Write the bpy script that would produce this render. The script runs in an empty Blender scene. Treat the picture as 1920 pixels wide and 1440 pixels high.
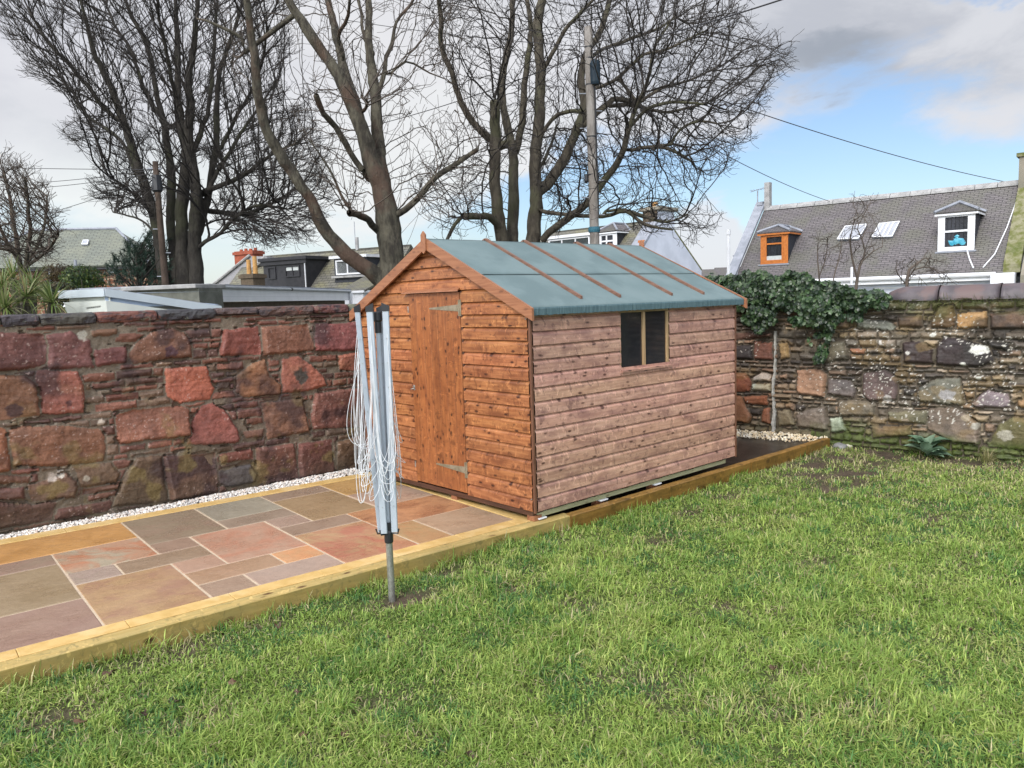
import bpy, math, random
import numpy as np
from math import radians as RAD, sin, cos, pi
from mathutils import Vector, Matrix
random.seed(7); rng = np.random.default_rng(11)
S = bpy.context.scene
COL = S.collection

# ------------------------------------------------------------------ camera
CAM = np.array([-4.2635, -4.5327, 1.8119]); YAW, PIT, ROL, FPX = 0.84118, -0.10752, -0.03340, 1465.55
def cam_axes():
    cy, sy, cp, sp = cos(YAW), sin(YAW), cos(PIT), sin(PIT)
    f = np.array([cy*cp, sy*cp, sp]); r = np.array([sy, -cy, 0.]); u = np.cross(r, f)
    cr, sr = cos(ROL), sin(ROL)
    return cr*r+sr*u, -sr*r+cr*u, f
AX = cam_axes()
cd = bpy.data.cameras.new('camera'); cam = bpy.data.objects.new('camera', cd); COL.objects.link(cam)
cd.sensor_width = 36; cd.lens = FPX/1920*36; cd.clip_start = .05; cd.clip_end = 3000
cam.matrix_world = Matrix(((AX[0][0], AX[1][0], -AX[2][0], CAM[0]), (AX[0][1], AX[1][1], -AX[2][1], CAM[1]), (AX[0][2], AX[1][2], -AX[2][2], CAM[2]), (0, 0, 0, 1)))
S.camera = cam
S.render.resolution_x = 1024; S.render.resolution_y = 768
S.render.engine = 'CYCLES'
S.view_settings.view_transform = 'Standard'; S.view_settings.look = 'None'
S.view_settings.exposure = 0.0; S.view_settings.gamma = 1

# measuring helpers: where the line of sight through a photo pixel meets a real plane
def ray(x, y): return AX[2]+(x-960)/FPX*AX[0]-(y-720)/FPX*AX[1]
def onpl(x, y, p, n):
    d = ray(x, y); n = np.asarray(n, float); t = ((np.asarray(p)-CAM)@n)/(d@n); return CAM+t*d
def onz(x, y, z=0): return onpl(x, y, (0, 0, z), (0, 0, 1))
def ony(x, y, Y): return onpl(x, y, (0, Y, 0), (0, 1, 0))
def onx(x, y, X): return onpl(x, y, (X, 0, 0), (1, 0, 0))
def atd(x, y, d): return CAM+d*ray(x, y)

# ------------------------------------------------------------------ light
SUN_AZ, SUN_EL = RAD(200), RAD(38)
SUND = (cos(SUN_AZ)*cos(SUN_EL), sin(SUN_AZ)*cos(SUN_EL), sin(SUN_EL))
sl = bpy.data.lights.new('sun', 'SUN'); sl.energy = 2.5; sl.angle = RAD(18); sl.color = (1, .95, .88)
so = bpy.data.objects.new('sun', sl); COL.objects.link(so)
so.rotation_euler = Vector(SUND).to_track_quat('Z', 'Y').to_euler(); so.location = (-8, -2, 12)

W = bpy.data.worlds.new('World'); S.world = W; W.use_nodes = True
class NT:
    def __init__(s, nt): s.t = nt; s.n = nt.nodes; s.l = nt.links
    def new(s, ty, **k):
        n = s.n.new(ty)
        for a, b in k.items(): setattr(n, a, b)
        return n
    def put(s, sock, v):
        if v is None: return
        if isinstance(v, bpy.types.NodeSocket): s.l.new(v, sock)
        elif isinstance(v, bpy.types.Node): s.l.new(v.outputs[0], sock)
        else:
            if isinstance(v, (tuple, list)) and len(v) == 3 and sock.type == 'RGBA': v = (*v, 1)
            sock.default_value = v
    def m(s, op, a, b=None, c=None, clamp=False):
        n = s.new('ShaderNodeMath', operation=op, use_clamp=clamp)
        s.put(n.inputs[0], a); s.put(n.inputs[1], b); s.put(n.inputs[2], c); return n.outputs[0]
    def vm(s, op, a, b=None):
        n = s.new('ShaderNodeVectorMath', operation=op); s.put(n.inputs[0], a); s.put(n.inputs[1], b)
        return n.outputs['Value'] if op in ('DOT_PRODUCT', 'LENGTH') else n.outputs[0]
    def mix(s, f, a, b, mode='MIX'):
        n = s.new('ShaderNodeMix', data_type='RGBA', blend_type=mode)
        s.put(n.inputs[0], f); s.put(n.inputs[6], a); s.put(n.inputs[7], b); return n.outputs[2]
    def mr(s, v, a, b, c=0., d=1., smooth=False):
        n = s.new('ShaderNodeMapRange', interpolation_type='SMOOTHSTEP' if smooth else 'LINEAR')
        s.put(n.inputs[0], v); s.put(n.inputs[1], a); s.put(n.inputs[2], b); s.put(n.inputs[3], c); s.put(n.inputs[4], d); return n.outputs[0]
    def noise(s, vec=None, scale=5., detail=4., rough=.55, dist=0., out='Fac'):
        n = s.new('ShaderNodeTexNoise'); s.put(n.inputs['Vector'], vec); n.inputs['Scale'].default_value = scale
        n.inputs['Detail'].default_value = detail; n.inputs['Roughness'].default_value = rough; n.inputs['Distortion'].default_value = dist
        return n.outputs[out]
    def map(s, vec, scale=(1, 1, 1), loc=(0, 0, 0), rot=(0, 0, 0)):
        n = s.new('ShaderNodeMapping'); s.put(n.inputs[0], vec); n.inputs[1].default_value = loc; n.inputs[2].default_value = rot; n.inputs[3].default_value = scale; return n.outputs[0]
    def ramp(s, f, stops):
        n = s.new('ShaderNodeValToRGB'); s.put(n.inputs[0], f); e = n.color_ramp.elements
        while len(e) < len(stops): e.new(.5)
        for q, (p, c) in zip(e, stops): q.position = p; q.color = (*c, 1) if len(c) == 3 else c
        return n.outputs[0]
def build_world():
    w = NT(W.node_tree); w.n.clear()
    geo = w.new('ShaderNodeTexCoord').outputs['Generated']
    sx = w.new('ShaderNodeSeparateXYZ'); w.l.new(geo, sx.inputs[0])
    az = w.m('ARCTAN2', sx.outputs[1], sx.outputs[0])
    azr = w.m('MULTIPLY', w.m('SUBTRACT', az, YAW), 57.2958)      # degrees, left positive
    el = w.m('MULTIPLY', w.m('ARCSINE', sx.outputs[2]), 57.2958)
    sky = w.new('ShaderNodeTexSky', sky_type='NISHITA', sun_disc=False)
    sky.sun_elevation = SUN_EL; sky.sun_rotation = pi/2-SUN_AZ; sky.air_density = 1.0; sky.dust_density = 1.2; sky.ozone_density = 1.6
    st = w.map(geo, scale=(1, 1, 2.6))
    n1 = w.noise(st, 2.2, 7, .55, .35); n2 = w.noise(w.map(geo, scale=(1, 1, 2.2), loc=(3, 1, 7)), 5.5, 6, .6, .3)
    n3 = w.noise(w.map(geo, scale=(1, 1, 3.4), loc=(5, 2, 1)), 1.3, 3, .5, .2)
    el2 = w.m('ADD', el, w.m('ADD', w.mr(n1, .3, .7, -3, 3.4), w.mr(n2, .3, .7, -1.8, 1.8)))
    upper = w.mr(azr, -24, 3, 12.8, 6.4)
    blue = w.mr(w.m('SUBTRACT', upper, el2), -1.3, 1.8, 0, 1, True)
    blue = w.m('MULTIPLY', blue, w.mr(azr, -2, 12, 1, .45, True))
    # a second opening higher on the right, and low white cumulus along the horizon
    g1 = w.m('ADD', w.m('POWER', w.m('DIVIDE', w.m('ADD', azr, 31.), 4.0), 2.), w.m('POWER', w.m('DIVIDE', w.m('SUBTRACT', el2, 18.5), 2.0), 2.))
    blue = w.m('MAXIMUM', blue, w.mr(g1, .2, 1.4, .75, 0, True))
    lim = w.mr(w.m('ABSOLUTE', w.m('ADD', azr, 14.5)), 0, 7, 6.6, 1.2, True)
    puff = w.mr(w.m('SUBTRACT', w.m('ADD', lim, w.mr(n2, .35, .65, -1.6, 1.6)), el), -.5, .9, 0, .9, True)
    skyc = w.mix(1.0, sky.outputs[0], (1.42, 1.47, 1.56), 'MULTIPLY')
    base = w.mix(w.mr(n3, .38, .60, 0, 1, True), (5.4, 5.65, 6.3), (7.3, 7.4, 8.0))
    fine = w.mix(w.mr(n2, .40, .66, 0, .6, True), base, (8.3, 8.4, 8.8))
    # the dark belly of one cloud over the blue
    g2 = w.m('ADD', w.m('POWER', w.m('DIVIDE', w.m('ADD', azr, 22.), 4.2), 2.), w.m('POWER', w.m('DIVIDE', w.m('SUBTRACT', el2, 13.8), 1.9), 2.))
    fine = w.mix(w.mr(g2, 0, 1.4, .95, 0, True), fine, (3.6, 4.0, 4.7))
    # brighter, whiter cloud low to the left and around the trees, where the sheet thins
    low = w.m('MULTIPLY', w.mr(el2, 3, 15, 1, 0, True), w.mr(azr, -6, 4, .4, 1, True))
    fine = w.mix(w.m('MULTIPLY', low, .95), fine, (9.6, 10.2, 10.0))
    fine = w.mix(w.mr(w.m('ABSOLUTE', w.m('SUBTRACT', azr, 6)), 2, 16, .5, 0, True), fine, (8.8, 8.8, 8.9))
    col = w.mix(blue, fine, skyc)
    col = w.mix(puff, col, (8.2, 8.4, 8.9))
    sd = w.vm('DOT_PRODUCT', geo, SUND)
    glow = w.m('ADD', 1., w.m('MULTIPLY', w.mr(sd, -.1, 1, 0, 1, True), 1.9))     # sky behind the camera boosted round the sun as added fill light
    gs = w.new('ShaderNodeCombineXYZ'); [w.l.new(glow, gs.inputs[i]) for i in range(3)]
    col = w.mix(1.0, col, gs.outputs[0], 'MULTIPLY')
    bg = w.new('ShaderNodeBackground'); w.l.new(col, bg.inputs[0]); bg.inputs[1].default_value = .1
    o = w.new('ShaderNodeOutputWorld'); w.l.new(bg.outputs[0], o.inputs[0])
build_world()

# ------------------------------------------------------------------ helpers
def tag(o, label=None, cat=None, group=None, kind=None):
    if label: o['label'] = label
    if cat: o['category'] = cat
    if group: o['group'] = group
    if kind: o['kind'] = kind
    return o
def empty(name, loc=(0, 0, 0), rz=0, **k):
    o = bpy.data.objects.new(name, None); COL.objects.link(o); o.location = loc; o.rotation_euler = (0, 0, rz); o.empty_display_size = .1
    return tag(o, **k)
def mesh_np(name, V, F, mat=None, parent=None, col=None, uv=None, smooth=False, mi=None):
    """V (n,3); F list of arrays (m,k) or list of index lists"""
    me = bpy.data.meshes.new(name); V = np.asarray(V, np.float32).reshape(-1, 3)
    if len(F) and isinstance(F[0], np.ndarray) and F[0].ndim == 2:
        li = np.concatenate([f.ravel() for f in F]).astype(np.int32)
        tot = np.concatenate([np.full(len(f), f.shape[1]) for f in F]).astype(np.int32)
    else:
        li = np.array([i for f in F for i in f], np.int32); tot = np.array([len(f) for f in F], np.int32)
    st = np.concatenate([[0], np.cumsum(tot)[:-1]]).astype(np.int32)
    me.vertices.add(len(V)); me.vertices.foreach_set('co', V.ravel())
    me.loops.add(len(li)); me.loops.foreach_set('vertex_index', li)
    me.polygons.add(len(tot)); me.polygons.foreach_set('loop_start', st); me.polygons.foreach_set('loop_total', tot)
    me.polygons.foreach_set('use_smooth', np.full(len(tot), bool(smooth)))
    if col is not None:
        a = me.color_attributes.new('Col', 'FLOAT_COLOR', 'POINT'); c = np.ones((len(V), 4), np.float32); c[:, :3] = col; a.data.foreach_set('color', c.ravel())
    if uv is not None:
        ul = me.uv_layers.new(name='UVMap'); ul.data.foreach_set('uv', np.asarray(uv, np.float32)[li].ravel())
    mats = mat if isinstance(mat, (list, tuple)) else [mat]
    for m_ in mats:
        if m_ is not None: me.materials.append(m_)
    if mi is not None: me.polygons.foreach_set('material_index', np.asarray(mi, np.int32))
    me.update(calc_edges=True); me.validate(clean_customdata=False)
    o = bpy.data.objects.new(name, me); COL.objects.link(o)
    if parent is not None: o.parent = parent
    return o
class MB:
    """mesh collector: boxes, prisms, tubes; one mesh object at build()"""
    def __init__(s, fr=None): s.V = []; s.F = []; s.UV = []; s.C = []; s.fr = fr; s.c = (1, 1, 1)
    def add(s, vs, fs, uv=None, c=None):
        b = len(s.V)
        for i, v in enumerate(vs):
            s.V.append(tuple(v)); s.UV.append(tuple(uv[i]) if uv is not None else (v[0]+.37*v[2], v[1]+v[2])); s.C.append(c or s.c)
        s.F += [[b+i for i in f] for f in fs]
    def hexa(s, p, g=0, c=None):
        """8 points: bottom ring then top ring; g = index of grain axis for uv"""
        o1, o2 = random.uniform(0, 40), random.uniform(0, 40); P = np.array(p, float)
        d = [P[1]-P[0], P[3]-P[0], P[4]-P[0]]; ax = d[g]/max(1e-9, np.linalg.norm(d[g]))
        ot = [d[i]/max(1e-9, np.linalg.norm(d[i])) for i in range(3) if i != g]
        uv = [(q@ax+o1, q@ot[0]+q@ot[1]+o2) for q in P-P[0]]
        s.add(p, [(3, 2, 1, 0), (4, 5, 6, 7), (0, 1, 5, 4), (1, 2, 6, 5), (2, 3, 7, 6), (3, 0, 4, 7)], uv, c)
    def box(s, x0, x1, y0, y1, z0, z1, g=None, c=None):
        if g is None: L = [x1-x0, y1-y0, z1-z0]; g = L.index(max(L))
        s.hexa([(x0, y0, z0), (x1, y0, z0), (x1, y1, z0), (x0, y1, z0), (x0, y0, z1), (x1, y0, z1), (x1, y1, z1), (x0, y1, z1)], g, c)
    def bbox(s, x0, x1, y0, y1, z0, z1, b=.004, g=None, c=None):
        """box with chamfered edges"""
        if g is None: L = [x1-x0, y1-y0, z1-z0]; g = L.index(max(L))
        o1, o2 = random.uniform(0, 40), random.uniform(0, 40)
        X = [x0, x1]; Y = [y0, y1]; Z = [z0, z1]; vs = []; idx = {}
        for i in range(2):
            for j in range(2):
                for k in range(2):
                    q = (X[i], Y[j], Z[k]); sg = (1-2*i, 1-2*j, 1-2*k)
                    for a in range(3):
                        v = [q[t]+sg[t]*b*(0 if t == a else 1) for t in range(3)]; idx[(i, j, k, a)] = len(vs); vs.append(v)
        F = []
        for a in range(3):
            o = [t for t in range(3) if t != a]
            for sd in range(2):
                r = []
                for (p, q) in ((0, 0), (1, 0), (1, 1), (0, 1)):
                    key = [0, 0, 0]; key[a] = sd; key[o[0]] = p; key[o[1]] = q; r.append(idx[(*key, a)])
                fl = (sd == 1) ^ (a == 1)
                F.append(r if fl else r[::-1])
        for e in range(3):                       # edge chamfers
            o = [t for t in range(3) if t != e]
            for p in range(2):
                for q in range(2):
                    k0 = [0, 0, 0]; k0[o[0]] = p; k0[o[1]] = q; k1 = list(k0); k1[e] = 1
                    F.append([idx[(*k0, o[0])], idx[(*k0, o[1])], idx[(*k1, o[1])], idx[(*k1, o[0])]])
        for i in range(2):
            for j in range(2):
                for k in range(2): F.append([idx[(i, j, k, a)] for a in range(3)])
        oo = [t for t in range(3) if t != g]
        s.add(vs, F, [(v[g]+o1, v[oo[0]]+v[oo[1]]+o2) for v in vs], c)
    def prism(s, prof, path0, path1, c=None):
        """prof = list of 3D points (closed loop) at start; extruded by vector path1-path0"""
        P = np.array(prof, float); d = np.array(path1, float)-np.array(path0, float); n = len(P); L = np.linalg.norm(d)
        o = random.uniform(0, 40); ac = [0]
        for i in range(1, n): ac.append(ac[-1]+np.linalg.norm(P[i]-P[i-1]))
        s.add(list(P)+list(P+d), [list(range(n))[::-1], list(range(n, 2*n))]+[[i, (i+1) % n, n+(i+1) % n, n+i] for i in range(n)],
              [(o, a) for a in ac]+[(o+L, a) for a in ac], c)
    def tube(s, pts, r, k=8, c=None, caps=True):
        P = [np.array(p, float) for p in pts]; n = len(P); rs = r if isinstance(r, (list, tuple, np.ndarray)) else [r]*n
        b = len(s.V); vs = []; uv = []; up = None; ln = 0
        for i in range(n):
            t = P[min(i+1, n-1)]-P[max(i-1, 0)]; t /= max(1e-9, np.linalg.norm(t))
            if up is None: up = np.array([0, 0, 1.]) if abs(t[2]) < .9 else np.array([1., 0, 0])
            a = np.cross(t, up); a /= max(1e-9, np.linalg.norm(a)); up = np.cross(a, t)
            if i: ln += np.linalg.norm(P[i]-P[i-1])
            for j in range(k):
                an = 2*pi*j/k; vs.append(P[i]+rs[i]*(cos(an)*a+sin(an)*up)); uv.append((ln, rs[i]*an))
        F = [[i*k+j, i*k+(j+1) % k, (i+1)*k+(j+1) % k, (i+1)*k+j] for i in range(n-1) for j in range(k)]
        if caps: F += [list(range(k))[::-1], [(n-1)*k+j for j in range(k)]]
        s.add(vs, F, uv, c)
    def cyl(s, p0, p1, r0, r1=None, k=12, c=None): s.tube([p0, p1], [r0, r0 if r1 is None else r1], k, c)
    def build(s, name, mat, parent=None, smooth=False, **tg):
        return tag(mesh_np(name, s.V, s.F, mat, parent, np.array(s.C) if s.C else None, np.array(s.UV), smooth), **tg)

# value noise in numpy
def vnoise(x, y, seed=0, octv=1, z=None):
    x = np.asarray(x, float); y = np.asarray(y, float); out = 0; amp = 1; tot = 0
    for o in range(octv):
        r = np.random.default_rng(seed*131+o*17+5); T = r.random((64, 64)); xs = x*(2**o); ys = y*(2**o)
        xi = np.floor(xs).astype(int); yi = np.floor(ys).astype(int); fx = xs-xi; fy = ys-yi; fx = fx*fx*(3-2*fx); fy = fy*fy*(3-2*fy)
        a = T[xi % 64, yi % 64]; b = T[(xi+1) % 64, yi % 64]; c = T[xi % 64, (yi+1) % 64]; d = T[(xi+1) % 64, (yi+1) % 64]
        out = out+amp*((a*(1-fx)+b*fx)*(1-fy)+(c*(1-fx)+d*fx)*fy); tot += amp; amp *= .5
    return out/tot
def inpoly(X, Y, poly):
    ins = np.zeros(np.shape(X), bool); n = len(poly)
    for i in range(n):
        x0, y0 = poly[i]; x1, y1 = poly[(i+1) % n]
        if y0 == y1: continue
        c = ((y0 > Y) != (y1 > Y)) & (X < (x1-x0)*(Y-y0)/(y1-y0)+x0); ins ^= c
    return ins

# ------------------------------------------------------------------ materials
def newmat(name):
    m = bpy.data.materials.new(name); m.use_nodes = True; nt = NT(m.node_tree); b = nt.n['Principled BSDF']; return m, nt, b
def pmat(name, c1, c2=None, scale=6, rough=.7, spec=.4, bump=.0, bscale=40, metal=0, lo=.35, hi=.65, coords='Object', usecol=False, stretch=(1, 1, 1), c3=None, s3=1.5, trans=0, bd=.01):
    m, nt, b = newmat(name); tc = nt.new('ShaderNodeTexCoord').outputs[coords]; v = nt.map(tc, scale=stretch)
    col = c1
    if c2 is not None: col = nt.mix(nt.mr(nt.noise(v, scale, 6, .6), lo, hi, 0, 1, True), c1, c2)
    if c3 is not None: col = nt.mix(nt.mr(nt.noise(nt.map(tc, loc=(7, 3, 2)), s3, 5, .6), .48, .62, 0, 1, True), col, c3)
    if usecol:
        a = nt.new('ShaderNodeAttribute', attribute_name='Col').outputs['Color']; col = nt.mix(1., a, col, 'MULTIPLY')
    nt.put(b.inputs['Base Color'], col); b.inputs['Roughness'].default_value = rough; b.inputs['Specular IOR Level'].default_value = spec; b.inputs['Metallic'].default_value = metal
    if bump:
        bn = nt.new('ShaderNodeBump'); bn.inputs['Strength'].default_value = bump; bn.inputs['Distance'].default_value = bd
        nt.l.new(nt.noise(v, bscale, 6, .6), bn.inputs['Height']); nt.l.new(bn.outputs[0], b.inputs['Normal'])
    if trans: b.inputs['Transmission Weight'].default_value = trans
    return m
def wood(name, c1, c2, ck, rough=.55, spec=.4, grain=26., knots=1., blot=None, bump=.25, coat=0, kn=(1.6, 9.)):
    """uv.x runs along the grain"""
    m, nt, b = newmat(name); uv = nt.new('ShaderNodeUVMap').outputs[0]
    n0 = nt.noise(nt.map(uv, scale=(1.1, 5, 1)), 1.5, 4, .6, out='Color')
    wv = nt.vm('ADD', uv, nt.vm('MULTIPLY', nt.vm('SUBTRACT', n0, (.5, .5, .5)), (.05, .035, 0)))
    g1 = nt.noise(nt.map(wv, scale=(1.3, grain, 1)), 2.0, 6, .62, .3)
    g2 = nt.noise(nt.map(wv, scale=(3, 90, 1)), 3.0, 3, .6)
    col = nt.mix(nt.mr(g1, .34, .66, 0, 1, True), c1, c2)
    col = nt.mix(nt.mr(g2, .5, .75, 0, .35), col, tuple(x*.55 for x in c2))
    vk = nt.new('ShaderNodeTexVoronoi'); nt.l.new(nt.map(wv, scale=(kn[0]*2.4, kn[1], 1)), vk.inputs['Vector']); vk.inputs['Scale'].default_value = 2.2
    k = nt.mr(nt.m('ADD', vk.outputs['Distance'], nt.mr(nt.noise(uv, 60, 2), 0, 1, -.09, .09)), .09, .29, 1, 0, True)
    k = nt.m('MULTIPLY', k, nt.mr(vk.outputs['Color'], .44, .50, 0, knots))
    ring = nt.m('MULTIPLY', nt.mr(nt.m('SINE', nt.m('MULTIPLY', vk.outputs['Distance'], 42.)), -1, 1, 0, 1), nt.mr(vk.outputs['Distance'], .12, .55, .5*knots, 0, True))
    col = nt.mix(ring, col, tuple(x*.6 for x in c2))
    if blot is not None:
        col = nt.mix(nt.mr(nt.noise(nt.map(uv, scale=(1, 2.2, 1)), 3.2, 5, .65), .42, .68, 0, .8, True), col, blot)
        col = nt.mix(nt.mr(nt.noise(nt.map(wv, scale=(1.6, 1, 1)), 11, 4, .7, 1.2), .54, .66, 0, .75, True), col, tuple(x*.7 for x in blot))
        col = nt.mix(nt.mr(nt.noise(nt.map(wv, loc=(3, 8, 0), scale=(1.5, 1, 1)), 15, 3, .6, .8), .58, .68, 0, .5, True), col, tuple(min(1, x*1.45) for x in c1))
    col = nt.mix(k, col, ck)
    a = nt.new('ShaderNodeAttribute', attribute_name='Col').outputs['Color']; col = nt.mix(1., col, a, 'MULTIPLY')
    nt.put(b.inputs['Base Color'], col); b.inputs['Roughness'].default_value = rough; b.inputs['Specular IOR Level'].default_value = spec
    b.inputs['Coat Weight'].default_value = coat; b.inputs['Coat Roughness'].default_value = .35
    bn = nt.new('ShaderNodeBump'); bn.inputs['Strength'].default_value = bump; bn.inputs['Distance'].default_value = .004
    nt.l.new(g1, bn.inputs['Height']); nt.l.new(bn.outputs[0], b.inputs['Normal'])
    return m
def slate(name, c1, c2, c3, rw=.22, rh=.11, rough=.6, bump=.6):
    m, nt, b = newmat(name); uv = nt.new('ShaderNodeUVMap').outputs[0]
    w = nt.vm('ADD', uv, nt.vm('MULTIPLY', nt.vm('SUBTRACT', nt.noise(uv, 9, 2, out='Color'), (.5, .5, .5)), (.05, .05, 0)))
    br = nt.new('ShaderNodeTexBrick'); nt.l.new(w, br.inputs['Vector']); br.inputs['Scale'].default_value = 1; br.inputs['Brick Width'].default_value = rw; br.inputs['Row Height'].default_value = rh
    br.inputs['Mortar Size'].default_value = rh*.11; br.inputs['Mortar Smooth'].default_value = .4; br.inputs['Bias'].default_value = 0
    br.inputs['Color1'].default_value = (*c1, 1); br.inputs['Color2'].default_value = (*c2, 1); br.inputs['Mortar'].default_value = (c1[0]*.3, c1[1]*.3, c1[2]*.3, 1)
    col = nt.mix(nt.mr(nt.noise(uv, .9, 5, .6), .42, .62, 0, .75, True), br.outputs['Color'], c3, 'MIX')
    col = nt.mix(nt.m('MULTIPLY', br.outputs['Fac'], .75), col, (c1[0]*.3, c1[1]*.3, c1[2]*.3))
    nt.put(b.inputs['Base Color'], col); b.inputs['Roughness'].default_value = rough
    s = nt.new('ShaderNodeSeparateXYZ'); nt.l.new(w, s.inputs[0]); saw = nt.m('FRACT', nt.m('DIVIDE', s.outputs[1], rh))
    bn = nt.new('ShaderNodeBump'); bn.inputs['Strength'].default_value = bump; bn.inputs['Distance'].default_value = .03; nt.l.new(nt.m('SUBTRACT', nt.m('SUBTRACT', 1., saw), br.outputs['Fac']), bn.inputs['Height']); nt.l.new(bn.outputs[0], b.inputs['Normal'])
    return m
def colmat(name, rough=.8, spec=.3, n1=30, var=.35, bump=.5, bscale=60, bd=.01, wet=False, trans=False):
    """surface colour from the mesh attribute, broken up with noise"""
    m, nt, b = newmat(name); tc = nt.new('ShaderNodeTexCoord').outputs['Object']
    a = nt.new('ShaderNodeAttribute', attribute_name='Col').outputs['Color']
    f = nt.noise(tc, n1, 6, .65); mul = nt.mr(f, .3, .7, 1-var, 1+var)
    c = nt.new('ShaderNodeCombineXYZ'); [nt.l.new(mul, c.inputs[i]) for i in range(3)]
    nt.put(b.inputs['Base Color'], nt.mix(1., a, c.outputs[0], 'MULTIPLY')); b.inputs['Specular IOR Level'].default_value = spec
    if wet: nt.put(b.inputs['Roughness'], nt.mr(nt.noise(tc, 9, 4), .4, .6, .38, rough))
    else: b.inputs['Roughness'].default_value = rough
    if bump:
        bn = nt.new('ShaderNodeBump'); bn.inputs['Strength'].default_value = bump; bn.inputs['Distance'].default_value = bd
        nt.l.new(nt.noise(tc, bscale, 7, .65), bn.inputs['Height']); nt.l.new(bn.outputs[0], b.inputs['Normal'])
    if trans:
        t = nt.new('ShaderNodeBsdfTranslucent'); nt.l.new(a, t.inputs[0]); mx = nt.new('ShaderNodeMixShader'); mx.inputs[0].default_value = .3
        nt.l.new(b.outputs[0], mx.inputs[1]); nt.l.new(t.outputs[0], mx.inputs[2]); nt.l.new(mx.outputs[0], nt.n['Material Output'].inputs[0])
    return m
M = {}
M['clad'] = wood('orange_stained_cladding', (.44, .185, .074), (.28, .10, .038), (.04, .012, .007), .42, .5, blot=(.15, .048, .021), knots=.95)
M['cladside'] = wood('sky_sheen_cladding', (.56, .335, .245), (.42, .23, .162), (.085, .035, .025), .40, .6, blot=(.24, .12, .10), knots=1., coat=.15)  # same stain as the front, pale pinkish sky sheen painted into the colour
M['door'] = wood('stained_door_boards', (.37, .14, .048), (.24, .078, .026), (.04, .012, .007), .42, .5, blot=(.20, .065, .024), knots=1., kn=(2.2, 8))
M['trim'] = wood('brown_stained_trim', (.34, .15, .075), (.24, .095, .045), (.07, .022, .012), .45, .5, knots=.5)
M['trimdark'] = wood('dark_wet_timber', (.10, .045, .028), (.06, .028, .018), (.02, .01, .008), .45, .5, knots=.3)
M['batten'] = wood('roof_batten_timber', (.22, .12, .085), (.15, .075, .05), (.05, .02, .015), .5, .4, knots=.3)
M['treated'] = wood('green_treated_timber', (.42, .42, .27), (.33, .34, .2), (.12, .1, .05), .6, .3, knots=.6)
M['sleeper'] = wood('pale_new_sleeper', (.52, .38, .15), (.40, .29, .10), (.10, .05, .02), .6, .3, knots=1., blot=(.36, .29, .12), grain=14, kn=(1.1, 5))
M['sleeperwet'] = wood('wet_ochre_sleeper', (.36, .20, .055), (.24, .125, .03), (.06, .03, .012), .4, .5, knots=.8, blot=(.15, .085, .022), grain=12, kn=(1.1, 4))
M['felt'] = pmat('green_mineral_felt', (.140, .195, .203), (.162, .218, .226), 3, .95, .15, .5, 500, c3=(.126, .176, .184), s3=1.2, bd=.003)
M['feltedge'] = pmat('felt_edge', (.07, .12, .137), (.095, .152, .17), 60, .85, .2, .6, 120, stretch=(1, .15, .15), bd=.004)
M['dark'] = pmat('black_interior', (.012, .010, .010), rough=.9, spec=.1)
M['glass'] = pmat('window_glass', (.012, .013, .016), (.02, .02, .024), 3, .06, .5)
M['glassfar'] = pmat('far_window_glass', (.05, .065, .07), (.12, .15, .155), 2, .08, .6)
M['zinc'] = pmat('galvanised_steel', (.30, .30, .28), (.42, .42, .40), 30, .4, .5, metal=.7, bump=.1)
M['hinge'] = pmat('zinc_hinge', (.20, .17, .11), (.30, .26, .19), 20, .5, .5, metal=.25)
M['alu'] = pmat('grey_painted_aluminium', (.44, .49, .56), (.39, .44, .50), 8, .4, .5, metal=.1)
M['plasticblk'] = pmat('black_plastic', (.015, .016, .02), rough=.4, spec=.5)
M['line'] = pmat('white_plastic_line', (.66, .68, .71), rough=.4, spec=.5)
M['white'] = pmat('white_upvc', (.78, .80, .84), (.72, .74, .78), 3, .4, .5)
M['pipegrey'] = pmat('grey_gutter', (.36, .39, .42), (.44, .47, .5), 6, .45, .5)
M['cloth'] = pmat('white_paint', (.74, .76, .8), (.62, .64, .68), 2, .7, .3)
M['render'] = pmat('white_render', (.64, .68, .78), (.55, .59, .68), 1.5, .85, .2, .2, 60)
M['greyrender'] = pmat('grey_render', (.30, .27, .22), (.24, .22, .18), 1.2, .9, .2, .2, 60, c3=(.2, .19, .15), s3=.6)
M['yellow'] = pmat('yellow_sandstone_edging', (.62, .43, .17), (.53, .35, .12), 9, .5, .4, .15, 90, c3=(.64, .47, .22), s3=3)
M['grout'] = pmat('pale_grout', (.56, .46, .34), (.48, .38, .28), 30, .8, .2, .3, 200)
M['membrane'] = pmat('wet_black_membrane', (.022, .017, .014), (.04, .032, .026), 7, .35, .5, .3, 30)
M['bark'] = None
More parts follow.
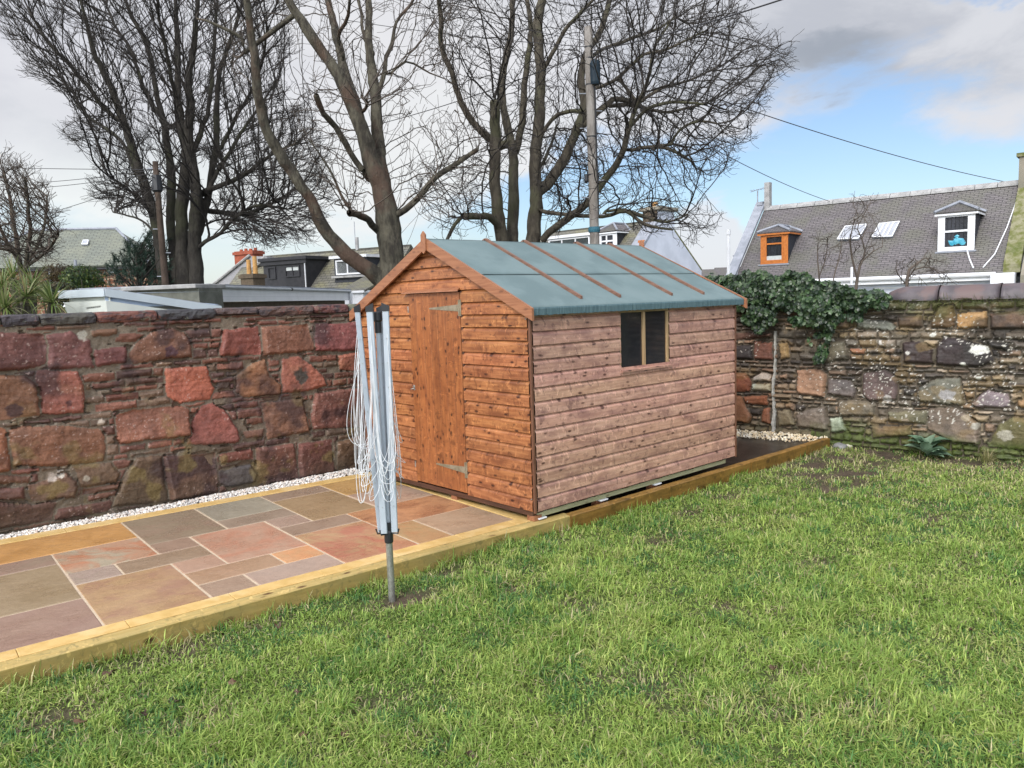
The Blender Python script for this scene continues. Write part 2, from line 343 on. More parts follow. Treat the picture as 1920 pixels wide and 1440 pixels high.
# ------------------------------------------------------------------ ground, patio
PR = -0.053
PO = np.array([-1.6, 0.0])
def ploc(x, y, z=0.):   # patio frame -> world
    return (PO[0]+cos(PR)*x-sin(PR)*y, PO[1]+sin(PR)*x+cos(PR)*y, z)
def bare(x, y):
    """0..1 how bare / muddy the lawn is"""
    def g(cx, cy, rx, ry): return np.exp(-(((x-cx)/rx)**2+((y-cy)/ry)**2))
    n = vnoise(x*2.3+9, y*2.3+3, 4, 3); b = np.clip((n-.67)*5, 0, .4)
    b = np.maximum(b, g(-1.52, -.36, .20, .15)*1.3)
    b = np.maximum(b, g(4.2, -.55, 1.1, .5)*2.2*vnoise(x*5, y*5, 8, 2))
    b = np.maximum(b, g(3.5, -1.0, .9, .35)*1.8*vnoise(x*5, y*5, 9, 2))
    b = np.maximum(b, g(4.95, -1.4, .4, 1.6)*2.0*vnoise(x*6, y*6, 12, 2))
    for (cx, cy, r) in ((-2.9, -.02, .22), (-2.35, -.03, .12), (-1.0, -.18, .14), (-3.5, -.35, .2), (.6, -.8, .18), (-.9, -.75, .10), (1.4, -.5, .15), (-3.1, -.9, .12), (.9, -1.9, .12), (2.6, -2.1, .14), (2.2, -.45, .2), (-.2, -1.9, .08), (-2.4, -1.4, .1), (1.8, -1.3, .1)):
        b = np.maximum(b, g(cx, cy, r*1.3, r*.8)*.85*(.4+vnoise(x*9, y*9, 21, 2)))
    return np.clip(b, 0, 1)
def lawnz(x, y):
    z = -.108+.035*(vnoise(x*.8, y*.8, 2, 2)-.5)+.02*(vnoise(x*4, y*4, 3, 3)-.5)-.020*np.clip((x+.3)/.9, 0, 1)+.010*np.clip(x-3.2, 0, 2)
    return z-.02*bare(x, y)+.018*(vnoise(x*22, y*22, 31, 2)-.5)*bare(x, y)
def build_lawn():
    xs = np.linspace(-7, 5.6, 420); ys = np.linspace(-9, .3, 306); X, Y = np.meshgrid(xs, ys, indexing='ij')
    Z = lawnz(X, Y); n0, n1 = X.shape; i = np.arange(n0*n1).reshape(n0, n1)
    F = np.stack([i[:-1, :-1], i[1:, :-1], i[1:, 1:], i[:-1, 1:]], -1).reshape(-1, 4)
    b = bare(X, Y)[..., None]; v = vnoise(X*14, Y*14, 5, 3)[..., None]
    c = (1-b)*np.array([.07, .095, .028])+b*(np.array([.12, .09, .062])*(1-v)+np.array([.045, .033, .023])*v)
    m = colmat('lawn_soil', .9, .25, 45, .45, .9, 60, .02)
    tag(mesh_np('lawn', np.stack([X, Y, Z], -1).reshape(-1, 3), [F], m, None, c.reshape(-1, 3), None, True), kind='structure')
    g = MB(); g.box(-400, 500, -400, 500, -1.0, -.34); gm = pmat('far_ground', (.05, .06, .025), (.09, .08, .05), .3, .95)
    tag(g.build('ground', gm), kind='structure')
build_lawn()

def build_grass():
    bands = [(1.9, 3.2, 19000), (3.2, 4.6, 12500), (4.6, 6.5, 8000), (6.5, 11.5, 5200)]
    P = []
    R0 = np.random.default_rng(5)
    for d0, d1, dens in bands:
        A = 13*9.2; n = int(A*dens); x = R0.uniform(-7, 5.35, n); y = R0.uniform(-8.5, .15, n)
        dx = x-CAM[0]; dy = y-CAM[1]; d = np.hypot(dx, dy); fz = cos(YAW)*dx+sin(YAW)*dy; rt = sin(YAW)*dx-cos(YAW)*dy
        k = (d >= d0) & (d < d1) & (np.abs(rt) < .74*fz+.25) & (fz > 1.6)
        x, y = x[k], y[k]
        lim = np.where(x < .35, .022-.053*(x+1.6), -.092); k = y < lim-.004
        k &= R0.random(len(x)) > bare(x, y)*1.02
        # clumps
        cl = vnoise(x*7, y*7, 40, 2); k &= R0.random(len(x)) < np.clip((cl-.24)*3.4, .55, 1)
        k &= x < 5.22+.13*np.clip(-y, 0, 3)
        P.append(np.stack([x[k], y[k]], 1))
    P = np.concatenate(P); x, y = P.T; n = len(P); print('grass blades', n)
    d = np.hypot(x-CAM[0], y-CAM[1]); tall = vnoise(x*3.1+50, y*3.1, 44, 2)
    lim = np.where(x < .35, .022-.053*(x+1.6), -.092); edge = np.exp(-((y-lim)/.09)**2)
    tuft = np.clip(vnoise(x*9, y*9+30, 47)-.70, 0, 1)*2.5
    L = (.027+.050*R0.random(n))*(.6+.8*np.clip((tall-.3)*2, 0, 1))*(1+.75*edge*R0.random(n)*(x < .35))*(1+tuft)
    w = (.0017+.0018*R0.random(n))*(1+.13*np.clip(d-2.5, 0, 8))
    fl = vnoise(x*4, y*4, 50)*2*pi*2; th = fl+R0.normal(0, 1.9, n); lean = np.clip(R0.normal(.97, .36, n), .05, 1.5)-.35*edge
    hd = np.stack([np.cos(th), np.sin(th)], 1); z0 = lawnz(x, y)-.004
    sd = np.stack([-np.sin(th), np.cos(th)], 1)
    tw = R0.normal(0, .5, n); sdx = sd[:, 0]*np.cos(tw); sdy = sd[:, 1]*np.cos(tw)
    S3 = np.stack([sdx, sdy, np.sin(tw)*.5], 1)
    B = np.stack([x, y, z0], 1)
    m1 = B+np.concatenate([hd*(L*.5*np.sin(lean*.6))[:, None], (L*.55*np.cos(lean*.6))[:, None]], 1)
    tp = m1+np.concatenate([hd*(L*.6*np.sin(np.minimum(lean*1.55, 1.9)))[:, None], (L*.55*np.cos(np.minimum(lean*1.55, 1.9)))[:, None]], 1)
    V = np.stack([B-S3*w[:, None], B+S3*w[:, None], m1+S3*(w*.9)[:, None], m1-S3*(w*.9)[:, None], tp], 1)
    i = np.arange(n)[:, None]*5
    Q = i+np.array([[0, 1, 2, 3]]); T = i+np.array([[3, 2, 4]])
    pal = np.array([[.225, .335, .066], [.140, .255, .050], [.34, .44, .105], [.40, .44, .15], [.08, .19, .052], [.46, .41, .23]])
    g = vnoise(x*1.7, y*1.7, 60, 3); h = vnoise(x*6, y*6, 61, 2); r = R0.random(n)
    q = np.clip((g-.35)*2.2+(r-.5)*.8, 0, 1)[:, None]; c = pal[0]*(1-q)+pal[1]*q
    k = ((h > .55) & (r < .55)) | (r < .22); c[k] = pal[2]*(.8+.4*R0.random(k.sum()))[:, None]
    k = R0.random(n) < .075+.25*np.clip(x-2.2, 0, 2)*.3+.22*(vnoise(x*3+5, y*3, 65, 2) > .62); c[k] = pal[3]*(.75+.5*R0.random(k.sum()))[:, None]
    k = (vnoise(x*5, y*5+9, 66, 2) < .38) & (R0.random(n) < .45); c[k] = pal[4]
    k = R0.random(n) < .045+.22*np.clip(x-2.4, 0, 2)*.5+.4*bare(x, y); c[k] = pal[5]*(.5+.7*R0.random(k.sum()))[:, None]
    c = c*(.8+.4*R0.random(n))[:, None]
    C = np.repeat(c, 5, 0)
    m = colmat('grass_blades', .5, .35, 10, .1, 0, trans=True)
    tag(mesh_np('grass', V.reshape(-1, 3), [Q, T], m, None, C), kind='stuff', label='damp green lawn grass with pale straw blades', cat='grass')
build_grass()

def build_leaves():
    R0 = np.random.default_rng(8); V = []; F = []; C = []
    spots = [(1740, 1100), (415, 1190), (300, 1130), (150, 1355), (40, 1380), (575, 1385), (270, 1345), (560, 1310), (1120, 1215), (1690, 1240), (880, 1420), (205, 1265), (330, 1320), (800, 1130), (1450, 1260), (1210, 1330), (730, 1200), (640, 1390), (95, 1300), (1820, 1180), (1480, 940), (1600, 900), (1300, 1010), (1730, 905), (1650, 930), (980, 1160), (60, 1420), (1550, 1010), (440, 1290), (520, 1180)]
    for (px, py) in spots:
        p = onz(px, py, -.11); b = len(V); s = R0.uniform(.014, .03); a = R0.uniform(0, 6.3); k = 9
        z = float(lawnz(np.array([p[0]]), np.array([p[1]]))[0])+R0.uniform(.012, .028)
        V.append((p[0], p[1], z)); c = np.array([.11, .06, .035])*R0.uniform(.35, 1.2)
        for j in range(k):
            t = 2*pi*j/k; r = s*(1+.45*cos(2*t)+.2*R0.normal()); V.append((p[0]+r*cos(t+a), p[1]+r*sin(t+a)*.8, z+.012*sin(2*t+a)+R0.normal()*.004)); F.append([b, b+1+j, b+1+(j+1) % k])
        C += [c]*(k+1)
    m = colmat('dead_leaf', .6, .4, 60, .3, .3, 100)
    tag(mesh_np('dead_leaves', V, F, m, None, np.array(C)), kind='stuff', label='dark brown dead leaves scattered on the lawn', cat='leaves')
build_leaves()

XG = [-3.16+.309*i for i in range(-3, 11)]            # index 0 -> i=-3
YG = [.278+.299*j for j in range(0, 9)]
SLABS = [  # i0,i1,j0,j1, colour, second colour, band strength
 (-3, 2, 6, 8, (.40, .20, .028), (.30, .15, .025), .5), (-3, 0, 5, 6, (.20, .15, .115), (.24, .15, .13), .5), (-3, 0, 2, 5, (.22, .17, .10), (.19, .15, .085), .6),
 (-3, 0, 0, 2, (.215, .135, .115), (.25, .18, .145), .5), (0, 2, 4, 6, (.27, .25, .19), (.34, .15, .08), 1.), (0, 1, 3, 4, (.27, .21, .20), (.24, .22, .18), .6),
 (1, 3, 3, 4, (.22, .16, .11), (.19, .14, .09), .5), (2, 3, 4, 5, (.21, .14, .105), (.25, .18, .14), .5), (2, 4, 5, 8, (.185, .15, .105), (.21, .14, .11), .5),
 (4, 6, 6, 8, (.215, .215, .18), (.18, .18, .145), .6), (4, 6, 5, 6, (.21, .165, .13), (.17, .14, .11), .5), (3, 5, 2, 5, (.31, .19, .135), (.35, .15, .09), .6),
 (0, 2, 0, 3, (.31, .20, .09), (.26, .15, .10), .9), (2, 3, 2, 3, (.30, .19, .14), (.34, .22, .16), .5), (2, 4, 1, 2, (.27, .17, .10), (.33, .22, .15), .5),
 (2, 3, 0, 1, (.26, .19, .145), (.22, .16, .12), .5), (3, 5, 0, 1, (.27, .205, .18), (.32, .24, .20), .6), (4, 5, 1, 2, (.47, .21, .07), (.40, .25, .12), .8),
 (5, 6, 4, 5, (.26, .19, .16), (.29, .21, .17), .4), (5, 7, 3, 4, (.22, .16, .12), (.19, .135, .10), .5), (5, 7, 0, 3, (.33, .21, .10), (.33, .13, .08), 1.),
 (6, 8, 4, 7, (.24, .17, .085), (.20, .145, .075), .5), (6, 8, 7, 8, (.20, .15, .115), (.24, .18, .13), .5), (8, 10, 6, 8, (.36, .22, .05), (.27, .17, .05), .6),
 (8, 10, 4, 6, (.30, .22, .17), (.24, .17, .14), .6), (7, 10, 2, 4, (.36, .17, .065), (.24, .11, .05), 1.), (7, 8, 0, 2, (.28, .20, .085), (.33, .17, .07), .8),
 (8, 10, 0, 2, (.29, .21, .14), (.24, .18, .12), .5)]
def build_patio():
    m, nt, b = newmat('riven_sandstone'); uv = nt.new('ShaderNodeUVMap').outputs[0]
    a1 = nt.new('ShaderNodeAttribute', attribute_name='Col').outputs['Color']; a2 = nt.new('ShaderNodeAttribute', attribute_name='ColB'); 
    d = nt.noise(uv, 1.6, 4, .55, .8); bands = nt.mr(nt.m('SINE', nt.m('MULTIPLY', d, 34.)), -.1, .9, 0, 1, True)
    big = nt.mr(nt.noise(uv, 1.9, 3, .5, 1.5), .42, .62, 0, 1, True)
    f = nt.m('MULTIPLY', nt.m('ADD', nt.m('MULTIPLY', bands, .45), nt.m('MULTIPLY', big, .65)), a2.outputs['Alpha'], clamp=True)
    col = nt.mix(f, a1, a2.outputs['Color'])
    col = nt.mix(nt.mr(nt.noise(uv, 30, 6, .7), .3, .7, 0, .28), col, (.12, .085, .06))
    col = nt.mix(nt.mr(nt.noise(nt.map(uv, scale=(1, 5, 1)), 6, 6, .7), .62, .70, 0, .35), col, (.5, .42, .34))
    nt.put(b.inputs['Base Color'], col); nt.put(b.inputs['Roughness'], nt.mr(nt.noise(uv, 2.2, 4), .4, .62, .22, .5)); b.inputs['Specular IOR Level'].default_value = .55
    bn = nt.new('ShaderNodeBump'); bn.inputs['Strength'].default_value = .7; bn.inputs['Distance'].default_value = .014
    h = nt.m('ADD', nt.noise(nt.map(uv, scale=(1, 1.6, 1)), 5, 7, .6, .4), nt.m('MULTIPLY', nt.noise(uv, 90, 3), .12))
    nt.l.new(h, bn.inputs['Height']); nt.l.new(bn.outputs[0], b.inputs['Normal'])
    mb = MB(); cb = []; J = .0078
    for (i0, i1, j0, j1, c1, c2, bs) in SLABS:
        g_ = sum(c1)/3; c1 = tuple((v*.72+g_*.28)*k_ for v, k_ in zip(c1, (1.5, 1.36, 1.18))); g_ = sum(c2)/3; c2 = tuple((v*.8+g_*.2)*k_ for v, k_ in zip(c2, (1.42, 1.27, 1.12)))
        x0 = XG[i0+3]-PO[0]+J; x1 = XG[i1+3]-PO[0]-J; y0 = YG[j0]+J; y1 = YG[j1]-J
        if i0 == -3: x0 -= .6
        b0 = len(mb.V); mb.bbox(x0, x1, y0, y1, -.04, random.uniform(-.001, .001), .004, 0, c1)
        # irregular hand-cut edges
        for k in range(b0, len(mb.V)): v = mb.V[k]; mb.V[k] = (v[0]+random.uniform(-.002, .002), v[1]+random.uniform(-.002, .002), v[2])
        cb += [(*c2, bs)]*(len(mb.V)-b0)
    for k, v in enumerate(mb.V): mb.V[k] = ploc(*v)
    root = empty('patio', (0, 0, 0), kind='structure')
    o = mb.build('paving_slabs', m, root)
    a = o.data.color_attributes.new('ColB', 'FLOAT_COLOR', 'POINT'); a.data.foreach_set('color', np.array(cb, np.float32).ravel())
    g = MB(); X0, X1 = XG[0]-.6-PO[0], XG[-1]-PO[0]; g.box(X0, X1, YG[0], YG[-1], -.12, -.0045)
    for k, v in enumerate(g.V): g.V[k] = ploc(*v)
    g.build('grout', M['grout'], root)
    e = MB(); w = .135
    def run(x0, x1, y0, y1, n, axis):
        L = (x1-x0) if axis == 0 else (y1-y0)
        t = 0
        while t < L-.01:
            s = min(L-t, random.uniform(.50, .62))
            if axis == 0: e.bbox(x0+t+.0012, x0+t+s-.0012, y0, y1, -.1, .002+random.uniform(-.001, .001), .003)
            else: e.bbox(x0, x1, y0+t+.0012, y0+t+s-.0012, -.1, .002+random.uniform(-.001, .001), .003)
            t += s
    run(X0, X1+w, YG[0]-w, YG[0]-.004, 0, 0); run(X0, X1+w, YG[-1]+.004, YG[-1]+w+.03, 0, 0); run(X1+.004, X1+w, YG[0], YG[-1], 0, 1)
    for k, v in enumerate(e.V): e.V[k] = ploc(*v)
    e.build('edging', M['yellow'], root)
    b = MB(); b.box(.05, 4.9, .03, 3.1, -.16, -.05); tag(b.build('ground_membrane', M['membrane']), kind='structure')
    b = MB(); b.box(-6, .02, 2.7, 3.3, -.3, -.02); tag(b.build('soil_strip', M['membrane']), kind='structure')
build_patio()

def sleeper(p0, p1, wid, mat, label, zt=0., skew=(0, 0)):
    """p0,p1 outer top edge ends"""
    p0 = np.array(p0); p1 = np.array(p1); d = p1-p0; L = np.linalg.norm(d); ang = math.atan2(d[1], d[0])
    o = empty('timber_sleeper', (p0[0], p0[1], zt), ang, label=label, cat='timber sleeper', group='timber sleepers edging the patio and shed base')
    mb = MB(); n = int(L/.12)+2; b = .006; uo = random.uniform(0, 50)
    prof = [(0, -.21), (0, -b), (b, 0), (wid-b, 0), (wid, -b), (wid, -.21)]; vs = []; uv = []; F = []
    for i in range(n):
        t = L*i/(n-1)
        for j, (a, z) in enumerate(prof):
            vs.append((t, a+random.uniform(-.0015, .0015), z+random.uniform(-.0015, .0015))); uv.append((t+uo, [0, .2, .206, .206+wid, .21+wid, .42+wid][j]))
    k = 6
    F = [[i*k+j, (i+1)*k+j, (i+1)*k+(j+1) % k, i*k+(j+1) % k] for i in range(n-1) for j in range(k)]+[list(range(k)), [(n-1)*k+j for j in range(k)][::-1]]
    b0 = len(mb.V); mb.add(vs, F, uv)
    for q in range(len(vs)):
        if q % 6 in (0, 1): mb.C[b0+q] = (.66, .66, .56)      # outer face painted darker for shade, plus a green treated tint
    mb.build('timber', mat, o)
    return o
def build_sleepers():
    a = ploc(-3.2, .022); b = (.345, -.080)
    e = [onz(1071, 968)[0], onz(1190, 932)[0], onz(1404, 866)[0], onz(1556, 822)[0]]
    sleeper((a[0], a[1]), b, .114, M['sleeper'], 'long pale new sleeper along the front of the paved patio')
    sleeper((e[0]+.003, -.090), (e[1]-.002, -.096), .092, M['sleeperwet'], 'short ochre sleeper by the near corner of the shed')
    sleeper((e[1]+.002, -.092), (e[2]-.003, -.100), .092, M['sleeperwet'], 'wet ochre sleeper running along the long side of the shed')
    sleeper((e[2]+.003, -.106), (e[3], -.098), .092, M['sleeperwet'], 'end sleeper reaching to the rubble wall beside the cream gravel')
    # small timber peg behind the first sleeper end
build_sleepers()

def chips(name, pts, size, cols, label, cat, seed=3):
    R0 = np.random.default_rng(seed); n = len(pts); cube = np.array([[x, y, z] for x in (-1, 1) for y in (-1, 1) for z in (-1, 1)], float)
    F0 = np.array([[0, 1, 3, 2], [4, 6, 7, 5], [0, 4, 5, 1], [2, 3, 7, 6], [0, 2, 6, 4], [1, 5, 7, 3]])
    s = size*R0.uniform(.5, 1.25, (n, 1, 1)); V = cube[None]*(1+R0.normal(0, .3, (n, 8, 3)))*R0.uniform(.5, 1.1, (n, 1, 3))
    a = R0.normal(0, 1, (n, 4)); a /= np.linalg.norm(a, axis=1)[:, None]; w, x, y, z = a.T
    Rm = np.stack([1-2*(y*y+z*z), 2*(x*y-z*w), 2*(x*z+y*w), 2*(x*y+z*w), 1-2*(x*x+z*z), 2*(y*z-x*w), 2*(x*z-y*w), 2*(y*z+x*w), 1-2*(x*x+y*y)], 1).reshape(n, 3, 3)
    V = np.einsum('nij,nkj->nki', Rm, V)*s+pts[:, None, :]
    F = (np.arange(n)[:, None, None]*8+F0[None]).reshape(-1, 4)
    c = np.array(cols)[R0.integers(0, len(cols), n)]*R0.uniform(.75, 1.1, (n, 1)); C = np.repeat(c, 8, 0)
    tag(mesh_np(name, V.reshape(-1, 3), [F], colmat(name+'_stone', .7, .3, 60, .15, .2, 150), None, C), kind='stuff', label=label, cat=cat)
def build_gravel():
    n = 6200; x = rng.uniform(-5.1, .1, n); t = rng.random(n)
    y0 = YG[-1]+.16-.053*(x+1.6); y1 = 3.075
    y = y0+(y1-y0)*t; z = -.012+.028*np.sin(pi*np.clip(t*1.1, 0, 1))*rng.random(n)+.014*vnoise(x*9, y*9, 3)
    chips('white_chippings', np.stack([x, y, z], 1), .0078, [(.78, .76, .72), (.70, .68, .65), (.82, .80, .78), (.62, .58, .53), (.72, .62, .55)], 'white stone chippings along the foot of the red wall', 'gravel')
    n = 6500; x = rng.uniform(3.0, 4.98, n); y = rng.uniform(-.02, 3.0, n); lx = 4.42-.0+(y-.9)*(-.10)+.13*(y < .2)
    k = x > lx+.03*vnoise(y*6, y, 4); x, y = x[k], y[k]; z = -.035+.02*rng.random(len(x))+.02*vnoise(x*7, y*7, 6)
    chips('cream_gravel', np.stack([x, y, z], 1), .0105, [(.74, .62, .42), (.80, .70, .52), (.66, .52, .34), (.78, .72, .60)], 'cream gravel between the black membrane and the rubble wall', 'gravel', 5)
build_gravel()
# ------------------------------------------------------------------ rubble walls as dense relief meshes
def relief_wall(name, org, udir, nrm, u0, u1, z0, zt, res, stones, fill, mort, seed, mat, parent, tint, warp=.014, fh=(.03, .085), fw=(.08, .32), mortar_p=.22, joint=1.3, depth=.03, lay=.006, gap=.62, grow_=1.04, fp=(.4, 1.)):
    R0 = np.random.default_rng(seed); nu = int((u1-u0)/res)+1; nz = int((zt-z0)/res)+1
    U, Z = np.meshgrid(np.linspace(u0, u1, nu), np.linspace(z0, zt, nz), indexing='ij')
    Uw = U+warp*2*(vnoise(U*7, Z*7, seed+1, 3)-.5)+.006*(vnoise(U*40, Z*40, seed+2)-.5); Zw = Z+warp*1.6*(vnoise(U*6, Z*9, seed+3, 3)-.5)+.005*(vnoise(U*45, Z*45, seed+4)-.5)
    stones = [([tuple(np.mean(p_, 0)+(np.array(q_)-np.mean(p_, 0))*grow_) for q_ in p_], c_, r_) for p_, c_, r_ in stones]
    lab = -np.ones(U.shape, int); cols = []; proud = []; mor = []; kind = []
    for poly, c, pr in stones:
        P = np.array(poly); bb = (Uw > P[:, 0].min()-.01) & (Uw < P[:, 0].max()+.01) & (Zw > P[:, 1].min()-.01) & (Zw < P[:, 1].max()+.01)
        mk = np.zeros(U.shape, bool); mk[bb] = inpoly(Uw[bb], Zw[bb], poly); mk &= lab < 0
        lab[mk] = len(cols); cols.append(c); proud.append(pr); mor.append(0); kind.append(1)
    # the rest: courses of small flat stones
    z = z0-.02; course = np.zeros(U.shape, int); k = 0
    cid = np.full(U.shape, -1)
    while z < zt:
        h = R0.uniform(*fh); band = (Zw >= z) & (Zw < z+h); u = u0-R0.uniform(0, .3)
        edges = [u]
        while u < u1: u += R0.uniform(*fw); edges.append(u)
        e = np.array(edges); ix = np.searchsorted(e, Uw[band])+k*1000; cid[band] = ix; z += h; k += 1
    free = (lab < 0) & (cid >= 0); uq, inv = np.unique(cid[free], return_inverse=True); base = len(cols)
    lab[free] = base+inv
    for q in uq:
        c = np.array(fill[R0.integers(len(fill))]); cols.append(tuple(c*R0.uniform(.7, 1.25))); proud.append(R0.uniform(*fp)); mor.append(1 if R0.random() < mortar_p else 0); kind.append(0)
    lab[lab < 0] = 0
    cols = np.array(cols); proud = np.array(proud); mor = np.array(mor); kind = np.array(kind)
    # distance (in cells) to the nearest joint
    D = np.full(U.shape, 9.); e = (lab[1:] != lab[:-1]); D[1:][e] = 0; D[:-1][e] = 0; e = (lab[:, 1:] != lab[:, :-1]); D[:, 1:][e] = 0; D[:, :-1][e] = 0
    for _ in range(8):
        Q = D.copy()
        for a, b in (((slice(1, None), slice(None)), (slice(None, -1), slice(None))), ((slice(None), slice(1, None)), (slice(None), slice(None, -1)))):
            Q[a] = np.minimum(Q[a], D[b]+1); Q[b] = np.minimum(Q[b], D[a]+1)
        D = Q
    D = D*res/.008
    jw = joint*(.5+1.1*vnoise(U*5, Z*5, seed+7, 2)); isM = (mor[lab] == 1) | (D < jw)
    prof = np.clip((D-jw)/3.2, 0, 1); prof = np.sqrt(prof)
    tlt = R0.normal(0, 1, (len(cols), 2))*.09
    cu = np.bincount(lab.ravel(), U.ravel(), len(cols))/np.maximum(1, np.bincount(lab.ravel(), minlength=len(cols)))
    cz = np.bincount(lab.ravel(), Z.ravel(), len(cols))/np.maximum(1, np.bincount(lab.ravel(), minlength=len(cols)))
    tilt = tlt[lab, 0]*(U-cu[lab])+tlt[lab, 1]*(Z-cz[lab])
    rug = .016*(vnoise(U*16+lab*3.3, Z*16, seed+8, 4)-.5)+.007*(vnoise(U*42+lab, Z*42, seed+16, 2)-.5)+.010*(vnoise(U*5+lab, Z*9, seed+9, 2)-.5)
    lay_n = lay*(vnoise(U*4+lab, Z*70, seed+10, 2)-.5)*2*np.where(kind[lab] == 0, 1.3, .5)
    H = np.where(isM, -.004+.012*(vnoise(U*30, Z*30, seed+11, 3)-.5), depth*proud[lab]*prof+tilt*prof+rug*prof+lay_n*prof)
    deep = (vnoise(U*9, Z*12, seed+12, 2) > .66) & (D < jw*1.5); H = np.where(deep | ((D < jw*.8) & (vnoise(U*13, Z*11, seed+15, 2) > gap)), H-.03, H)      # joints with no mortar left
    b1 = vnoise(U*9+lab*1.7, Z*9, seed+13, 4)[..., None]; b2 = vnoise(U*26, Z*34, seed+17, 3)[..., None]; C = cols[lab]*(.50+.65*b1+.45*b2); C = C*(1+np.array([.10, .02, -.10])*(vnoise(U*6+3, Z*6, seed+18, 3)[..., None]-.5)*1.4)
    mc = np.array(mort)*(.65+.7*vnoise(U*14, Z*14, seed+14, 4))[..., None]
    C = np.where(isM[..., None], mc, C); C = tint(U, Z, C, lab, isM, D)
    org = np.array(org); udir = np.array(udir); nrm = np.array(nrm)
    V = org+U[..., None]*udir+H[..., None]*nrm+Z[..., None]*np.array([0, 0, 1.])
    i = np.arange(nu*nz).reshape(nu, nz); F = np.stack([i[:-1, :-1], i[1:, :-1], i[1:, 1:], i[:-1, 1:]], -1).reshape(-1, 4)
    if np.dot(np.cross(udir, [0, 0, 1.]), nrm) < 0: F = F[:, ::-1]
    return mesh_np(name, V.reshape(-1, 3), [F], mat, parent, C.reshape(-1, 3), None, True)
M['stone'] = colmat('sandstone_rubble', .85, .3, 70, .3, .55, 110, .006, wet=True)

RB = (.27, .112, .070); RR = (.19, .080, .057); MM = (.155, .07, .054); DD = (.125, .055, .048); BB = (.125, .082, .052); GG = (.07, .07, .066)
LW = [(DD, [(-30, 178), (215, 185), (235, 240), (232, 335), (120, 365), (-30, 372)]), (MM, [(230, 190), (365, 170), (400, 195), (460, 215), (480, 340), (478, 355), (262, 360), (240, 280)]),
 (MM, [(468, 158), (600, 152), (603, 190), (470, 200)]), (DD, [(480, 262), (650, 245), (645, 330), (500, 350)]), (MM, [(665, 290), (720, 215), (800, 170), (880, 155), (940, 180), (972, 225), (975, 300), (880, 305), (790, 320), (700, 335)]),
 (RR, [(1150, 160), (1320, 148), (1337, 285), (1140, 295), (1135, 270)]), (RR, [(1350, 150), (1580, 130), (1612, 265), (1360, 290)]), (RR, [(1632, 130), (1900, 120), (1900, 262), (1625, 268)]),
 (RR, [(-30, 400), (120, 400), (180, 440), (200, 480), (200, 595), (20, 620), (-30, 620)]), (RR, [(193, 380), (400, 370), (425, 480), (432, 580), (300, 595), (203, 590)]),
 (RB, [(850, 365), (1060, 348), (1078, 410), (1092, 460), (1070, 515), (930, 540), (862, 500), (858, 430)]), (RB, [(1225, 400), (1300, 335), (1360, 315), (1385, 400), (1440, 440), (1440, 490), (1260, 505), (1222, 470)]),
 (RB, [(1450, 310), (1540, 300), (1600, 340), (1660, 400), (1675, 445), (1560, 475), (1460, 480)]), (RB, [(1745, 290), (1900, 268), (1900, 380), (1750, 365)]),
 (RR, [(60, 680), (130, 660), (250, 655), (500, 670), (525, 700), (520, 830), (300, 855), (90, 850)]), (RR, [(-30, 655), (30, 680), (60, 860), (40, 885), (-30, 890)]),
 (RR, [(610, 600), (700, 575), (920, 558), (958, 575), (968, 700), (900, 710), (630, 745), (612, 720)]), (RR, [(965, 745), (985, 650), (1040, 560), (1090, 542), (1150, 580), (1210, 660), (1225, 735), (1100, 750)]),
 (RR, [(1350, 540), (1550, 520), (1570, 600), (1585, 680), (1380, 715), (1360, 620)]), (RR, [(1625, 490), (1800, 468), (1900, 470), (1900, 648), (1620, 665), (1608, 600)]),
 (BB, [(590, 1060), (640, 920), (700, 820), (820, 815), (855, 1035), (800, 1045), (600, 1065)]), (MM, [(843, 815), (1100, 800), (1118, 960), (1115, 990), (860, 1035)]),
 (GG, [(1128, 890), (1280, 850), (1318, 900), (1310, 945), (1180, 972), (1140, 950)]), (MM, [(1318, 770), (1505, 750), (1528, 920), (1330, 950)]), (MM, [(1535, 750), (1700, 725), (1720, 890), (1538, 918)]),
 (MM, [(1130, 800), (1290, 770), (1295, 830), (1140, 850)]), (BB, [(380, 860), (560, 845), (610, 900), (590, 945), (420, 970)]), (BB, [(150, 960), (330, 900), (400, 950), (380, 1020), (170, 1045)]),
 (DD, [(-30, 1050), (280, 1050), (250, 1140), (-30, 1190)]), (DD, [(275, 1085), (560, 1035), (590, 1055), (540, 1100), (290, 1140)]), (DD, [(-30, 975), (120, 965), (135, 1030), (-30, 1055)]),
 (MM, [(1240, 680), (1355, 665), (1350, 715), (1260, 720)]), (DD, [(-30, 905), (150, 910), (140, 950), (-30, 960)]),
 (BB, [(1735, 740), (1900, 700), (1900, 860), (1745, 880)])]
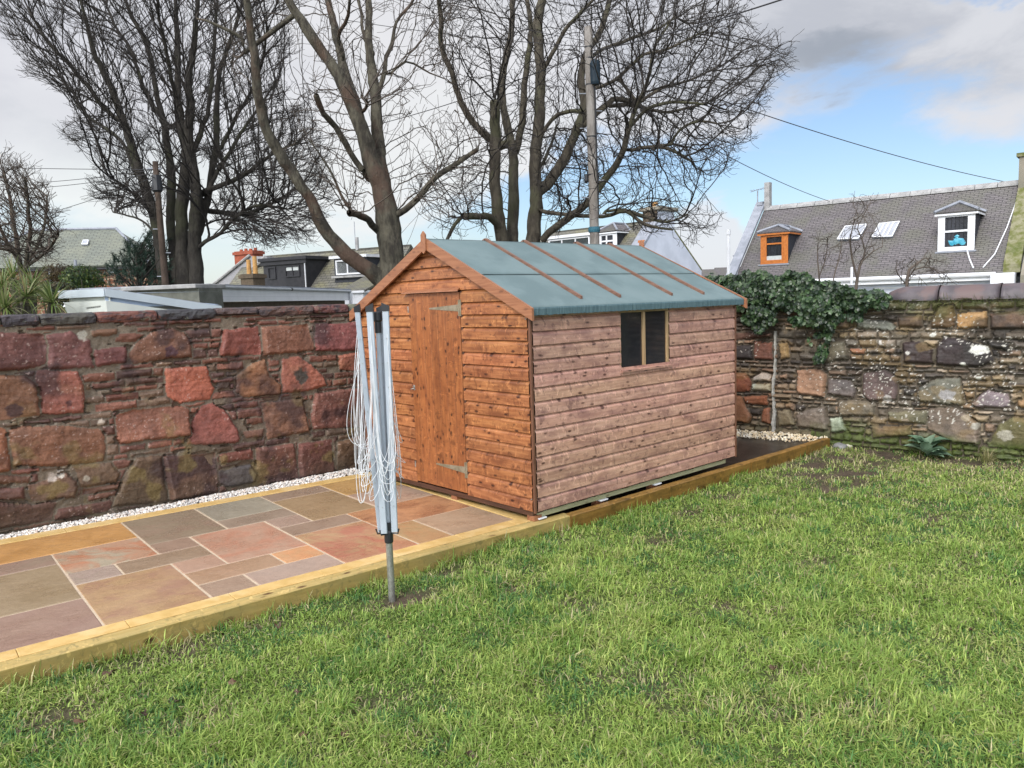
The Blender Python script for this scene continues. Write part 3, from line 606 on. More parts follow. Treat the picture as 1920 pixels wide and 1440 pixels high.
def build_left_wall():
    YW = 3.06; root = empty('sandstone_garden_wall', (-1.5, YW, 0), label='red sandstone rubble wall with dark coping behind the patio', cat='garden wall')
    st = []
    for c, poly in LW:
        P = [ony(x/2.743, 560+y/2.743, YW) for x, y in poly]; st.append(([(p[0]+1.5, p[2]) for p in P], tuple(v*random.uniform(.85, 1.12) for v in c), random.uniform(.75, 1.1)))
    def tint(U, Z, C, lab, isM, D):
        damp = np.clip((.62-Z)/.55+.8*(vnoise(U*2.2, Z*2.2, 77, 3)-.5)-.35*np.clip(U-.2, 0, 1), 0, 1)[..., None]*.62
        C = C*(1-damp)+np.array([.062, .050, .033])*damp*(.6+.8*vnoise(U*20, Z*20, 78, 3))[..., None]
        dk = np.clip((vnoise(U*3.1+2, Z*3.1, 79, 4)-.60)*7, 0, .75)[..., None]; C = C*(1-dk)+np.array([.045, .028, .03])*dk
        wh = (vnoise(U*60, Z*60, 80, 2) > .80) & (vnoise(U*3, Z*3, 81, 2) > .5); C = np.where(wh[..., None], C*.5+np.array([.22, .17, .15]), C)
        ol = (np.clip((vnoise(U*6+9, Z*6, 82, 3)-.62)*6, 0, .6)*np.clip(1.4-Z, 0, 1))[..., None]; C = C*(1-ol)+np.array([.17, .13, .05])*ol
        for (px, py, r, col) in ((113, 886, .045, (.5, .46, .40)), (98, 895, .04, (.36, .31, .27)), (162, 897, .025, (.3, .27, .22)), (188, 792, .03, (.42, .36, .30)), (25, 772, .07, (.06, .035, .035)), (563, 705, .08, (.04, .045, .04)), (128, 757, .03, (.07, .03, .03)), (320, 660, .06, (.06, .03, .04)), (155, 629, .045, (.34, .32, .27))):
            p = ony(px, py, YW); d = np.hypot((U-(p[0]+1.5)), (Z-p[2]))/r+1.1*(vnoise(U*28, Z*28, 83, 3)-.5); k = np.clip((1.0-d)*4, 0, .9)[..., None]; C = C*(1-k)+np.array(col)*k
        return C
    fill = [(.15, .065, .048), (.125, .06, .047), (.17, .078, .056), (.10, .056, .047), (.13, .088, .064)]
    relief_wall('stonework', (0, 0, 0), (1, 0, 0), (0, -1, 0), -3.6, 6.6, -.2, 1.745, .0078, st, fill, (.150, .122, .092), 21, M['stone'], root, tint, fh=(.04, .10), fw=(.12, .36), mortar_p=.16, joint=.8, depth=.024, gap=.80, grow_=1.10, fp=(.35, .75), lay=.005)
    b = MB(); b.box(-3.8, 6.6, .03, .42, -.3, 1.768, c=(.14, .10, .07)); b.build('core', M['stone'], root)
    # coping: rough flat stones
    cop = MB(); jx = [-3.6, 0, 73, 179.5, 295, 404, 484, 588, 654, 700]; xs = [-1.3]+[ony(x, 590, YW)[0]+1.5 for x in jx[1:]]
    while xs[-1] < 6.4: xs.append(xs[-1]+random.uniform(.4, .7))
    cc = [(.085, .055, .052), (.10, .06, .05), (.13, .05, .045), (.15, .16, .11), (.05, .042, .05), (.07, .065, .055), (.16, .06, .045), (.045, .045, .05)]
    xs[0] = -3.8
    while xs[1]-xs[0] > .9: xs.insert(1, xs[1]-.55)
    for i in range(len(xs)-1):
        x0, x1 = xs[i]+.007, xs[i+1]-.007; h = random.uniform(.085, .10) if abs(xs[i]-(ony(404, 590, YW)[0]+1.5)) > .01 else .065
        n1, n2 = 26, 7; vs = []; uvs = []; sd = random.randint(0, 99)
        prof = [(.40, -h), (.40, -.01), (.38, 0), (.2, 0), (.02, 0.002), (-.012, -.008), (-.025, -.03), (-.028, -.055), (-.02, -h+.012), (0.0, -h), (.05, -h)]
        for a in range(n1):
            t = a/(n1-1); e = min(t, 1-t)*(x1-x0); sh = .012*max(0, 1-e/.02)
            for k, (y, z) in enumerate(prof):
                n = vnoise(np.array([t*(x1-x0)*14+sd]), np.array([k*1.3+sd]), 5, 3)[0]-.5
                n2_ = vnoise(np.array([t*(x1-x0)*45+sd]), np.array([k*2.3+sd]), 6, 2)[0]-.5
                vs.append((x0+t*(x1-x0), y+.035*n*(y < .1)+.014*n2_*(y < .1)+sh*(y < .1), 1.822+z+.014*n-(sh*.7 if z > -.04 else -sh*.7)))
        k = len(prof); F = [[a*k+j, a*k+(j+1) % k, (a+1)*k+(j+1) % k, (a+1)*k+j] for a in range(n1-1) for j in range(k)]+[list(range(k))[::-1], [(n1-1)*k+j for j in range(k)]]
        cop.add(vs, [f[::-1] for f in F], None, cc[i % 8])
    mt, nt, bs = newmat('weathered_coping'); tc = nt.new('ShaderNodeTexCoord').outputs['Object']; a = nt.new('ShaderNodeAttribute', attribute_name='Col').outputs['Color']
    col = nt.mix(nt.mr(nt.noise(nt.map(tc, scale=(1, 1, 3)), 7, 6, .65), .45, .6, 0, .8, True), a, (.03, .027, .036))
    col = nt.mix(nt.mr(nt.noise(nt.map(tc, loc=(4, 0, 0), scale=(1, 1, 2)), 5, 6, .7), .57, .66, 0, .8, True), col, (.20, .22, .15))
    col = nt.mix(nt.mr(nt.noise(nt.map(tc, loc=(9, 0, 0)), 6, 6, .7), .58, .68, 0, .7, True), col, (.16, .05, .035))
    nt.put(bs.inputs['Base Color'], col); bs.inputs['Roughness'].default_value = .7; bn = nt.new('ShaderNodeBump'); bn.inputs['Distance'].default_value = .02; bn.inputs['Strength'].default_value = .9
    nt.l.new(nt.noise(nt.map(tc, scale=(1, 1, 2.5)), 28, 8, .65), bn.inputs['Height']); nt.l.new(bn.outputs[0], bs.inputs['Normal'])
    cop.build('coping', mt, root, smooth=False)
    for p_ in root.children: pass
build_left_wall()

T_ = (.33, .19, .105); K_ = (.036, .033, .027); GB = (.155, .128, .095); PK = (.175, .152, .13); OL = (.125, .115, .062); RD = (.19, .08, .05); WW = (.40, .35, .31); TK = (.12, .07, .045)
RWS = [(K_, [(150, 470), (290, 465), (295, 560), (150, 555)]), (RD, [(300, 450), (412, 450), (412, 560), (300, 560)]), (T_, [(447, 460), (500, 455), (515, 550), (450, 565)]),
 (T_, [(555, 620), (700, 612), (732, 650), (730, 785), (560, 765)]), (WW, [(290, 660), (350, 628), (400, 640), (395, 690), (300, 690)]), (WW, [(285, 700), (400, 700), (410, 755), (290, 745)]),
 (RD, [(150, 640), (250, 635), (280, 690), (275, 755), (150, 750)]), (RD, [(150, 770), (230, 775), (285, 900), (270, 940), (150, 925)]), (GB, [(700, 450), (840, 445), (870, 560), (690, 580)]),
 (GB, [(740, 670), (880, 680), (915, 740), (900, 790), (740, 765)]), (PK, [(955, 640), (1090, 620), (1160, 670), (1160, 800), (1000, 805), (950, 760)]), (PK, [(1285, 720), (1400, 670), (1530, 665), (1565, 820), (1540, 835), (1290, 810)]),
 (K_, [(1190, 455), (1290, 440), (1380, 500), (1385, 585), (1190, 580)]), (K_, [(1395, 490), (1440, 420), (1560, 430), (1700, 480), (1740, 570), (1640, 600), (1395, 590)]), (TK, [(1160, 300), (1300, 290), (1305, 360), (1165, 370)]),
 (PK, [(915, 310), (1100, 320), (1150, 360), (1130, 385), (920, 375)]), (TK, [(1355, 330), (1400, 240), (1500, 225), (1510, 300), (1505, 370), (1360, 365)]), (T_, [(1512, 280), (1700, 260), (1705, 370), (1515, 375)]),
 (TK, [(1715, 280), (1960, 250), (1960, 375), (1720, 380)]), (GB, [(555, 890), (620, 850), (730, 835), (745, 985), (560, 960)]), (WW, [(750, 905), (820, 900), (865, 985), (760, 1000)]),
 (GB, [(440, 860), (510, 855), (550, 950), (440, 960)]), (GB, [(805, 800), (1020, 800), (1030, 900), (810, 895)]), (GB, [(1350, 850), (1500, 840), (1650, 940), (1660, 1070), (1500, 1060), (1345, 980)]),
 (GB, [(1100, 860), (1345, 860), (1340, 950), (1110, 930)]), (OL, [(1005, 960), (1240, 950), (1240, 1020), (1010, 1030)]), (OL, [(1760, 960), (1850, 900), (1960, 910), (1960, 1110), (1700, 1080)]),
 (PK, [(1600, 820), (1700, 740), (1830, 760), (1840, 850), (1640, 850)]), (T_, [(1870, 800), (1960, 780), (1960, 860), (1880, 850)]), (K_, [(1690, 440), (1840, 460), (1830, 510), (1720, 490)]),
 (K_, [(1750, 690), (1960, 700), (1960, 740), (1760, 730)]), (RD, [(200, 780), (385, 770), (385, 835), (270, 830)]), (T_, [(870, 490), (970, 490), (960, 530), (880, 525)]), (RD, [(350, 850), (405, 840), (405, 950), (340, 930)]),
 (TK, [(190, 395), (410, 390), (410, 430), (190, 440)]), (GB, [(560, 300), (700, 300), (700, 370), (560, 375)]), (GB, [(720, 290), (860, 270), (870, 370), (730, 375)])]
RWA = np.array([4.90, 1.0, 0]); RWD = np.array([5.30, -2.0, 0])-RWA; RWD /= np.linalg.norm(RWD); RWN = np.array([RWD[1], -RWD[0], 0.])   # towards the camera
def rw(px, py):
    p = onpl(px, py, RWA, RWN); return ((p-RWA)@RWD, p[2])
def rwp(u, z, out=0.): return RWA+u*RWD+out*RWN+np.array([0, 0, z])
def build_right_wall():
    root = empty('rubble_garden_wall', tuple(RWA), label='lichen spotted brown and grey rubble wall with round clay coping', cat='garden wall')
    st = [([rw(1320+x/3.2, 500+y/3.2) for x, y in poly], tuple(v*random.uniform(.85, 1.15) for v in c), random.uniform(.7, 1.15)) for c, poly in RWS]
    def tint(U, Z, C, lab, isM, D):
        right = np.clip((U-.9)/.6, 0, 1)
        dk = (np.clip((vnoise(U*2.3+2, Z*3.3, 179, 4)-.54)*7, 0, .75)*(.45+.55*right)*np.clip((Z-.35)*2, .25, 1))[..., None]; C = C*(1-dk)+np.array([.03, .027, .026])*dk
        oc = (np.clip((vnoise(U*4.3+8, Z*5.3, 180, 3)-.60)*6, 0, .4))[..., None]; C = C*(1-oc)+np.array([.22, .15, .065])*oc
        wl = (vnoise(U*52, Z*58, 181, 2) > .79-.06*right) & (vnoise(U*2.6, Z*3, 182, 2) > .60-.16*right) & (Z > .25); C = np.where(wl[..., None], np.array([.50, .48, .43]), C)
        ms = (np.clip((.22-Z)/.2+1.6*(vnoise(U*3, Z*5, 183, 3)-.5)*(U > .7), 0, 1)*(.25+.75*(U > .8)))[..., None]*.85; C = C*(1-ms)+np.array([.06, .085, .018])*ms*(.5+vnoise(U*30, Z*30, 184, 2))[..., None]
        m2 = (np.clip((Z-1.42)/.2+1.8*(vnoise(U*6, Z*6, 185, 3)-.62), 0, .8)*(U > .9))[..., None]; C = C*(1-m2)+np.array([.075, .085, .03])*m2
        dl = (np.clip(1-np.abs(U)/.9, 0, .5)*vnoise(U*4, Z*4, 186, 2))[..., None]; C = C*(1-dl)+C*dl*np.array([.9, .6, .5])
        for (px, py, r, col) in ((1838, 655, .085, (.62, .62, .58)), (1648, 643, .04, (.62, .60, .56)), (1704, 661, .028, (.62, .60, .56)), (1750, 628, .03, (.55, .55, .5)), (1808, 683, .035, (.55, .55, .5)), (1835, 710, .03, (.5, .5, .45)), (1563, 637, .03, (.4, .38, .33)), (1885, 815, .08, (.36, .34, .28)), (1829, 797, .05, (.38, .36, .31)), (1812, 783, .05, (.30, .25, .18)), (1700, 788, .04, (.32, .26, .2)), (1665, 747, .05, (.4, .38, .36)), (1775, 740, .08, (.28, .27, .27))):
            u, z = rw(px, py); d = np.hypot((U-u), (Z-z)*1.3)/r+1.2*(vnoise(U*25, Z*25, 83, 3)-.5); k = np.clip((1.0-d)*5, 0, .92)[..., None]; C = C*(1-k)+np.array(col)*k
        return C
    fill = [(.19, .15, .105), (.14, .112, .082), (.24, .19, .13), (.12, .104, .084), (.21, .145, .10), (.07, .06, .052), (.27, .22, .17)]
    o = relief_wall('stonework', (0, 0, 0), tuple(RWD), tuple(RWN), -2.2, 4.6, -.35, 1.66, .0098, st, fill, (.115, .097, .073), 63, M['stone'], root, tint, fh=(.045, .10), fw=(.09, .26), mortar_p=.03, joint=1.0, depth=.05, lay=.006, gap=.42)
    b = MB(); p = [-.42*RWN+u*RWD+np.array([0, 0, z]) for u, z in ((-2.3, -.4), (4.6, -.4), (4.6, 1.655), (-2.3, 1.655))]; q = [x+.39*RWN for x in p]
    b.add(p+q, [(0, 1, 2, 3), (7, 6, 5, 4), (0, 4, 5, 1), (1, 5, 6, 2), (2, 6, 7, 3), (3, 7, 4, 0)], c=(.1, .08, .06)); b.build('core', M['stone'], root)
    # vertical ribbon of cement
    c = MB(); pts = [rw(1320+x/3.2, 500+y/3.2) for x, y in ((430, 385), (432, 480), (430, 560), (428, 640), (415, 720), (420, 800), (425, 880), (418, 990))]; vs = []; F = []
    zz = np.linspace(pts[0][1], pts[-1][1], 60)
    for i, z in enumerate(zz):
        u = np.interp(-z, [-p[1] for p in pts], [p[0] for p in pts]); n = vnoise(np.array([i*.5]), np.array([1.]), 3, 2)[0]-.5; w = .013+.02*n+.010*(i/60); s = .012*(vnoise(np.array([i*.35]), np.array([7.]), 5)[0]-.5)
        for du, out in ((-w, .0), (-w*.8, .036), (w*.8, .038), (w, .0)): vs.append(rwp(u+du+s, z, out+.008*n)-RWA)
        if i: F += [[(i-1)*4+j, (i-1)*4+j+1, i*4+j+1, i*4+j] for j in range(3)]
    c.add(vs, F); c.build('cement_strip', pmat('pale_cement', (.42, .41, .38), (.30, .29, .26), 22, .85, .2, .6, 80), root)
    # half round clay coping pieces
    cop = pmat('brown_clay_coping', (.105, .088, .098), (.06, .05, .057), 5, .45, .5, .25, 60, c3=(.12, .08, .078), s3=3)
    us = [rw(1655, 560)[0], rw(1760, 556)[0], rw(1876, 554)[0], rw(1990, 550)[0], rw(2110, 550)[0]]
    for i in range(4):
        u0, u1 = us[i]+.004, us[i+1]-.006; mb = MB(); vs = []; n = 14; k = 15
        for a in range(n):
            t = a/(n-1); u = u0+(u1-u0)*t; R = .155; sc = 1.
            if i == 0 and t < .35: sc = .35+.65*math.sqrt(max(0, t/.35))
            if t > .93: sc = 1.06
            for j in range(k):
                th = pi*j/(k-1); vs.append(RWD*u+RWN*(R*.98*sc*cos(th)-.13)+np.array([0, 0, 1.645+.165*sc*sin(th)]))
        F = [[a*k+j, a*k+j+1, (a+1)*k+j+1, (a+1)*k+j] for a in range(n-1) for j in range(k-1)]+[list(range(k)), [(n-1)*k+j for j in range(k)][::-1], ]
        F.append([0, (n-1)*k, (n-1)*k+k-1, k-1])
        mb.add(vs, F); mb.build('coping_tile', cop, root, smooth=True)
build_right_wall()
# ------------------------------------------------------------------ garden shed
SW, SL, ZB, ZE = 2.52, 2.915, .088, 1.715     # width, length, cladding bottom, eave
RS = .47                                        # roof slope
def rz(y): return 2.372-RS*abs(y-1.26)          # upper face of the roof
def cladding(mb, org, ud, nd, z0, z1, pitch, lim, holes, tintc):
    org = np.array(org, float); ud = np.array(ud, float); nd = np.array(nd, float)
    prof = [(0., -.004), (.0, .0195), (.03, .0205), (.66, .0205), (.76, .0190), (.82, .0135), (.88, .0065), (.95, .002), (1.0, -.004)]
    z = z0; k = 0
    while z < z1-.002:
        c = tuple(tintc*random.uniform(.88, 1.1)*np.array([1, random.uniform(.95, 1.04), random.uniform(.93, 1.05)])); off = random.uniform(0, 60); voff = random.uniform(0, 30)
        ptsz = [(z+d*pitch, o) for d, o in prof]; ptsz = [(min(zz, z1), o) for zz, o in ptsz]
        for (za, oa), (zb, ob) in zip(ptsz[:-1], ptsz[1:]):
            la, lb = lim(za), lim(zb)
            if la is None or lb is None or (zb <= za and za >= z1): continue
            zm = (za+zb)/2
            segs = [(la[0], la[1], lb[0], lb[1])]
            for (h0, h1, hz0, hz1) in holes:
                if hz0 < zm < hz1:
                    ns = []
                    for (a0, a1, b0, b1) in segs:
                        if a0 < h0 and b0 < h0: ns.append((a0, min(a1, h0), b0, min(b1, h0)))
                        if a1 > h1 and b1 > h1: ns.append((max(a0, h1), a1, max(b0, h1), b1))
                    segs = ns
            for (a0, a1, b0, b1) in segs:
                if a1-a0 < .001 and b1-b0 < .001: continue
                vs = [org+a0*ud+oa*nd+[0, 0, za], org+a1*ud+oa*nd+[0, 0, za], org+b1*ud+ob*nd+[0, 0, zb], org+b0*ud+ob*nd+[0, 0, zb]]
                uv = [(u_+off, zz-z+voff+(o_)) for u_, zz, o_ in ((a0, za, oa), (a1, za, oa), (b1, zb, ob), (b0, zb, ob))]
                f = [0, 1, 2, 3] if np.dot(np.cross(ud, [0, 0, 1.]), nd) > 0 else [3, 2, 1, 0]
                mb.add(vs, [f], uv, c)
        z += pitch; k += 1
def build_shed():
    R = empty('garden_shed', (0, 0, 0), label='new orange-brown timber shed with green felt roof on the raised base', cat='shed')
    one = np.array([1., 1, 1])
    dl, dr, db, dt = 1.625, .858, .105, 1.895
    full = lambda y0, y1: (lambda z: (y0, y1) if z <= rz(0)-.045 else ((max(y0, 1.26-(2.33-z)/RS), min(y1, 1.26+(2.33-z)/RS)) if z < 2.32 else None))
    mb = MB(); cladding(mb, (0, 0, 0), (0, 1, 0), (-1, 0, 0), ZB, 2.33, .1072, full(.012, SW-.012), [(dr-.004, dl+.004, 0, dt+.012)], one)
    f = mb.build('front_wall', M['clad'], R)
    mb = MB(); wx0, wx1, wz0, wz1 = 1.085, 1.79, 1.16, 1.685
    cladding(mb, (0, 0, 0), (1, 0, 0), (0, -1, 0), ZB, ZE, .1128, lambda z: (.012, SL-.012), [(wx0, wx1, wz0-.01, 3)], one)
    mb.build('side_wall', M['cladside'], R)
    mb = MB(); cladding(mb, (SL, 0, 0), (0, 1, 0), (1, 0, 0), ZB, 2.33, .1072, full(.012, SW-.012), [], one); mb.build('rear_wall', M['clad'], R)
    mb = MB(); cladding(mb, (0, SW, 0), (1, 0, 0), (0, 1, 0), ZB, ZE, .1128, lambda z: (.012, SL-.012), [], one); mb.build('side_wall', M['cladside'], R)
    # lining that keeps the inside dark, with the window left open
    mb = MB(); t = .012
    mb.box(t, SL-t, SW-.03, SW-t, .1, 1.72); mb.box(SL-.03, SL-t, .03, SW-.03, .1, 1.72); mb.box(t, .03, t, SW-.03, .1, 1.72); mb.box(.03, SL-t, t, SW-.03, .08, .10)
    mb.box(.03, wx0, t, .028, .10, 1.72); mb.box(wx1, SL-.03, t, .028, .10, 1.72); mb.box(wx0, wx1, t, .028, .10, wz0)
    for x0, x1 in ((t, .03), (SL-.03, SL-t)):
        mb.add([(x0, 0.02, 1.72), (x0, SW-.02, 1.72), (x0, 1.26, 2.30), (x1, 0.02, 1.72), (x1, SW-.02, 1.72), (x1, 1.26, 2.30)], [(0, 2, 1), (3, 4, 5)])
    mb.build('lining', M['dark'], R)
    # corner posts
    for (x, y) in ((-.0235, -.0235), (SL-.004, -.0235), (-.0235, SW-.004), (SL-.004, SW-.004)):
        c = MB(); c.bbox(x, x+.024, y, y+.024, ZB-.012, (ZE if y < 1 else ZE)+.02, .003, 2); c.build('corner_trim', M['trimmid'], R)
    # skirting under the front, bearers
    s = MB(); s.bbox(-.004, .03, .03, SW-.02, .040, ZB-.002, .003); s.build('skirting', M['trimdark'], R)
    for i, x in enumerate((.02, .56, 1.12, 1.62, 2.14, 2.66)):
        j = MB(); j.bbox(x, x+.075, .010, SW-.01, .0645, ZB-.004, .003, 1); j.build('floor_bearer', M['trimdark'], R)
    for y in (.012, 1.2, 2.35):
        r = MB(); r.bbox(.05, 2.80, y+.012, y+.062, .022, .064, .003); r.build('base_rail', M['treated'], R)
    b = MB(); b.bbox(-.005, .085, .014, .10, .0, .045, .003); b.build('support_block', M['trim'], R); b = MB(); b.bbox(.0, .09, 1.05, 1.13, .0, .038, .003); b.build('support_block', M['trim'], R)
    for x0, x1, y0 in ((.04, .13, -.012), (.80, .90, -.008), (1.58, 1.68, -.006)):
        b = MB(); b.bbox(x0, x1, .05, .12, -.05, .007, .003); b.build('support_block', M['trim'], R)
        b = MB(); b.bbox(x0, x1, y0+.012, .10, .008, .021, .003); b.build('packing_shim', M['cloth'], R)
    # door
    d = MB(); y = dr
    bw = (dl-dr)/7
    for i in range(7):
        c = tuple(one*random.uniform(.86, 1.12)); g = .0016; off = random.uniform(0, 50)
        d.bbox(-.026, -.002, y+g, y+bw-g, db, dt, .0025, 2, c); y += bw
    d.box(-.0165, -.001, dr+.002, dl-.002, db+.002, dt-.002, c=(.35, .35, .35))
    D = d.build('door', M['door'], R)
    fr = MB(); fr.bbox(-.019, .0, dr-.022, dr-.003, db-.01, dt+.003, .002, 2); fr.bbox(-.019, .0, dl+.003, dl+.016, db-.01, dt+.003, .002, 2); fr.build('door_frame', M['trimdark'], R)
    for z, zt in ((1.755, .0), (.315, 0.)):
        h = MB(); tip, rt = 1.30, .875
        h.add([(-.0305, tip, z-.006), (-.0305, rt, z-.030), (-.0305, rt, z+.030), (-.0305, tip, z+.006), (-.0265, tip, z-.006), (-.0265, rt, z-.030), (-.0265, rt, z+.030), (-.0265, tip, z+.006)],
              [(0, 3, 2, 1), (4, 5, 6, 7), (0, 1, 5, 4), (1, 2, 6, 5), (2, 3, 7, 6), (3, 0, 4, 7)])
        h.bbox(-.027, -.0205, dr-.016, dr+.004, z-.072, z+.072, .001); h.cyl((-.028, dr+.010, z-.07), (-.028, dr+.010, z+.07), .006)
        for yy, zz in ((.93, 0), (1.02, 0), (1.12, 0), (1.22, 0)): h.cyl((-.0255, yy, z), (-.0285, yy, z), .005, .003, 8)
        for zz in (-.05, .05): h.cyl((-.026, dr-.006, z+zz), (-.030, dr-.006, z+zz), .005, .003, 8)
        h.build('hinge', M['hinge'], D)
    l = MB(); l.bbox(-.028, -.0225, dl-.035, dl-.008, .985, 1.035, .002); l.tube([(-.03, dl-.02, 1.005), (-.042, dl-.015, 1.0), (-.043, dl+.01, .995)], .005, 8); l.cyl((-.028, dl-.02, 1.02), (-.036, dl-.02, 1.02), .009); l.build('latch', M['zinc'], D)
    for z in (1.75, .265):
        c = MB(); c.bbox(-.024, -.019, dl+.018, dl+.032, z-.030, z+.030, .001); [c.cyl((-.0235, dl+.025, z+q), (-.028, dl+.025, z+q), .004, .003, 8) for q in (-.018, 0, .018)]; c.build('catch_plate', M['zinc'], R)
    for (yy, zz) in ((.022, 1.655), (.02, .19)):
        c = MB(); c.cyl((-.018, yy, zz), (-.026, yy, zz), .007, .005, 10); c.build('screw_head', M['zinc'], R)
    # drip board over the door
    cpy = MB(); cpy.hexa([(-.066, dr-.03, dt+.004), (-.018, dr-.005, dt+.028), (-.018, dl+.035, dt+.028), (-.066, dl+.065, dt+.004), (-.064, dr-.03, dt+.014), (-.016, dr-.005, dt+.040), (-.016, dl+.035, dt+.040), (-.064, dl+.065, dt+.014)], 2); cpy.build('drip_board', M['trim'], R)
    # window
    w = MB(); w.bbox(wx0, wx1, -.012, .018, wz1-.022, wz1+.004, .002); w.bbox(wx1-.032, wx1-.002, -.014, .018, wz0, wz1-.024, .002, 2); w.bbox(wx0+.001, wx0+.014, -.008, .018, wz0, wz1-.024, .002, 2); w.bbox(1.405, 1.438, -.015, .018, wz0, wz1-.024, .002, 2)
    wf = w.build('window_frame', M['windowwood'], R)
    w = MB(); w.hexa([(wx0-.006, -.046, wz0-.028), (wx1+.006, -.046, wz0-.028), (wx1+.006, .012, wz0-.024), (wx0-.006, .012, wz0-.024), (wx0-.006, -.046, wz0-.010), (wx1+.006, -.046, wz0-.010), (wx1+.006, .012, wz0+.004), (wx0-.006, .012, wz0+.004)], 0); w.build('window_sill', M['cladside'], R)
    for x0, x1 in ((wx0+.014, 1.405), (1.438, wx1-.032)):
        g = MB(); g.box(x0, x1, .004, .007, wz0, wz1-.022); g.build('pane', M['glass'], wf)
    # top rail under the eave
    s = MB(); s.bbox(-.006, SL+.006, -.022, -.001, ZE-.012, rz(-.02)-.05, .003); s.build('eaves_rail', M['trim'], R)
    # roof: boards, felt in two courses, drip edge, battens
    X0, X1 = -.058, SL+.055
    def slope_slab(mb, y0, y1, top, th, x0=X0, x1=X1, c=None):
        mb.hexa([(x0, y0, rz(y0)+top-th), (x1, y0, rz(y0)+top-th), (x1, y1, rz(y1)+top-th), (x0, y1, rz(y1)+top-th), (x0, y0, rz(y0)+top), (x1, y0, rz(y0)+top), (x1, y1, rz(y1)+top), (x0, y1, rz(y1)+top)], 0, c)
    b = MB(); slope_slab(b, -.078, 1.259, -.004, .014, X0+.004, X1-.004); slope_slab(b, 2.598, 1.261, -.004, .014, X0+.004, X1-.004); rf = b.build('roof_boards', M['trimdark'], R)
    # felt as slightly wavy sheets
    def felt(y0, y1, top, seed):
        nx, ny = 90, 14; X, Y = np.meshgrid(np.linspace(X0, X1, nx), np.linspace(y0, y1, ny), indexing='ij')
        Z = 2.372-RS*np.abs(Y-1.26)+top+.005*(vnoise(X*2.2, Y*3, seed, 2)-.5); V = np.stack([X, Y, Z], -1).reshape(-1, 3); Vb = V-[0, 0, .004]
        i = np.arange(nx*ny).reshape(nx, ny); F = np.stack([i[:-1, :-1], i[1:, :-1], i[1:, 1:], i[:-1, 1:]], -1).reshape(-1, 4)
        if y1 < y0: F = F[:, ::-1]
        rim = np.concatenate([i[:, 0], i[-1, 1:], i[::-1, -1][1:], i[0, ::-1][1:-1]]); m = nx*ny
        rim2 = np.roll(rim, -1); S_ = np.stack([rim, rim+m, rim2+m, rim2], -1)
        return mesh_np('roof_felt', np.concatenate([V, Vb]), [np.concatenate([F, F[:, ::-1]+m, S_])], M['felt'], R, None, None, True)
    felt(-.082, .525, .0035, 3); felt(.512, 1.262, .0105, 5); felt(2.602, 1.99, .0035, 6); felt(2.0, 1.258, .0105, 7)
    for ys, sg in ((-.082, 1), (2.602, -1)):
        e = MB(); nx = 220; vs = []; zt = rz(ys)+.0035
        for i in range(nx):
            x = X0+(X1-X0)*i/(nx-1); q = .004*(random.random()-.5)
            vs += [(x, ys, zt), (x, ys-sg*(.006+q), zt-.012), (x, ys-sg*(.005+q), zt-.062+.006*(random.random()-.5)), (x, ys+sg*.004, zt-.060)]
        F = [[i*4+j, (i+1)*4+j, (i+1)*4+j+1, i*4+j+1] for i in range(nx-1) for j in range(3)]
        if sg > 0: F = [f[::-1] for f in F]
        e.add(vs, F, None); e.build('felt_drip_edge', M['feltedge'], R)
    fb = MB(); fb.box(X0+.02, X1-.02, -.076, -.060, rz(-.08)-.055, rz(-.06)-.02); fb.build('fascia', M['trimdark'], R)
    for sg in (1, -1):
        for x in (.64, 1.145, 1.905, 2.43):
            a = MB(); y0, y1 = (.03, 1.252) if sg > 0 else (2.49, 1.268); w = .0135
            a.hexa([(x-w, y0, rz(y0)+.004), (x+w, y0, rz(y0)+.004), (x+w, y1, rz(y1)+.010), (x-w, y1, rz(y1)+.010), (x-w, y0, rz(y0)+.030), (x+w, y0, rz(y0)+.030), (x+w, y1, rz(y1)+.034), (x-w, y1, rz(y1)+.034)], 1)
            a.build('roof_batten', M['batten'], R)
    # barge boards with finials, front and rear
    for x0, x1 in ((-.082, -.060), (SL+.057, SL+.079)):
        for sg in (1, -1):
            m = MB(); y0 = 1.26-sg*1.375; y1 = 1.26-sg*.001; z0 = 2.386-RS*1.375; z1 = 2.386; h = .098
            m.hexa([(x0, y0, z0-h), (x1, y0, z0-h), (x1, y1, z1-h), (x0, y1, z1-h), (x0, y0, z0), (x1, y0, z0), (x1, y1, z1), (x0, y1, z1)], 1); m.build('barge_board', M['trim'], R)
        xf = x0-.014 if x0 < 0 else x1; q = []
        for x in (xf, xf+.014): q.append([(x, 1.26+a, z) for a, z in ((0, 2.245), (.034, 2.275), (.034, 2.415), (0, 2.447), (-.034, 2.415), (-.034, 2.275))])
        m = MB(); m.prism(q[0], (xf, 0, 0), (xf+.014, 0, 0)); m.build('finial', M['trim'], R)
M['trimmid'] = wood('dark_corner_trim', (.17, .075, .042), (.12, .05, .028), (.03, .012, .008), .45, .5, knots=.4)
M['windowwood'] = wood('bare_window_timber', (.42, .29, .16), (.33, .21, .11), (.1, .05, .02), .5, .4, knots=.2)
build_shed()

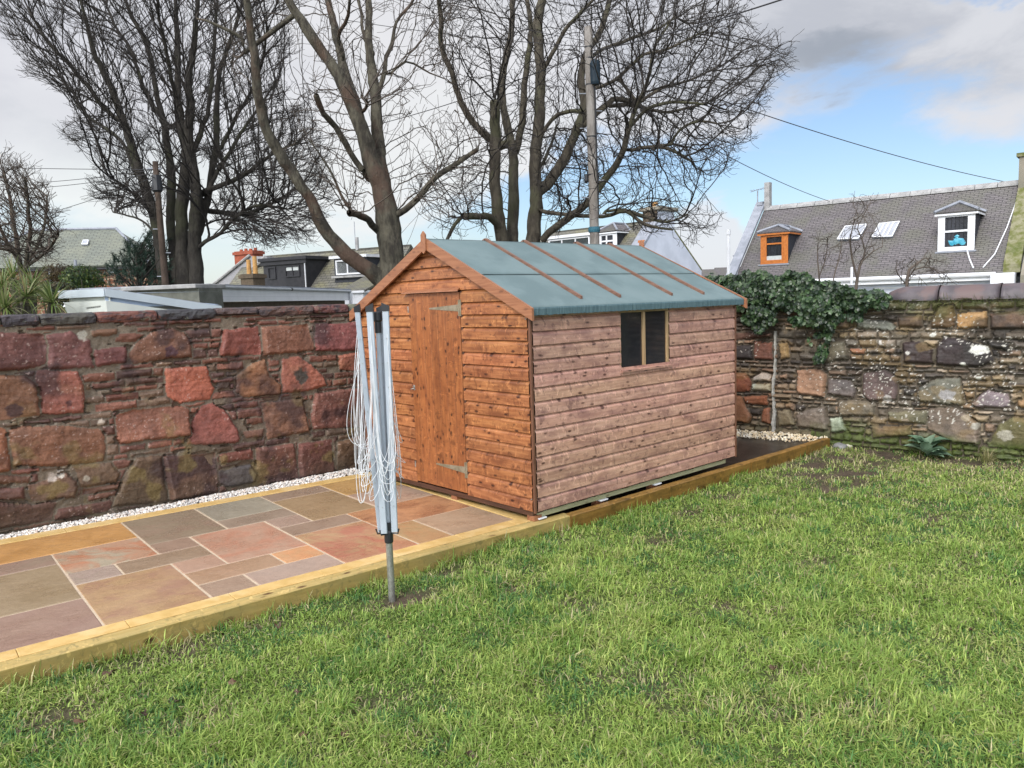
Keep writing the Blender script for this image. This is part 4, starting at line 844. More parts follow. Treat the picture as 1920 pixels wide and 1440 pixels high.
# ------------------------------------------------------------------ rotary clothes dryer, folded
def build_dryer():
    bx, by, bz = -1.575, -.27, -.14
    R = empty('rotary_clothes_dryer', (bx, by, bz), label='folded rotary clothes dryer with white lines standing in the lawn', cat='clothes dryer')
    P = lambda x, y, z: (x, y, z-bz)
    right = np.array([sin(YAW), -cos(YAW)]); fwd = np.array([cos(YAW), sin(YAW)])
    t = MB(); t.cyl(P(0, 0, bz-.1), P(0, 0, .285), .0225, None, 20); t.build('ground_tube', M['zinc'], R)
    t = MB(); t.cyl(P(0, 0, .25), P(0, 0, 1.72), .0155, None, 16); t.build('mast', M['alu'], R)
    h = MB(); h.tube([P(0, 0, .262), P(0, 0, .268), P(0, 0, .33), P(0, 0, .345), P(0, 0, .40)], [.026, .029, .029, .024, .024], 18)
    top = MB(); top.tube([P(0, 0, 1.63), P(0, 0, 1.70), P(0, 0, 1.71), P(0, 0, 1.76), P(0, 0, 1.765)], [.021, .021, .030, .030, .022], 16)
    top.build('mast_cap', M['plasticblk'], R)
    arms = []
    spec = [(-.122, -.02, -.052, .0, 1.80), (-.035, -.07, -.022, -.035, 1.80), (.058, -.025, .042, -.01, 1.80), (.012, .05, .008, .035, 1.79)]     # top right/fwd, bottom right/fwd offsets
    for i, (tr, tf, br, bf, zt) in enumerate(spec):
        a = MB(); b0 = right*br+fwd*bf; t0 = right*tr+fwd*tf; zb = .335
        A = np.array([b0[0], b0[1], zb-bz]); T = np.array([t0[0], t0[1], zt-bz]); ax = (T-A)/np.linalg.norm(T-A)
        wd = np.array([right[0], right[1], 0.])*.021; dp = np.array([fwd[0], fwd[1], 0.])*.011
        if i == 0: wd, dp = np.array([right[0], right[1], 0])*.016+np.array([fwd[0], fwd[1], 0])*.006, dp
        prof = [A-wd*.8-dp, A+wd*.8-dp, A+wd-dp*.5, A+wd+dp*.5, A+wd*.8+dp, A-wd*.8+dp, A-wd+dp*.5, A-wd-dp*.5]
        a.prism(prof, A, T); ob = a.build('arm', M['alu'], R)
        c = MB(); s = T-ax*.004; cw = wd*1.15; cp = dp*1.3; sl = .018*(-1 if i == 2 else 1)
        c.hexa([s-cw-cp-ax*.03, s+cw-cp-ax*.03, s+cw+cp-ax*.03, s-cw+cp-ax*.03, s-cw-cp+ax*(.012-sl*.6), s+cw-cp+ax*(.012+sl*.6), s+cw+cp+ax*(.012+sl*.6), s-cw+cp+ax*(.012-sl*.6)], 2)
        c.build('arm_cap', M['plasticblk'], ob)
        # bracket from hub to arm foot
        h.tube([P(0, 0, .33), tuple(A*.5+np.array([0, 0, (.315-bz)*.5])), tuple(A+np.array([right[0], right[1], 0])*(.02*np.sign(br))-ax*.012), tuple(A+np.array([right[0], right[1], 0])*(.028*np.sign(br))+ax*.02)], .0055, 7)
        # screws where the lines pass
        for q in np.linspace(.12, .86, 8):
            rr = MB(); p = A+(T-A)*q-dp*1.15; rr.cyl(p, p-dp*.25, .003, None, 7); rr.build('line_guide', M['zinc'], ob)
        arms.append((A, T, right*tr+fwd*tf))
    h.build('hub', M['plasticblk'], R)
    # lines: hung in long loops between neighbouring arms
    R0 = np.random.default_rng(6)
    def loop(A, B, low, bul, r=.0019, col=None):
        """A,B anchors; hangs to z=low; bul = horizontal bulge vector at the bottom"""
        a, b = np.array(A, float), np.array(B, float); pts = []; n = 44; H = max(.08, min(a[2], b[2])-low); side = b[:2]-a[:2]; L = np.linalg.norm(side)+1e-6; sd = side/L; wb = R0.uniform(.012, .040); tw = R0.uniform(-.6, .6)
        sd2 = np.array([sd[0]*cos(tw)-sd[1]*sin(tw), sd[0]*sin(tw)+sd[1]*cos(tw)])
        for i in range(n+1):
            ph = pi*i/n; sp = math.sin(ph); c = -cos(ph); top = a[2]*(1-i/n)+b[2]*(i/n); lat = (a[:2]+b[:2])/2+sd*c*L/2*(1-sp*.5)+sd2*c*wb*sp*1.6
            pts.append((lat[0]+bul[0]*sp, lat[1]+bul[1]*sp, top-H*sp**.85))
        m = MB(); m.tube(pts, r, 5); return m
    order = [(0, 1), (1, 2), (2, 3), (3, 0)]
    lows = {(0, 1): (.62, .95), (1, 2): (.50, .98), (2, 3): (.56, .9), (3, 0): (.58, .95)}
    for (i, j) in order:
        Ai, Ti, ti = arms[i]; Aj, Tj, tj = arms[j]; o = (ti+tj); o = o/(np.linalg.norm(o)+1e-6)
        if (i, j) == (3, 0): o = -right*.9+fwd*.25
        if (i, j) == (0, 1): o = -right*.75-fwd*.6
        if (i, j) == (1, 2): o = right*.35-fwd*.9
        if (i, j) == (2, 3): o = right*.8+fwd*.5
        for k in range(11):
            q = .97-.074*k+R0.uniform(-.01, .01); a = Ai+(Ti-Ai)*q; b = Aj+(Tj-Aj)*q
            lo, hi = lows[(i, j)]; low = (.56+.045*k if k < 7 else .62+.02*k)+R0.uniform(-.05, .08)-bz; low = min(low, a[2]-.12)
            mag = (.035+.085*R0.random())*(1.0 if (i, j) in ((3, 0), (0, 1)) else .85)
            loop(a, b, low, o*mag*1.05+R0.normal(0, .016, 2)).build('clothes_line', M['line'], R)
    for k in range(4):
        A, T, tt = arms[0]; a = A+(T-A)*(.95-.05*k); c = a+np.array([-right[0]*(.06+.02*k), -right[1]*(.06+.02*k), -.75-.05*k])
        b = arms[3][0]+(arms[3][1]-arms[3][0])*.5
        loop(a, b, .60-bz+.04*k, -right*(.10+.022*k)).build('clothes_line', M['line'], R)
build_dryer()
# ------------------------------------------------------------------ trees
def barkmat(name, c1, c2, c3, sc=9):
    m, nt, b = newmat(name); tc = nt.new('ShaderNodeTexCoord').outputs['Object']
    v = nt.map(tc, scale=(1, 1, .35)); col = nt.mix(nt.mr(nt.noise(v, sc, 7, .65), .38, .62, 0, 1, True), c1, c2)
    col = nt.mix(nt.mr(nt.noise(nt.map(tc, loc=(5, 5, 5)), 1.1, 4, .6), .5, .62, 0, .8, True), col, c3)
    nt.put(b.inputs['Base Color'], col); b.inputs['Roughness'].default_value = .85; b.inputs['Specular IOR Level'].default_value = .2
    bn = nt.new('ShaderNodeBump'); bn.inputs['Strength'].default_value = 1.; bn.inputs['Distance'].default_value = .05; nt.l.new(nt.noise(v, sc*2.2, 8, .72), bn.inputs['Height']); nt.l.new(bn.outputs[0], b.inputs['Normal'])
    return m
def resample(pts, rad, step):
    P = np.array(pts, float); R_ = np.array(rad, float); out = []; ro = []
    n = len(P)
    for i in range(n-1):
        p0, p1, p2, p3 = P[max(i-1, 0)], P[i], P[i+1], P[min(i+2, n-1)]; L = np.linalg.norm(p2-p1); m = max(1, int(L/step))
        for k in range(m):
            t = k/m; out.append(.5*((2*p1)+(-p0+p2)*t+(2*p0-5*p1+4*p2-p3)*t*t+(-p0+3*p1-3*p2+p3)*t**3)); ro.append(R_[i]*(1-t)+R_[i+1]*t)
    out.append(P[-1]); ro.append(R_[-1]); return np.array(out), np.array(ro)
def grow(P, par, at, di, dk, step, iters, trop, jit, seed, start=None, mom=.45, rad=0., org=np.zeros(3)):
    """space colonisation: P nodes, par parents, at attractors"""
    R0 = np.random.default_rng(seed); P = list(P); par = list(par); at = at.astype(np.float32); n = len(at)
    nd = np.full(n, 1e9, np.float32); ni = np.zeros(n, int); new = np.arange(len(P)) if start is None else np.arange(start, len(P)); cnt = {}
    act = np.ones(n, bool)
    for it in range(iters):
        NP = np.array([P[i] for i in new], np.float32); ai = np.nonzero(act)[0]
        if len(ai) == 0 or len(new) == 0: break
        for c in range(0, len(ai), 2500):
            idx = ai[c:c+2500]; A = at[idx]
            d2 = (A**2).sum(1)[:, None]+(NP**2).sum(1)[None]-2*A@NP.T; j = d2.argmin(1); dd = np.sqrt(np.maximum(0, d2[np.arange(len(idx)), j])); k = dd < nd[idx]
            nd[idx[k]] = dd[k]; ni[idx[k]] = np.asarray(new)[j[k]]
        act &= nd > dk
        s = act & (nd < di); idx = np.nonzero(s)[0]
        if len(idx) == 0: break
        PP = np.array(P); dirs = at[idx]-PP[ni[idx]]; dirs /= np.linalg.norm(dirs, axis=1)[:, None]+1e-9
        u, inv = np.unique(ni[idx], return_inverse=True); acc = np.zeros((len(u), 3)); np.add.at(acc, inv, dirs)
        acc /= np.linalg.norm(acc, axis=1)[:, None]+1e-9; rv = PP[u]-org; rv /= np.linalg.norm(rv, axis=1)[:, None]+1e-9; acc += np.array(trop)+rad*rv+R0.normal(0, jit, acc.shape)
        pd = PP[u]-PP[np.maximum(np.array(par)[u], 0)]; ln = np.linalg.norm(pd, axis=1)[:, None]; acc += mom*np.where(ln > 1e-6, pd/(ln+1e-9), 0)
        acc /= np.linalg.norm(acc, axis=1)[:, None]+1e-9; nw = []
        for q, a in zip(u, acc):
            c = cnt.get(q, 0)
            if c >= 3: continue
            cnt[q] = c+1; nw.append(len(P)); P.append(PP[q]+a*step); par.append(q)
        new = nw
    return np.array(P), np.array(par)
def tree_mesh(P, par, r, sel, k, lumps=0.):
    """tapered prisms for the edges in sel, sharing ring frames along each chain"""
    n = len(P); ref = np.array([cos(YAW)*.97, sin(YAW)*.97, -.24]); D = P-P[np.maximum(par, 0)]; D[par < 0] = [0, 0, 1]; L = np.linalg.norm(D, axis=1); D /= L[:, None]+1e-9
    big = np.full(n, -1); o = np.argsort(r); o = o[par[o] >= 0]; big[par[o]] = o       # thickest child wins
    e = np.array(sel); pa = par[e]; cont = (big[pa] == e)
    d1 = D[e]; d0 = np.where(cont[:, None], D[pa], D[e]); r1 = r[e]; r0 = np.where(cont, np.minimum(r[pa], r[e]*1.6), np.minimum(r[pa]*.9, r[e]*1.25))
    # smooth the end ring towards its continuing child
    ch = big[e]; dch = np.where((ch >= 0)[:, None], D[np.maximum(ch, 0)], d1); d1s = d1
    def ring(C, d, rr):
        a = np.cross(d, ref); a /= np.linalg.norm(a, axis=1)[:, None]+1e-9; b = np.cross(a, d); t = np.arange(k)*2*pi/k
        return C[:, None, :]+rr[:, None, None]*(np.cos(t)[None, :, None]*a[:, None, :]+np.sin(t)[None, :, None]*b[:, None, :])
    A = ring(P[pa], d0, r0); B = ring(P[e], d1s, r1)
    V = np.concatenate([A, B], 1).reshape(-1, 3)
    if lumps: V = V+lumps*(np.stack([vnoise(V[:, 0]*3+V[:, 1], V[:, 2]*3, s_, 2) for s_ in (1, 2, 3)], 1)-.5)
    b = np.arange(len(e))[:, None]*2*k; F = []
    for j in range(k): F.append(b+np.array([[j, (j+1) % k, k+(j+1) % k, k+j]]))
    return V, np.concatenate(F)
def make_tree(name, label, depth, limbs, env, natt, seed, mat, twigmat, dspread=1.6, di=1.1, dk=.16, step=.11, trop=(0, 0, .12), jit=.28, limb_d=1.4, tipr=.0042, expo=2.35, twigs=.8, group=None, shoots=None, lumps=.05, iters=90, tl=(.12, .3), mom=.45, rad=0., forg=(0, 0), rsc=1., cap=.05):
    """limbs: (pixels, radii in px, depth drift at the tip); env: polygons with weights, in photo pixels at the tree's own distance"""
    R0 = np.random.default_rng(seed); P = []; par = []; rs = []; px = 1/FPX
    allp = np.zeros((0, 3))
    for li, (pts, radl, dr) in enumerate(limbs):
        n = len(pts); W3 = [atd(x, y, depth+limb_d*dr*(i/(n-1))**1.2) for i, (x, y) in enumerate(pts)]
        if li and len(allp):         # join to the nearest existing wood
            j = int(np.argmin(((allp-W3[0])**2).sum(1))); off = allp[j]-W3[0]
            if np.linalg.norm(off) < 1.2: W3 = [w+AX[2]*(off@AX[2])*(1-(i/(n-1)))**.5 if n > 1 else w for i, w in enumerate(W3)]
        q, rr = resample(W3, [a*depth*px*rsc for a in radl], .12); b = len(P)
        if radl[-1] > 3.5:
            dd = q[-1]-q[-2]; dd /= np.linalg.norm(dd); re = rr[-1]; q = np.concatenate([q, [q[-1]+dd*re*.5, q[-1]+dd*re*.85]]); rr = np.concatenate([rr, [re*.8, re*.12]])
        q = q+.02*(R0.random(q.shape)-.5)*np.minimum(1, rr/.05)[:, None]
        if b:
            j = int(np.argmin(((np.array(P)-q[0])**2).sum(1)))
        else: j = -1
        for i in range(len(q)): P.append(q[i]); par.append(j if i == 0 else b+i-1); rs.append(rr[i])
        allp = np.array(P)
    nl = len(P); P = np.array(P); par = np.array(par); rl = np.array(rs)
    at = []; org = atd(forg[0], forg[1], depth)
    for poly, w in env:
        xs = [p[0] for p in poly]; ys = [p[1] for p in poly]; m = int(natt*w); got = 0
        while got < m:
            X = R0.uniform(min(xs), max(xs), m*3); Y = R0.uniform(min(ys), max(ys), m*3); k = inpoly(X, Y, poly); X, Y = X[k][:m-got], Y[k][:m-got]
            for x, y in zip(X, Y): at.append(atd(x, y, depth+np.clip(R0.normal(0, dspread), -2.2*dspread, 2.2*dspread)))
            got += len(X)
    if at:
        P2, par2 = grow(P, par, np.array(at), di, dk, step, iters, trop, jit, seed, mom=mom, rad=rad, org=org)
    else: P2, par2 = P, par
    n = len(P2); base = base0 = n
    # twigs on the fine growth
    isg = np.arange(n) >= nl; nch = np.bincount(par2[par2 >= 0], minlength=n); cand = np.nonzero(isg & (R0.random(n) < twigs*np.where(nch == 0, 1., .35)))[0]
    TP = []; TQ = []; cur = n
    Dn = P2-P2[np.maximum(par2, 0)]
    for c in cand:
        d = Dn[c]/(np.linalg.norm(Dn[c])+1e-9); m = 1 if nch[c] else 2
        for _ in range(m):
            rv = P2[c]-org; dd = d+R0.normal(0, .5, 3)+np.array([0, 0, .15])+(.5*rv/(np.linalg.norm(rv)+1e-9) if rad else 0); dd /= np.linalg.norm(dd)+1e-9; L = R0.uniform(*tl)/3; p = P2[c]; pa = c
            for s in range(3):
                p = p+dd*L; TP.append(p); TQ.append(pa); pa = cur; cur += 1; dd = dd+R0.normal(0, .33, 3)+np.array([0, 0, .1]); dd /= np.linalg.norm(dd)
    if shoots:     # long straight water shoots from old wounds
        for (x, y, ns, L0, L1, sp) in shoots:
            c = int(np.argmin(((P2[:nl]-atd(x, y, depth))**2).sum(1)))
            for _ in range(ns):
                dd = np.array([0, 0, 1.])+R0.normal(0, sp, 3)+AX[0]*R0.normal(0, sp*.5); dd /= np.linalg.norm(dd); L = R0.uniform(L0, L1); m = 8; p = P2[c]+R0.normal(0, .06, 3); pa = c
                for s in range(m):
                    p = p+dd*L/m; TP.append(p); TQ.append(pa); pa = cur; cur += 1; dd = dd+R0.normal(0, .06, 3); dd /= np.linalg.norm(dd)
    if TP: P2 = np.concatenate([P2, np.array(TP)]); par2 = np.concatenate([par2, np.array(TQ)])
    n = len(P2); acc = np.zeros(n)
    nch = np.bincount(par2[par2 >= 0], minlength=n)
    for i in range(n-1, nl-1, -1):
        if acc[i] == 0: acc[i] = tipr**expo
        if par2[i] >= nl: acc[par2[i]] += acc[i]
    r = np.where(acc > 0, acc, 0)**(1/expo); r[:nl] = rl; r = np.maximum(r, tipr*.8)
    r[nl:] = np.minimum(r[nl:], cap)
    base = P[0]; R = empty(name, (base[0], base[1], -.34), label=label, cat='tree', group=group); off = np.array([base[0], base[1], -.34])
    root = np.nonzero(par2 < 0)[0]
    # roots: run every limb that starts near the bottom down to the ground
    g = [i for i in range(nl) if par2[i] < 0]
    sel = [i for i in range(nl) if par2[i] >= 0]; V, F = tree_mesh(P2, par2, r, sel, 12, lumps)
    st = MB()
    for i in g:
        q = P2[i]; st.tube([(q[0], q[1], -.5), (q[0], q[1], .3), tuple(q+np.array([0, 0, .05]))], [r[i]*1.35, r[i]*1.1, r[i]], 12)
    V = np.concatenate([V, np.array(st.V)]) if st.V else V
    nF = len(V)-len(st.V); Fq = [F, np.array([[q+nF for q in f] for f in st.F if len(f) == 4])] if st.V else [F]
    mesh_np('trunk', V-off, Fq, mat, R, None, None, True)
    e = np.arange(nl, n); thick = e[r[e] > .012]; thin = e[r[e] <= .012]
    V1, F1 = tree_mesh(P2, par2, r, thick, 6) if len(thick) else (np.zeros((0, 3)), np.zeros((0, 4), int)); V2, F2 = tree_mesh(P2, par2, r, thin, 3)
    mesh_np('crown', np.concatenate([V1, V2])-off, [np.concatenate([F1, F2+len(V1)])], twigmat, R, None, None, True)
    print(name, 'limb nodes', nl, 'nodes', n)
    return R
M['bark'] = barkmat('grey_green_bark', (.105, .092, .070), (.055, .047, .038), (.085, .085, .05))
M['barkd'] = barkmat('dark_bark', (.052, .047, .040), (.028, .025, .022), (.050, .052, .032))
M['barkb'] = barkmat('brown_grey_bark', (.118, .108, .082), (.045, .040, .033), (.10, .064, .048), 9)
M['twig'] = pmat('dark_twigs', (.050, .044, .040), (.030, .027, .026), 3, .8, .2)
M['twigb'] = pmat('brown_twigs', (.10, .080, .065), (.055, .045, .038), 3, .8, .2)
def px(L): return L
def build_trees():
    # many-stemmed tree on the left
    L = [([(346, 640), (346, 533), (342, 455), (342, 375), (350, 292), (335, 208), (333, 125), (331, 40), (326, -90)], [30, 24, 19, 17, 15, 12, 9, 7, 3], .3),
     ([(318, 640), (308, 530), (298, 458), (287, 400), (267, 333), (233, 233), (196, 137), (179, 108), (162, 50), (148, -30)], [20, 17, 15, 14, 13, 11, 9, 8, 5, 3], -.5),
     ([(332, 640), (329, 533), (326, 470), (321, 417), (321, 333), (308, 233), (292, 167), (275, 83), (242, 21), (225, -60)], [17, 15, 14, 13, 12, 10, 8, 7, 5, 3], .8),
     ([(372, 640), (369, 533), (366, 470), (367, 417), (369, 362), (354, 258), (358, 200), (354, 137), (367, 62), (372, -40)], [23, 21, 20, 19, 16, 13, 12, 10, 7, 4], -.4),
     ([(374, 450), (383, 417), (396, 354), (408, 271), (412, 167), (425, 104), (446, 40), (462, -30)], [12, 12, 10, 9, 8, 6, 5, 3], .7),
     ([(369, 372), (381, 358), (417, 346), (458, 325), (508, 292), (560, 265)], [9, 8, 7, 6, 4, 3], -.6),
     ([(372, 400), (385, 396), (417, 398), (467, 400), (520, 375), (565, 345)], [8, 8, 7, 6, 4, 2.5], .9),
     ([(378, 465), (388, 455), (417, 437), (446, 408), (487, 387), (540, 392)], [6, 6, 5, 4.5, 3.5, 2], -1.),
     ([(233, 233), (205, 205), (170, 160), (135, 120), (95, 80), (60, 30)], [7, 6, 5.5, 5, 4, 2.5], -.9), ([(267, 333), (245, 280), (215, 250), (175, 225), (140, 190)], [6, 5, 4.5, 4, 2.5], .8),
     ([(350, 292), (372, 240), (388, 190), (395, 120), (400, 50), (410, -30)], [8, 7, 6, 6, 5, 3], 1.1), ([(308, 233), (285, 200), (258, 150), (240, 90), (215, 50), (190, -10)], [7, 6, 6, 5, 4, 3], 1.1),
     ([(335, 208), (315, 150), (305, 90), (295, 30), (290, -50)], [7, 6, 5, 4, 3], -.9), ([(396, 354), (425, 300), (455, 250), (490, 200), (520, 150)], [6, 5, 5, 4, 2.5], .8),
     ([(408, 271), (435, 220), (468, 165), (490, 110), (500, 50)], [6, 5, 4, 4, 2.5], -.8), ([(287, 400), (262, 370), (235, 350), (205, 330)], [4, 4, 3, 2], -.6), ([(298, 440), (270, 415), (240, 405), (212, 398)], [3, 3, 2.5, 2], .6)]
    env = [([(-20, -20), (20, 90), (70, 150), (55, 158), (125, 195), (190, 285), (120, 260), (190, 330), (230, 400), (300, 420), (330, 330), (500, 330), (520, 250), (545, 60), (545, -120), (-20, -120)], .72),
     ([(195, 365), (255, 345), (300, 400), (290, 420), (200, 400)], .03), ([(400, 300), (470, 260), (560, 200), (600, 290), (610, 390), (560, 455), (470, 470), (400, 440)], .27)]
    make_tree('bare_sycamore', 'wide bare tree of many dark stems fanning up at the left', 15.5, L, env, 8200, 3, M['barkd'], M['twig'], 1.6, 1.5, .17, .12, (0, 0, .25), iters=110, jit=.2, twigs=.85, mom=.9, tipr=.0030, rad=.9, forg=(345, 500), rsc=.64, expo=2.6, cap=.03)
    # the middle tree with the long leaning limb
    L = [([(742, 640), (735, 541), (733, 479), (726, 410), (712, 345), (694, 295), (683, 250), (650, 175), (625, 125), (587, 75), (567, 37), (537, -10), (515, -70)], [42, 36, 31, 29, 24, 19, 17, 15, 14, 13, 11, 9, 6], -.5),
     ([(690, 285), (686, 258), (671, 200), (646, 125), (633, 67), (617, 0), (608, -60)], [15, 15, 13, 11, 10, 8, 6], .7),
     ([(722, 372), (722, 354), (714, 300), (712, 271), (708, 187), (696, 117), (692, 42), (687, -50)], [18, 17, 15, 15, 13, 11, 9, 7], .4),
     ([(735, 548), (715, 527), (692, 508), (650, 479), (608, 425), (583, 375), (554, 333), (525, 287), (500, 242), (487, 187), (479, 125), (472, 62), (462, 0), (455, -60)], [22, 21, 19, 17, 15, 14, 12.5, 12, 11, 10, 9, 8, 7, 6], -1.3),
     ([(480, 125), (475, 96), (442, 75), (400, 54), (370, 35)], [5, 5, 4, 3, 2], -.5), ([(708, 175), (717, 125), (721, 100), (733, 75), (742, 37), (767, 8), (790, -30)], [6, 6, 5, 5, 4, 4, 3], .5),
     ([(721, 130), (729, 129), (758, 108), (792, 121), (837, 148)], [4, 3.5, 3, 2.5, 1.5], .4), ([(692, 335), (687, 329), (658, 287), (633, 242), (608, 212), (592, 179)], [10, 9, 7, 7, 6.5, 6.5], -.8),
     ([(715, 440), (700, 425), (685, 410), (671, 400), (654, 398)], [10, 9, 8, 7.5, 7], -.8), ([(738, 408), (750, 402), (783, 375), (817, 333), (858, 308), (896, 283)], [9, 8.5, 8, 7, 6, 5], -.4),
     ([(665, 400), (645, 370), (625, 330), (600, 290), (578, 262)], [3.5, 3, 2.5, 2, 1.5], -.6), ([(640, 105), (628, 60), (650, 20), (655, -40)], [5, 5, 4, 3], -.6), ([(695, 90), (676, 50), (668, 0), (660, -50)], [5, 4, 4, 3], .8),
     ([(670, 210), (684, 205), (688, 190), (678, 180)], [4, 4, 3, 3], -1.)]
    env = [([(470, -60), (860, -60), (880, 120), (800, 180), (760, 240), (690, 200), (560, 120)], .38), ([(540, 180), (620, 170), (680, 300), (700, 420), (620, 400), (560, 300)], .28), ([(750, 230), (900, 230), (930, 330), (890, 400), (800, 430), (750, 380)], .26), ([(400, 20), (470, 60), (470, 200), (420, 160)], .08)]
    make_tree('bare_sycamore', 'stout bare tree directly behind the shed gable with one long leaning limb', 12.5, L, env, 1700, 8, M['barkb'], M['twigb'], 1.1, 1.6, .20, .12, (0, 0, .45), .16, tipr=.0034, twigs=.45, rsc=.76, cap=.04, rad=.25, forg=(730, 450),
              shoots=[(592, 179, 8, .5, 1.4, .35), (654, 398, 8, .6, 1.7, .4), (700, 260, 5, .5, 1.3, .35), (740, 400, 6, .6, 1.6, .35), (896, 283, 5, .6, 1.6, .4), (858, 308, 5, .6, 1.4, .4), (720, 300, 4, .5, 1.2, .4), (760, 470, 8, .6, 1.5, .35), (500, 240, 4, .3, .8, .5), (690, 208, 5, .4, 1.0, .5)], lumps=.07, tl=(.12, .35))
    # pollarded group on the right
    L = [([(985, 640), (990, 520), (1000, 450), (1004, 375), (1004, 292), (1012, 208), (1012, 125), (1008, 42), (1017, -10), (1015, -80)], [30, 22, 18, 16, 15, 14, 13, 12, 11, 8], .3),
     ([(952, 640), (948, 520), (942, 450), (933, 396), (929, 333), (929, 250), (927, 192)], [22, 19, 16, 15, 14, 13, 12], -.5),
     ([(968, 640), (965, 520), (962, 450), (962, 375), (962, 292), (946, 208), (942, 146), (958, 62), (962, -10), (965, -80)], [20, 16, 14, 14, 12, 10, 9, 8, 7, 6], .8),
     ([(932, 262), (921, 250), (892, 225), (862, 179), (846, 125), (825, 75), (825, 25), (817, -20)], [11, 11, 9, 8, 7, 6, 6, 5], -.5), ([(943, 440), (925, 415), (900, 408), (871, 406)], [10, 9, 8, 9], -.8), ([(871, 410), (855, 425), (838, 448)], [5, 5, 4], -.5),
     ([(962, 282), (967, 275), (979, 217), (987, 125), (996, 50), (987, -10)], [10, 9.5, 9, 8, 7, 6], .5), ([(1003, 380), (1005, 361), (1026, 343), (1055, 303), (1077, 253), (1095, 202), (1091, 144), (1098, 101), (1117, 72), (1131, 36), (1145, -10), (1150, -70)], [14, 15, 14, 13, 12, 11, 10, 9, 8, 7.5, 7, 5], .7),
     ([(1088, 235), (1105, 215), (1125, 200), (1153, 177), (1180, 180), (1207, 177), (1225, 108), (1238, 70), (1265, 30)], [9, 8.5, 8, 7, 6, 5.5, 4.5, 4, 2.5], .9), ([(1153, 177), (1175, 178), (1200, 185), (1260, 200), (1330, 190)], [6, 5.5, 5, 4, 2.5], 1.),
     ([(1018, 460), (1020, 446), (1044, 422), (1088, 390), (1131, 339), (1160, 303), (1174, 260), (1192, 202), (1207, 173)], [10, 10, 9.5, 9, 8.5, 8, 7, 5, 4], -.9), ([(1162, 300), (1178, 298), (1207, 289), (1247, 289), (1295, 302)], [5, 5, 4.5, 4, 2.5], -.9),
     ([(1174, 255), (1190, 235), (1207, 217), (1261, 202), (1318, 196)], [4.5, 4, 4, 3.5, 2.5], -.8), ([(1004, 393), (1016, 393), (1073, 401), (1131, 404), (1174, 394), (1207, 419), (1261, 430)], [5.5, 5, 5, 5, 4.5, 4, 2], -.8),
     ([(1098, 101), (1131, 76), (1174, 61), (1225, 47), (1275, 30)], [5.5, 5, 5, 4, 2.5], .9), ([(1091, 150), (1120, 150), (1165, 130), (1210, 90), (1250, 85), (1320, 60)], [5, 5, 4.5, 4, 3.5, 2], -.4),
     ([(1247, 289), (1265, 260), (1300, 240), (1345, 232)], [3.5, 3, 3, 2], -.8), ([(1200, 186), (1235, 165), (1285, 150), (1350, 125)], [4, 4, 3, 2], .5), ([(1012, 135), (1035, 95), (1060, 50), (1090, 20), (1130, -20)], [6, 5.5, 5, 4.5, 3], -.5),
     ([(1005, 270), (1035, 220), (1070, 205), (1092, 210)], [5, 5, 5, 5], -.3), ([(1004, 330), (1030, 280), (1045, 235)], [5, 4, 3], .8), ([(1131, 404), (1165, 400), (1200, 410), (1245, 420), (1290, 400)], [4, 3.5, 3.5, 3, 2], -1.)]
    env = [([(1080, -80), (1360, -60), (1400, 60), (1470, 95), (1476, 130), (1440, 160), (1425, 215), (1395, 235), (1405, 262), (1375, 285), (1370, 318), (1290, 350), (1250, 320), (1180, 330), (1120, 200), (1080, 60)], .66),
     ([(1160, 395), (1250, 375), (1345, 395), (1350, 430), (1300, 455), (1240, 445), (1170, 430)], .022), ([(1030, 250), (1100, 240), (1180, 320), (1290, 345), (1240, 380), (1080, 400), (1030, 440), (1010, 350)], .10), ([(830, -80), (1080, -80), (1090, 200), (1060, 330), (930, 300), (850, 180), (790, 60)], .17), ([(770, 300), (920, 300), (930, 440), (830, 440)], .025)]
    make_tree('bare_sycamore', 'bare spreading tree of cut back trunks between the shed roof and telegraph pole', 15., L, env, 7600, 14, M['bark'], M['twig'], 1.5, 1.4, .17, .12, (0, 0, .08), .22, twigs=.95, iters=110, rad=.55, forg=(1010, 420), rsc=.74, expo=2.5, cap=.035, tipr=.0033, mom=.8,
              shoots=[(871, 406, 10, .5, 1.6, .35), (927, 192, 6, .4, 1.2, .3), (892, 225, 4, .4, 1.2, .3), (825, 75, 4, .5, 1.0, .4), (933, 396, 6, .4, 1.2, .5), (960, 300, 5, .4, 1.2, .4)], lumps=.05, tl=(.1, .26))
    # fine upright tree at the far left edge
    L = [([(42, 640), (40, 520), (30, 450), (20, 380), (8, 320)], [7, 5, 4, 3, 2], .3), ([(40, 515), (52, 440), (50, 380), (45, 330)], [4, 3.5, 3, 2], -.5), ([(40, 510), (70, 450), (85, 400), (88, 370)], [3.5, 3, 2.5, 1.5], .6), ([(38, 500), (5, 440), (-20, 390)], [4, 3, 2], -.4), ([(42, 505), (85, 470), (110, 440)], [3, 2.5, 1.5], -.6)]
    env = [([(-40, 330), (20, 300), (55, 330), (95, 370), (118, 440), (95, 500), (30, 500), (-40, 470)], 1.)]
    make_tree('bare_garden_tree', 'small fine twigged bare tree in front of the hipped stone house', 17., L, env, 1500, 19, M['barkb'], M['twigb'], 1.0, 1.1, .14, .12, (0, 0, .8), .12, tipr=.0036, twigs=.5, tl=(.15, .35), mom=1.)
